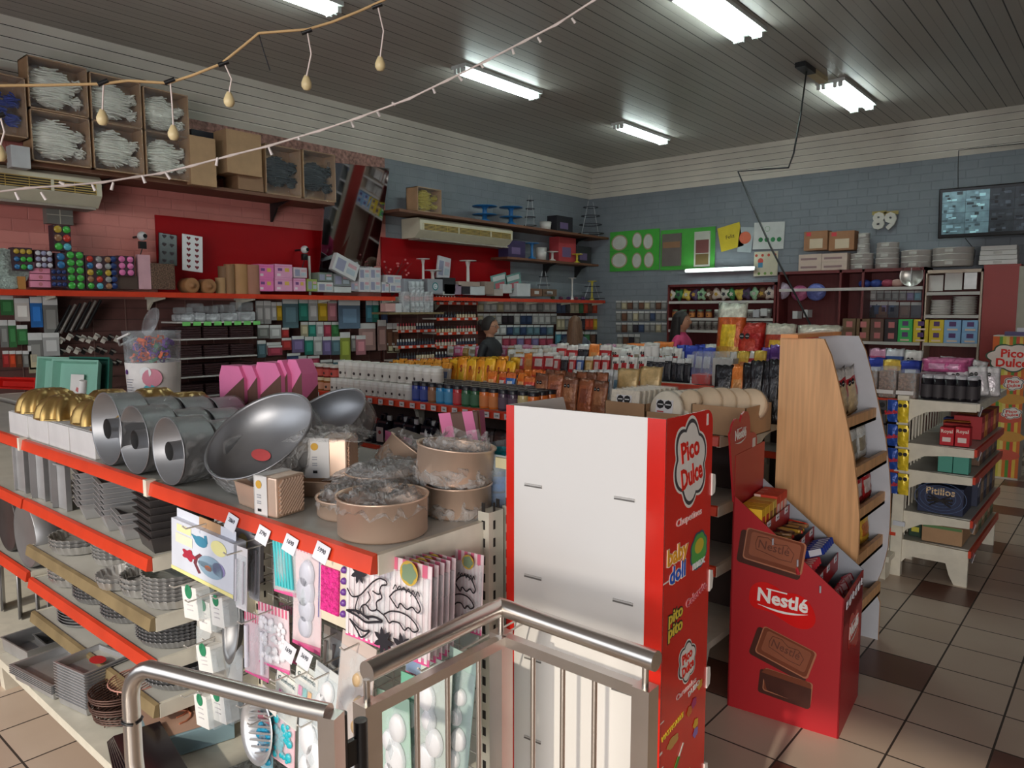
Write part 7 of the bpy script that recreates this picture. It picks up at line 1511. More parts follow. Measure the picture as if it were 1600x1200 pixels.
packs([(402, 416, 532, 560, ks_('b')), (416, 440, 535, 555, ks_('w')), (440, 456, 528, 548, ks_('r')), (456, 476, 525, 552, ks_('l')), (476, 532, 526, 556, ks_('twlb')), (531, 548, 519, 566, [('tall green-yellow', 140, 150, 70)]), (549, 564, 524, 550, ks_('sk'))], -7.40, 'in the third tier of the peg panel')
packs([(418, 442, 540, 556, ks_('m')), (466, 480, 556, 580, ks_('t')), (480, 500, 556, 576, ks_('m')), (500, 540, 562, 582, ks_('sb')), (556, 572, 524, 556, ks_('p')), (448, 470, 552, 572, ks_('n'))], -7.38, 'lowest on the peg panel above the jars')
packs([(590, 604, 500, 550, [('tall clear brown', 140, 110, 106)]), (560, 588, 505, 550, [('large pale brown', 150, 120, 116)]), (604, 624, 505, 552, ks_('hh')), (605, 625, 536, 552, ks_('cc'))], -7.4, 'beside the first paint rack')
packs([(0, 22, 462, 494, ks_('g')), (22, 47, 466, 504, [('bow-tie print', 206, 200, 196)]), (47, 67, 464, 514, [('blue and white', 50, 110, 180)]), (67, 92, 464, 530, ks_('s'))], -7.42, 'at the photo edge under the shelf')
packs([(0, 26, 500, 545, ks_('sg')), (26, 44, 508, 540, ks_('g')), (44, 68, 520, 580, ks_('s')), (66, 94, 520, 558, ks_('w')), (4, 46, 548, 575, ks_('rohs')), (44, 62, 540, 585, ks_('c'))], -7.40, 'low at the photo edge')
packs([(746, 870, 471, 488, ks_('cwwcwwswwsww')), (746, 870, 490, 507, ks_('cwcwkkwnnwwws')), (760, 865, 508, 524, ks_('cwwnbnbbnb')), (762, 865, 525, 545, ks_('cwmmlmlmm'))], -7.45, 'on the white strips beside the corner')
packs([(870, 940, 471, 490, ks_('nnkccgohoo')), (870, 940, 494, 516, ks_('ccspnlkooyg')), (868, 940, 518, 540, ks_('anokkghk'))], -7.45, 'on the coloured strips at the corner')
packs([(962, 1042, 470, 484, ks_('schshcshs')), (962, 1042, 486, 502, ks_('shscssnss')), (962, 1042, 504, 520, ks_('shsknsscs')), (964, 1000, 522, 545, ks_('shks'))], 11.13, 'on the clear strips of the back wall', 'y')
# tools: slanting nozzles and tiny hanging tips
tm = mat('tip_steel', (180, 176, 170), .3, .8)
for i in range(7):
    yc, z = on_x(98 + i*8, 498 - i*1.5, -7.42); m = MB(); m.tube([(0, -.07, -.14), (0, .07, .12)], .014, tm if i % 2 else black, 8); o = m.build('pastry_tool'); o.location = (-7.42, yc, z); tag(o, '%s pastry tool hanging aslant, %s from the clear packets' % ('bright' if i % 2 else 'black', ORD[i]), 'tool', 'slanting pastry tools')
rnd = random.Random(8)
for j, (y, n) in enumerate(((526, 10), (545, 8), (566, 9), (588, 7))):
    for i in range(n):
        x = 98 + i*11 + rnd.uniform(-2, 2); yc, z = on_x(x, y + rnd.uniform(-3, 3), -7.42); m = MB(); m.box((-.004, -.02, -.05), (0, .02, .01), C(206, 200, 190) if rnd.random() < .5 else black, T=Matrix.Rotation(R(-30), 4, 'X')); m.lathe([(.012, 0), (.004, .045)], tm, n=8, T=Matrix.Translation((.008, .02, -.02)) @ Matrix.Rotation(R(60), 4, 'X'))
        o = m.build('piping_tip'); o.location = (-7.42, yc, z); tag(o, 'steel piping tip on a small card, row %s below the slanting tools, %s along' % (ORD[j], ORD[i]), 'piping tip', 'piping tips on the dark panel')
# dark shelf unit with white shelf edges
t = thing('tray_shelf_unit', 'shelf unit with white edges and green tags holding dark trays, under the long shelf', 'shelf unit'); zz = []
for y in (503, 530, 560, 590, 622):
    a, z = on_x(277, y, -7.25); b, _ = on_x(402, y - 1, -7.25); zz.append(z); m = MB(); m.box((-7.6, a, z - .015), (-7.25, b, z), C(206, 204, 200)); o = m.build('shelf', t)
    if y == 503: m = MB(); [m.box((-7.249, a + .05 + q*.11, z - .04), (-7.247, a + .13 + q*.11, z - .0), C(120, 206, 110)) for q in range(8)]; m.build('green_tag', o)
dkt = C(60, 40, 42, 'plastic')
for j in range(1, 5):
    for i in range(3):
        m = MB(); y = a + .02 + i*.29
        for q in range(5): m.box((-.3, 0, q*.024), (0, .26, q*.024 + .02), dkt)
        o = m.build('dark_tray'); o.location = (-7.27, y, zz[j] + .002); o['kind'] = 'stuff'; tag(o, 'pile of dark shallow trays on the white-edged unit, shelf %s, pile %s' % (ORD[j], ORD[i]), 'tray', 'dark trays on the white-edged unit')
for i, (x0, x1, yt) in enumerate(((284, 305, 480), (306, 322, 474), (323, 345, 478), (346, 372, 476), (373, 400, 472))):
    yc, w, zt, h = lw(x0, yt, x1, 502, -7.3); t = thing('clear_dish', 'clear lidded dish on the green-tagged shelf, %s from the clear tub' % ORD[i], 'dish', (-7.42, yc, zz[0] + .002), 0, 'clear dishes on the green-tagged shelf'); m = MB(); m.box((-.12, -w/2, 0), (.12, w/2, (zt - zz[0])*.5), film('frosted_plastic')); m.build('dish', t, bevel=.02); m = MB(); m.box((-.11, -w*.42, (zt - zz[0])*.5), (.11, w*.42, zt - zz[0]), clear); m.build('lid', t, bevel=.02)
# ================================================================ HIGH SHELVES, AIR CONDITIONERS, MIRROR
wood = mat('brown_shelf_wood', (110, 70, 50), .6, var=.15, stretch=(3, .3, 3))
def board(lab, y0, y1, z, x1=-7.2, bk=()):
    t = thing('wall_shelf', lab, 'shelf'); m = MB(); m.box((-7.645, y0, z - .035), (x1, y1, z), wood); m.build('board', t)
    for y in bk: m = MB(); m.prism([(-7.64, z - .035), (x1 - .05 if x1 < -7 else x1, z - .035), (-7.5, z - .09), (-7.62, z - .24), (-7.64, z - .24)], y, y + .02, black, 'y'); m.build('bracket', t)
board('high brown shelf on the salmon wall carrying the bow boxes', 1.2, 5.32, 2.955, bk=(2.9, 4.75)); board('high brown shelf over the air conditioner on the grey wall', 6.3, 11.1, 2.99, bk=(10.6,)); board('shorter lower shelf near the corner on the grey wall', 8.5, 10.95, 2.52, -7.3, bk=(9.8, 10.7))
ribw = {'white': C(232, 230, 220), 'blue': C(24, 50, 150), 'black': C(34, 44, 50), 'gold': C(190, 170, 70)}
shiny = film('shiny_film', (235, 238, 245), .05, .04, 1.6, 13)
def bow_box(lab, y0, y1, z0, z1, col_, X_=-7.15, dp=.22, seed=0):
    t = thing('bow_box', lab, 'box', (X_, (y0 + y1)/2, z0), 0, 'window boxes of pull bows'); w, h = y1 - y0 - .006, z1 - z0 - .004; m = MB(); e = .02
    m.box((-dp, -w/2, 0), (-dp + .01, w/2, h), cardb); m.box((-dp, -w/2, 0), (0, -w/2 + e*.5, h), cardb); m.box((-dp, w/2 - e*.5, 0), (0, w/2, h), cardb); m.box((-dp, -w/2, 0), (0, w/2, e*.5), cardb); m.box((-dp, -w/2, h - e*.5), (0, w/2, h), cardb); m.build('carton', t)
    rnd = random.Random(seed)
    def bow(name, cy, cz, r_, n):
        b = MB()
        for i in range(n):
            a = rnd.uniform(-.9, .9); q = rnd.uniform(-1, 1); k = math.sqrt(max(.06, 1 - q*q)); zc = cz + q*r_*.86; L = r_*k
            b.tube([(-.10 + rnd.uniform(-.03, .05), cy - L + rnd.uniform(0, .02), zc - a*.02), (-.05 + rnd.uniform(-.02, .035), cy, zc + rnd.uniform(-.01, .01)), (-.10 + rnd.uniform(-.03, .04), cy + L, zc + a*.02)], rnd.uniform(.004, .008), ribw[col_], 4)
        b.ball((-.11, cy, cz), r_*.9, ribw[col_], 12, 8, (.45, 1, 1)); b.build(name, t)
    bow('ribbon_bow', -w*.08, h*.5, min(w*.40, h*.46), 80); bow('ribbon_bow', w*.36, h*.30, h*.12, 14); bow('ribbon_bow', w*.36, h*.62, h*.12, 14)
    f = MB(); f.grid(lambda u, v: (.002 - .01*math.sin(math.pi*u)*math.sin(math.pi*v), (u - .5)*w, v*h), 6, 6, shiny); f.build('film_window', t); return t
ys = [(2.235, 2.70), (2.715, 3.155), (3.17, 3.60)]
for c in range(3):
    for r_ in range(2): bow_box('window box of white ribbon bows, %s column from the photo edge, %s row' % (('first', 'second', 'third')[c], ('lower', 'upper')[r_]), *ys[c], 2.957 + .43*r_ - .01*c*r_, 3.385 + .43*r_ - .02*c*r_, 'white', seed=c*2 + r_)
bow_box('window box of blue ribbon at the photo edge beside the white bow boxes', 1.62, 2.22, 3.13, 3.62, 'blue', seed=9)
for i, (x0, x1, yt, yb_) in enumerate(((414, 470, 238, 305), (473, 524, 246, 316))): a, _ = on_x(x0, yt, -7.2); b, z1 = on_x(x1, yt, -7.2); bow_box('window box of black ribbon on the high shelf, %s' % ('nearer the cartons' if i == 0 else 'nearer the mirror'), a, b, 2.957, z1 + .03, 'black', -7.2, seed=20 + i)
a, z1 = on_x(652, 290, -7.2); b, _ = on_x(690, 290, -7.2); bow_box('window box of gold ribbon above the second air conditioner', a, b, 2.992, z1, 'gold', -7.2, seed=30)
wbox('white carton standing beside the bow boxes over the air conditioner', 17, 228, 48, 262, C(190, 190, 192), X_=-7.1, depth=.12); wbox('brown carton leaning at the end of the white bow boxes', 297, 214, 338, 290, cardb, X_=-7.12, depth=.12); wbox('black box behind the leaning brown carton', 300, 206, 349, 275, C(36, 36, 48), X_=-7.4, depth=.2)
wbox('large brown carton raised on another box', 354, 206, 409, 273, cardb, X_=-7.15, depth=.3); wbox('low brown carton under the large raised one', 372, 274, 412, 298, C(140, 104, 76), X_=-7.2, depth=.3)
# round things on the grey-wall shelves
stand_('blue two-tier stand with a bowl top on the high shelf', 738, 776, 322, 345, bp2, z0=2.992, tiers=2); stand_('blue two-tier stand beside the first on the high shelf', 780, 816, 324, 350, bp2, z0=2.992, tiers=2)
stand_('blue pedestal stand on the lower corner shelf', 820, 842, 380, 405, bp2, z0=2.522); stand_('small yellow stand on the lower corner shelf', 893, 910, 397, 411, C(206, 190, 60, 'plastic'), z0=2.522); stand_('white low stand on the lower corner shelf', 854, 872, 393, 406, wp, z0=2.522); stand_('yellow stand near the corner on the red-edged shelf', 918, 932, 439, 456, C(206, 186, 60, 'plastic'), z0=1.892); stand_('tall thin white stand near the corner', 888, 900, 434, 456, wp, z0=1.892)
for (lb, x0, y0, x1, y1, c, X_, z0) in (('black printed box on the high shelf', 870, 338, 895, 362, (30, 28, 36), -7.3, 2.992), ('dark purple printed box on the lower corner shelf', 794, 376, 821, 408, (54, 40, 80), -7.35, 2.522), ('red and pink gift bag on the lower corner shelf', 873, 371, 900, 409, (176, 60, 66), -7.4, 2.522), ('black box at the end of the lower corner shelf', 901, 385, 924, 410, (40, 38, 44), -7.4, 2.522)): wbox(lb, x0, y0, x1, y1, C(*c), X_=X_, depth=.2, z0=z0, art=art_patch((.2, .2, .7, .6, (110, 90, 130))))
for (lb, x0, y0, x1, y1, z0) in (('white bucket on the high shelf', 844, 347, 860, 361, 2.992), ('white bucket on the lower corner shelf', 838, 387, 853, 406, 2.522)): yc, w, zt, h = lw(x0, y0, x1, y1, -7.4); w *= .72; m = MB(); m.lathe([(0, 0), (w*.42, 0), (w*.5, zt - z0), (w*.46, zt - z0 - .01), (0, zt - z0 - .01)], wp, n=20); o = m.build('bucket'); o.location = (-7.4, yc, z0 + .001); tag(o, lb, 'bucket')
def wire_tower(lab, x0, x1, yt, z0, n, X_=-7.4):
    yc, w, zt, _ = lw(x0, yt, x1, yt + 10, X_); h = zt - z0; w = (x1 - x0)/FPX*Vector((X_, yc, 0)).dot(_f); X_ = -7.37; yc = min(yc, 10.86); t = thing('wire_cake_tower', lab, 'stand', (X_, yc, z0)); m = MB()
    for s_ in (-1, 1): m.tube([(0, s_*w*.48, 0), (0, s_*w*.12, h)], .006, C(190, 190, 196, 'gloss'), 5)
    m.build('wire_leg', t)
    for i in range(n): k = MB(); q = w*(.42 - .25*i/n); k.lathe([(q*.8, h*(i + .3)/n), (q, h*(i + .3)/n), (q, h*(i + .3)/n + .01), (q*.8, h*(i + .3)/n + .01)], C(70, 70, 78, 'gloss'), n=20); k.build('round_tier', t)
wire_tower('tiered wire stand on the high shelf behind the blue stands', 814, 838, 305, 2.992, 4); wire_tower('wide pyramid wire stand at the end of the high shelf', 895, 945, 315, 2.992, 4); wire_tower('grey tiered wire stand on the red-edged shelf by the corner', 905, 952, 442, 1.892, 3); wire_tower('pale tiered wire stand on the red-edged shelf', 832, 862, 424, 1.95, 3)
yc, w, zt, h = lw(868, 446, 915, 455, -7.3)
for i in range(5): m = MB(); m.ball((0, 0, 0), .04, C(*((60, 90, 60), (90, 40, 70), (70, 40, 90), (110, 40, 60), (80, 50, 100))[i]), 10, 6, (1, 1, .7)); o = m.build('ribbon_roll'); o.location = (-7.35, yc - w/2 + w*i/4, 1.892 + .029); tag(o, 'small dark ribbon roll near the corner, %s along the red-edged shelf' % ORD[i], 'ribbon roll', 'ribbon rolls near the corner')
# air conditioners
ivory = mat('ivory_plastic', (206, 198, 176), .45, var=.05)
def air_con(lab, y0, y1, z0, z1):
    t = thing('air_conditioner', lab, 'air conditioner'); m = MB(); X1 = -7.28
    m.prism([(-7.64, z0), (-7.38, z0 - .0), (X1, z0 + .10), (X1, z1 - .03), (-7.32, z1), (-7.64, z1)], y0, y1, ivory, 'y'); m.build('body', t)
    g = MB(); n = 5; m_ = C(190, 160, 90)
    g.box((X1 - .01, y0 + .06, z0 + .105), (X1 + .001, y1 - .05, z1 - .075), C(44, 36, 30))
    for i in range(n): z = z0 + .115 + (z1 - z0 - .19)*i/(n - 1); g.box((X1, y0 + .06, z - .004), (X1 + .006, y1 - .05, z + .004), m_)
    for i in range(9): y = y0 + .06 + (y1 - y0 - .11)*i/8; g.box((X1, y - (.012 if i % 3 == 0 else .002), z0 + .105), (X1 + .008, y + (.012 if i % 3 == 0 else .002), z1 - .075), ivory if i % 3 == 0 else m_)
    g.build('grille', t); g = MB(); g.box((-7.55, y0 + .04, z0 - .02), (-7.33, y1 - .04, z0), C(150, 140, 130)); g.build('lower_flap', t)
air_con('ivory air conditioner with a yellowish grille at the photo edge, salmon wall', 1.3, 2.82, 2.64, 2.915); air_con('ivory air conditioner on the grey wall above the red board', 6.72, 8.6, 2.67, 2.93)
a, z = on_x(72, 320, -7.55); b, z2 = on_x(115, 352, -7.55); t = thing('control_box', 'small grey panelled box under the first air conditioner', 'box'); m = MB(); m.box((-7.645, a, z2), (-7.55, b, z), C(120, 118, 112)); m.build('housing', t); m = MB(); m.box((-7.549, (a + b)/2 - .004, z2), (-7.547, (a + b)/2 + .004, z), C(190, 186, 170)); m.box((-7.549, a, (z + z2)/2 - .003), (-7.547, b, (z + z2)/2 + .003), C(190, 186, 170)); m.build('seam', t)
# leaning wall mirror
t = thing('wall_mirror', 'large frameless mirror hung leaning forward between the two red boards', 'mirror'); mm = mat('mirror_glass', (200, 200, 205), .03, 1.0, var=.02)
q = [(-7.28, 5.30, 3.42), (-7.28, 6.22, 3.48), (-7.62, 6.20, 2.02), (-7.62, 5.36, 1.98)]; n_ = Vector((.02, 0, .005)); m = MB(); m.add([tuple(Vector(v)) for v in q] + [tuple(Vector(v) - n_) for v in q], [(3, 2, 1, 0), (4, 5, 6, 7), (0, 1, 5, 4), (1, 2, 6, 5), (2, 3, 7, 6), (3, 0, 4, 7)], mm); m.build('glass', t)
m = MB(); m.tube([(-7.63, 5.8, 3.5), (-7.3, 5.78, 3.44)], .004, black, 5); m.build('hanger', t)
# ================================================================ BACK WALL
def bbox(lab, x0, y0, x1, y1, m_, Y_=10.75, depth=.2, name='product_box', cat='box', grp=None, art=None, z0=None):
    xc_, w, zt, h = px_box(x0, y0, x1, y1, Y_)
    if z0 is not None: h = zt - z0
    t = thing(name, lab, cat, (xc_, Y_, zt - h), 0, grp); m = MB(); m.box((-w/2 + .002, 0, 0), (w/2 - .002, depth, h), m_); m.build('carton', t, bevel=.003)
    if art: p = MB(); art(p, w, h); p.build('print', t)
    return t
def bart(*ps):
    def f(p, w, h):
        for (a, b, c, d, col) in ps: p.box((-w/2 + a*w, -.0016, b*h), (-w/2 + c*w, -.0006, d*h), C(*col))
    return f
drw = mat('dark_red_wood', (104, 36, 36), .5, var=.15, stretch=(4, 4, .5)); YB = 10.75
def cabinet(name, lab, x0, x1, zs, ztop, Y_=YB, m_=drw, mids=(), edge=None, z0=0.0, back=None):
    t = thing(name, lab, 'cabinet'); m = MB(); m.box((x0, Y_ + .36, z0), (x1, 11.14, ztop), back or m_); m.build('back', t)
    for x in (x0, x1 - .03) + tuple(mids): m = MB(); m.box((x, Y_, z0), (x + .03, Y_ + .36, ztop), m_); m.build('side_panel', t)
    for z in zs: m = MB(); m.box((x0 + .03, Y_ + .005, z - .025), (x1 - .03, Y_ + .36, z), m_); o = m.build('shelf', t); k = MB(); k.box((x0 + .03, Y_ - .01, z - .04), (x1 - .03, Y_ + .004, z), edge or C(196, 190, 186)); k.build('shelf_edge', o)
    m = MB(); m.box((x0, Y_, ztop - .04), (x1, Y_ + .37, ztop), m_); m.build('top', t); return t
X = lambda x, y=470: on_y(x, y, YB)[0]
Zb = lambda x, y: on_y(x, y, YB)[1]
cabinet('wall_cabinet', 'dark red open cabinet of rosettes and jars under the lit tube', X(1043), X(1212), (Zb(1120, 470), Zb(1120, 497), Zb(1120, 516), Zb(1120, 545)), Zb(1120, 443))
cabinet('wall_cabinet', 'dark wooden cabinet with tall side posts in the middle of the back wall', X(1214), X(1445), (Zb(1300, 450), 1.30, .8), 2.27, mids=(X(1310), X(1345)))
cabinet('plate_shelf', 'cream-framed shelf unit of white plates and trays', X(1443), X(1535), (Zb(1490, 456), Zb(1490, 492), 1.30), Zb(1490, 421), m_=C(196, 176, 160), back=drw)
t = thing('red_cupboard', 'tall plain brick-red cupboard at the end of the back wall row', 'cupboard'); m = MB(); m.box((X(1534), YB, 0), (X(1592), 11.1, 2.27), mat('brick_red_laminate', (150, 50, 44), .4, var=.03)); m.build('body', t); m = MB(); m.box((X(1590), YB - .02, 0), (X(1592) + .10, YB, 2.24), C(170, 164, 150)); m.build('door_edge', t)
t = cabinet('shelving', 'grey shelving with small goods beyond the red cupboard, cut by the photo edge', X(1603), X(1650), (.5, .95, 1.3, 1.6, 1.95), 2.2, m_=C(150, 150, 150), edge=C(206, 206, 206))
for i in range(10): bbox('%s box on the shelving beyond the red cupboard, %s from the top' % (('pink', 'blue', 'white', 'dark', 'cream')[i % 5], ORD[i // 2]), 1597 + 10*(i % 2), 470, 1606 + 10*(i % 2), 480, C(*((206, 120, 140), (60, 100, 160), (206, 206, 206), (60, 56, 60), (206, 190, 150))[i % 5]), z0=(1.96, 1.61, 1.31, .96, .51)[i // 2]).scale = (1, 1, 1)
# goods in the cabinets
zl = [Zb(1120, 470), Zb(1120, 497), Zb(1120, 516), Zb(1120, 545)]
rnd = random.Random(33)
for i in range(14):
    x = 1046 + i*11.8; xx = X(x); m = MB(); c = ((206, 200, 190), (60, 120, 70), (206, 180, 80), (80, 60, 90), (150, 190, 150), (110, 80, 60), (206, 190, 180))[i % 7]; T = facing_y((0, -.03, .09)) @ Matrix.Rotation(i, 4, 'Z'); m.lathe([(0, .02), (.05, .03), (.085, 0), (.085, -.01), (0, -.01)], C(*c), n=30, T=T, flute=(3, 5, 4)[i % 3], fl=.22); m.lathe([(0, .034), (.03, .034)], C(*((190, 150, 60), (60, 60, 70), (206, 200, 190))[i % 3]), n=10, T=T, flute=5, fl=.3)
    o = m.build('party_rosette'); o.location = (xx, YB + .1, zl[0] + .012); tag(o, 'small party rosette on the shelf under the lit tube, %s from the corner' % ORD[i], 'rosette', 'party rosettes on the top shelf')
jm = jar('small_pot', .05, .13, C(150, 146, 140, 'plastic'), C(206, 206, 200), C(110, 100, 96), .2, .9, 'jar'); jd = jar('small_pot', .05, .13, C(120, 60, 40, 'plastic'), C(90, 110, 90), C(190, 120, 60), .2, .9, 'jar')
for j, n in ((1, 12), (2, 15)):
    for i in range(n): place(jd if (i < 5 and j == 1) else jm, (X(1048 + (158/n)*i + 4), YB + .08, zl[j] + .002), 0, 'small pot on the %s shelf of the dark red cabinet, %s from the corner' % (('', 'second', 'third')[j], ORD[i]), 'small pots in the dark red cabinet')
for i, (x0, x1, y0, c) in enumerate(((1176, 1186, 484, (190, 190, 196)), (1188, 1198, 482, (206, 206, 206)), (1255, 1262, 484, (206, 206, 206)), (1238, 1246, 486, (206, 206, 206)))): bbox('small white box on a dark cabinet shelf, %s from the lit tube' % ORD[i], x0, y0, x1, y0 + 12, C(*c))
for i, (x0, x1, y0, y1, c) in enumerate(((1230, 1256, 445, 470, (176, 90, 130)), (1256, 1282, 442, 470, (110, 120, 190)), (1200, 1226, 440, 468, (196, 180, 200)))): xc_, w, zt, h = px_box(x0, y0, x1, y1, YB - .05); m = MB(); m.ball((0, 0, h*.5), h*.5, C(*c, 'foil'), 14, 10, (1.1, .5, 1)); o = m.build('ribbon_bag'); o.location = (xc_, YB + .12, zt - h); tag(o, 'round wrapped bag on the dark cabinets, %s' % ('pink and lilac', 'blue and white', 'pale, beside the party rosettes')[i], 'bag')
for i, (x0, x1, c) in enumerate(((1340, 1358, (30, 50, 120)), (1358, 1376, (40, 60, 130)), (1378, 1392, (150, 60, 80)), (1392, 1408, (190, 150, 140)))): xc_, w, zt, h = px_box(x0, 428, x1, 444, YB); m = MB(); m.ball((0, 0, h*.3), h*.5, C(*c), 12, 8, (1.2, .7, .8)); o = m.build('ceramic_figure'); o.location = (xc_, YB + .08, Zb(1300, 450) + .01); tag(o, 'small %s figure on the top shelf, %s from the cabinet post' % (('navy', 'dark blue', 'rose', 'beige')[i], ORD[i]), 'figure')
t = thing('round_steel_tray', 'round steel tray standing in the dark cabinet beside the plates', 'tray', (X(1422), YB + .02, Zb(1300, 450) + .14)); m = MB(); m.lathe([(0, .0), (.11, 0), (.13, .02), (.14, .02)], mat('tip_steel'), n=32, T=facing_y((0, 0, 0))); m.tube([(0, -.03, -.1), (0, -.03, .1)], .006, C(206, 206, 206), 6); m.build('tray', t)
packs([(1346, 1440, 454, 470, ks_('swssssla'))], 11.09, 'in the dark middle cabinet', 'y'); packs([(1350, 1400, 471, 492, ks_('lnln'))], 11.09, 'deep in the dark middle cabinet', 'y')
packs([(1352, 1440, 472, 498, ks_('khkhk'))], 11.09, 'in the shade of the dark middle cabinet', 'y')
# boxes on the counter shelf
ZC = 1.302
for r_ in range(2):
    for i in range(4): bbox('brown printed tin box, %s row, %s from the wooden stand' % (('lower', 'upper')[r_], ORD[i]), 1316 + i*22, 500, 1337 + i*22, 518, C(*((110, 84, 60), (116, 88, 60), (96, 70, 60), (50, 40, 44))[i]), z0=None, art=bart((.3, .25, .75, .75, (190, 110, 110))), grp='brown printed boxes on the counter').location.z = ZC + r_*.145
    for i, (x0, x1, c, nm) in enumerate(((1403, 1426, (60, 176, 90), 'green'), (1427, 1451, (220, 190, 50), 'yellow'), (1452, 1475, (220, 190, 50), 'second yellow'), (1475, 1502, (140, 180, 220), 'pale blue'), (1503, 1530, (140, 180, 220), 'second pale blue'))): bbox('%s dessert box in the %s row on the counter' % (nm, ('lower', 'upper')[r_]), x0, 500, x1, 518, C(*c), art=bart((.3, .45, .7, .85, (90, 60, 110)), (.2, .1, .8, .25, (230, 200, 180))), grp='coloured dessert boxes on the counter').location.z = ZC + r_*.145
whp = C(214, 210, 206, 'plastic')
for i, (x0, x1, y0, y1) in enumerate(((1451, 1474, 430, 455), (1476, 1504, 426, 453), (1506, 1527, 422, 452))): bbox('white square tray standing on the plate shelf, %s from the steel tray' % ORD[i], x0, y0, x1, y1, whp if i < 2 else mat('tip_steel'), Y_=YB + .1, depth=.02, name='serving_tray', cat='tray')
for s_, (x, n) in enumerate(((1467, 9), (1504, 11))):
    for j in range(n): m = MB(); m.lathe([(0, 0), (.1, 0), (.125 + .015*s_, .018), (.12, .02), (0, .006)], whp, n=24); o = m.build('white_plate'); o.location = (X(x), YB + .16, Zb(1490, 492) + .002 + j*.021); tag(o, 'white plate in the %s pile, %s from the bottom' % (('smaller', 'larger')[s_], ORD[j]), 'plate', 'piles of white plates')
def rnd_stack(lab, x0, x1, yt, yb_, n, taper=0, square=False):
    xc_, w, zt, h = px_box(x0, yt, x1, yb_, 10.9); z0 = 2.275
    for j in range(n):
        k = 1 - taper*j/n; m = MB(); hh = (zt - z0)/n
        if square: m.box((-w/2*k, -.12, 0), (w/2*k, .12, hh*.92), whp)
        else: m.lathe([(0, 0), (w/2*k, 0), (w/2*k, hh*.8), (w/2*k + .006, hh*.82), (w/2*k, hh*.94), (0, hh*.94)], whp, n=28)
        if j % 2 == 0: m.box((-.05, -w/2*k - .004 if not square else -.124, hh*.2), (.04, -w/2*k - .002 if not square else -.121, hh*.7), C(190, 186, 180))
        o = m.build('cake_drum'); o.location = (xc_, 10.92, z0 + j*hh); tag(o, '%s, %s from the bottom' % (lab, ORD[j]), 'cake drum', lab)
rnd_stack('white round cake drum in the tall narrow tower', 1338, 1360, 364, 400, 7, .25); rnd_stack('white round cake drum in the wide pile under the tower', 1329, 1364, 396, 413, 3); rnd_stack('white round cake drum in the pile beside the tower', 1368, 1405, 379, 415, 5, .1); rnd_stack('white round cake drum in the low wide pile', 1408, 1455, 391, 414, 3); rnd_stack('white round cake drum in the widest pile', 1457, 1521, 387, 412, 3); rnd_stack('white square cake drum beside the television cable', 1532, 1592, 384, 412, 4, .1, True)
cake = bart((.1, .75, .3, .95, (206, 60, 70)), (.25, .1, .8, .6, (214, 196, 170)))
for i in range(2): bbox('brown printed cake box standing on the white ones, %s' % ('nearer the green posters', 'nearer the white tower')[i], 1256 + i*39, 361, 1293 + i*42, 391, C(160, 112, 78), Y_=10.85, art=cake)
for i in range(2):
    for j in range(2): bbox('long cream carton under the printed cake boxes, %s %s' % (('lower', 'upper')[j], ('nearer the posters', 'nearer the tower')[i]), 1248 + i*36, 392, 1284 + i*40, 405, C(206, 184, 170), Y_=10.8, art=bart((.1, .3, .8, .55, (150, 120, 120))), grp='cream cartons on the back cabinet').location.z = 2.275 + j*.115
# posters and hanging things on the back wall
YW = 11.12
def poster(lab, x0, y0, x1, y1, c, art=None, Y_=YW, name='poster', cat='poster', thick=.01, tl=0):
    xc_, w, zt, h = px_box(x0, y0, x1, y1, Y_); t = thing(name, lab, cat, (xc_, Y_, zt)); t.rotation_euler = (0, R(tl), 0); m = MB(); m.box((-w/2, 0, -h), (w/2, thick, 0), C(*c)); m.build('sheet', t)
    if art: p = MB(); art(p, w, h); p.build('print', t)
    return t
def gart(p, w, h):
    for cx, cz, rx, rz_ in ((-.3, -.28, .17, .2), (-.3, -.72, .17, .2), (.06, -.25, .1, .2), (.28, -.3, .1, .2), (.06, -.75, .1, .2), (.3, -.75, .1, .2)):
        T = facing_y((cx*w, -.002, cz*h)) @ Matrix.Diagonal((w*rx/.1, h*rz_/.1, 1, 1)) @ Matrix.Rotation(cx*2, 4, 'Z'); p.lathe([(0, 0), (.1, 0)], C(170, 150, 120), n=18, T=T); p.lathe([(0, .001), (.085, .001)], C(206, 206, 200), n=18, T=T)
    p.box((-w/2, -.003, -h*.5), (w*-.1, -.002, -h*.485), C(60, 150, 60))
poster('green poster of doilies and lace motifs on the back wall', 953, 360, 1030, 423, (70, 170, 60), gart)
poster('green poster of scarves in plastic, beside the lace one', 1032, 357, 1117, 421, (74, 166, 64), lambda p, w, h: (p.box((-w*.46, -.02, -h*.9), (-w*.1, 0, -h*.1), C(110, 100, 96)), p.box((-w*.44, -.022, -h*.45), (-w*.12, -.02, -h*.3), C(150, 110, 80)), p.box((w*.14, -.02, -h*.95), (w*.42, 0, -h*.1), C(196, 196, 186)), p.box((w*.17, -.022, -h*.62), (w*.4, -.02, -h*.3), C(120, 70, 66)), p.box((w*.17, -.022, -h*.9), (w*.4, -.02, -h*.64), C(110, 90, 50))))
poster('yellow happy-birthday packet hung on the back wall', 1120, 352, 1155, 390, (214, 190, 50), lambda p, w, h: p.text('Feliz', C(60, 50, 30), facing_y((0, -.002, -h*.55)), h*.22), tl=-12, name='wall_packet', cat='packet')
poster('clear packet with a coral balloon on the back wall', 1156, 355, 1178, 394, (176, 186, 190), lambda p, w, h: p.lathe([(0, 0), (w*.42, 0)], C(214, 110, 80), n=18, T=facing_y((-w*.05, -.002, -h*.42))), tl=6, name='wall_packet', cat='packet')
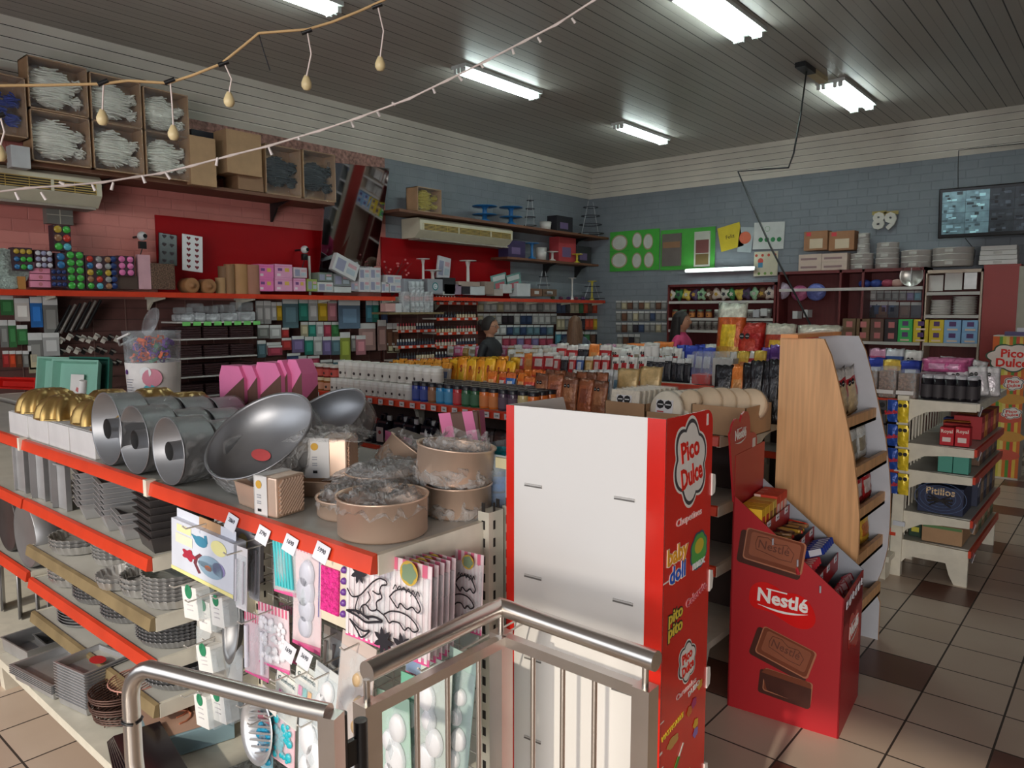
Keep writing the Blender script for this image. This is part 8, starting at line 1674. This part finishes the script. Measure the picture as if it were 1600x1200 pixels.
poster('white sign with four green balls on the back wall', 1178, 347, 1226, 389, (206, 208, 206), lambda p, w, h: ([p.lathe([(0, 0), (w*.075, 0)], C(40, 120, 70), n=14, T=facing_y(((-.25 + .2*i)*w, -.002, -h*.65))) for i in range(4)], p.lathe([(w*.07, 0), (w*.09, 0)], C(150, 176, 150), n=16, T=facing_y((-.05*w, -.002, -h*.25)))), tl=2, name='wall_sign', cat='sign')
poster('cream picture of a cupcake and flowers hung under the white sign', 1178, 393, 1215, 431, (206, 200, 176), lambda p, w, h: (p.lathe([(0, 0), (w*.12, 0)], C(190, 70, 60), n=12, T=facing_y((-w*.22, -.002, -h*.38))), p.box((-w*.32, -.003, -h*.65), (-w*.12, -.001, -h*.45), C(80, 140, 176)), [p.lathe([(0, 0), (w*.06, 0)], C(*((190, 80, 60), (110, 150, 70))[i % 2]), n=10, T=facing_y(((-.4 + .13*i)*w, -.002, -h*(.9 if i % 2 else .15)))) for i in range(7)]), name='wall_picture', cat='picture')
for s_, x0, x1 in (('8', 1366, 1382), ('9', 1385, 1400)):
    xc_, w, zt, h = px_box(x0, 330, x1, 357, YW); m = MB(); m.text(s_, C(214, 210, 200, 'plastic'), facing_y((xc_, YW - .03, zt - h)), h*1.25, 1, depth=.02, bold=.05); m.box((xc_ - .09, YW - .02, zt - .05), (xc_ + .09, YW - .015, zt), C(170, 150, 90)); tag(m.build('number_decoration'), 'white number %s decoration pinned to the back wall' % ('eight' if s_ == '8' else 'nine'), 'decoration')
# lit tube on the wall
a, z = on_y(1071, 423, 11.0); b, _ = on_y(1176, 419, 11.0); t = thing('wall_tube_lamp', 'single lit fluorescent tube on the back wall under the posters', 'lamp'); m = MB(); m.tube([(a, 11.0, z), (b, 11.0, z)], .016, mat('lit_wall_tube', (234, 252, 250), emit=12.0, var=0), 8); m.build('tube', t); m = MB(); m.box((a - .02, 11.03, z - .03), (b + .02, 11.14, z + .03), housing); m.build('housing', t)
# television
xl, zt_ = on_y(1472, 297, 10.7); _, zb2 = on_y(1472, 373, 10.7); W3, H3 = 1.32, zt_ - zb2 - .0
t = thing('television', 'large black wall television showing a grid of camera pictures', 'television', (xl + W3/2, 10.62, zt_ - H3 - .01)); t.rotation_euler = (R(9), 0, R(3))
m = MB(); m.box((-W3/2, 0, 0), (W3/2, .07, H3), C(18, 18, 20, 'gloss')); m.build('bezel', t, bevel=.012)
scr = MB(); rnd = random.Random(4); nx, ny = 5, 4
for i in range(nx):
    for j in range(ny):
        x0 = -W3/2 + .04 + (W3 - .08)*i/nx; z0_ = .05 + (H3 - .09)*j/ny; w_, h_ = (W3 - .08)/nx - .003, (H3 - .09)/ny - .003; base = (110, 140, 150) if i < 2 else (50, 56, 62)
        k = lambda v: tuple(max(8, min(230, int(q*v))) for q in base)
        scr.box((x0, -.002, z0_), (x0 + w_, -.001, z0_ + h_), mat('screen_%d' % (i*ny + j), k(rnd.uniform(.8, 1.2)), .2, emit=.22, var=.5, scale=9, stretch=(1, 1, 1)))
        for _ in range(5): a_, b_, c_, d_ = rnd.uniform(0, .7), rnd.uniform(0, .7), rnd.uniform(.1, .3), rnd.uniform(.1, .3); v = rnd.choice((.4, .6, 1.3, 1.6)); scr.box((x0 + a_*w_, -.0026, z0_ + b_*h_), (x0 + (a_ + c_)*w_, -.0022, z0_ + (b_ + d_)*h_), mat('screen_p%d_%s' % (i < 2, v), k(v), .2, emit=.22, var=.2))
scr.build('screen', t); m = MB(); m.box((-.04, .07, H3*.3), (.04, .5, H3*.4), black); m.build('wall_mount', t)
def cable(lab, pts, r_=.005, m_=None, name='cable'):
    m = MB(); m.tube(pts, r_, m_ or black, 6); tag(m.build(name), lab, 'cable')
P3 = lambda x, y, Y_: (on_y(x, y, Y_)[0], Y_, on_y(x, y, Y_)[1])
cable('black cable running down the back wall to the television', [P3(1600, 224, 11.0), P3(1520, 232, 11.08), P3(1498, 235, 11.1), P3(1497, 262, 11.1), P3(1497, 300, 11.05)])
cable('black cables hanging from the television to the cabinets', [P3(1508, 372, 10.9), P3(1524, 392, 10.95), P3(1520, 414, 10.95)])
# ceiling outlet with a long hanging cable
t = thing('ceiling_socket', 'black and cream socket strip on the ceiling beside the lit lamp', 'socket', (0, 0, 0)); a = on_z(1250, 101, 4.12); b = on_z(1268, 113, 4.12); c = on_z(1286, 127, 4.12); m = MB(); T = Matrix.Identity(4)
m.box((a[0] - .05, a[1], 4.10), (a[0] + .05, b[1], 4.149), black); m.build('black_box', t); m = MB(); m.box((a[0] - .04, b[1], 4.10), (a[0] + .05, c[1], 4.149), C(206, 190, 150)); m.build('cream_box', t)
ce = on_z(1260, 112, 4.1); k0 = Vector((ce[0], ce[1], 4.1))
cable('long black cable hanging from the ceiling socket and slanting down to the snack tables', [tuple(k0), P3(1251, 180, 6.6), P3(1240, 240, 6.6), P3(1232, 262, 6.6), P3(1200, 264, 6.6), P3(1153, 268, 6.6), P3(1175, 320, 6.5), P3(1206, 390, 6.3), P3(1240, 455, 6.1), P3(1272, 519, 5.98)], .008)
# ================================================================ STRING LIGHTS
def pt(x, y, d): v = ray(x, y).normalized() * d; return (v.x, v.y, v.z + HCAM)
wcord = mat('white_cord', (232, 214, 206), .5)
sw_ = thing('string_lights', 'white string of small LED lights slung across under the ceiling', 'string lights')
path = [(-20, 302, 3.6), (40, 294, 3.6), (100, 290, 3.6), (160, 285, 3.6), (215, 276, 3.6), (250, 271, 3.6), (300, 259, 3.55), (360, 243, 3.5), (420, 228, 3.45), (500, 204, 3.4), (560, 184, 3.35), (640, 154, 3.3), (700, 125, 3.25), (760, 95, 3.2), (820, 64, 3.15), (870, 38, 3.1), (935, -4, 3.05)]
PP = [Vector(pt(*p)) for p in path]; m = MB(); m.tube(PP, .0042, wcord, 6)
for q in (-1, 1): m.tube([p + Vector((0, 0, .004*q*(1 if i % 2 else -1))) for i, p in enumerate(PP)], .0022, wcord, 5)
m.build('cord', sw_)
for i, (x, y, dx, dy) in enumerate(((24, 300, 6, 12), (64, 300, 8, 12), (92, 284, 8, 4), (144, 288, 5, 10), (177, 285, -3, 12), (222, 274, 5, 12), (258, 268, 8, 12), (340, 246, -2, 13), (420, 230, 5, 12), (466, 214, 2, 4), (548, 187, 5, 12), (588, 172, 6, 10), (612, 160, 6, 4), (676, 137, 4, 9), (716, 118, 6, 8), (750, 98, 5, 8), (800, 75, 3, 10), (840, 58, 5, 8), (893, 28, 6, 8))):
    m = MB(); m.tube([pt(x, y, 3.4), pt(x + dx, y + dy, 3.4)], [.0045, .0065], C(240, 226, 220, 'plastic'), 7); m.build('led_bulb', sw_)
rope = mat('tan_cord', (206, 170, 120), .6)
sr = thing('bulb_garland', 'tan cord garland with cream teardrop bulbs across the upper corner', 'string lights')
path = [(-20, 134), (80, 133), (160, 131), (200, 126), (262, 130), (300, 118), (345, 100), (380, 72), (404, 52), (480, 46), (520, 34), (560, 18), (600, 0), (610, -6)]
QQ = [Vector(pt(x, y, 2.6)) for x, y in path]; m = MB(); m.tube(QQ, .0042, rope, 7); m.build('cord', sr)
for i, (x, y, bx, by) in enumerate(((162, 128, 160, 182), (266, 126, 271, 206), (350, 98, 358, 154), (480, 48, 479, 128), (590, 8, 594, 98), (0, 180, 0, 238))):
    kn = MB(); kn.tube([pt(x - 9, y + 4, 2.6), pt(x + 7, y - 2, 2.6)], .007, black, 6); kn.build('tape_joint', sr)
    wv = MB(); wv.tube([pt(x, y, 2.6), pt(x + (bx - x)*.6 + 7*(i > 1), y + (by - y)*.45, 2.6), pt(bx, by - 8, 2.6)], .0026, wcord, 5); wv.build('bulb_wire', sr)
    b = MB(); c_ = Vector(pt(bx, by + 2, 2.6)); b.lathe([(.0, -.022), (.010, -.020), (.016, -.010), (.0165, 0), (.011, .014), (.006, .024), (0, .026)], mat('cream_bulb', (232, 210, 160), .4), n=16, T=Matrix.Translation(c_)); b.build('bulb', sr)
m = MB(); m.tube([pt(404, 52, 2.6), pt(412, 80, 2.6), pt(422, 110, 2.6)], .002, black, 5); m.build('loose_wire', sr)
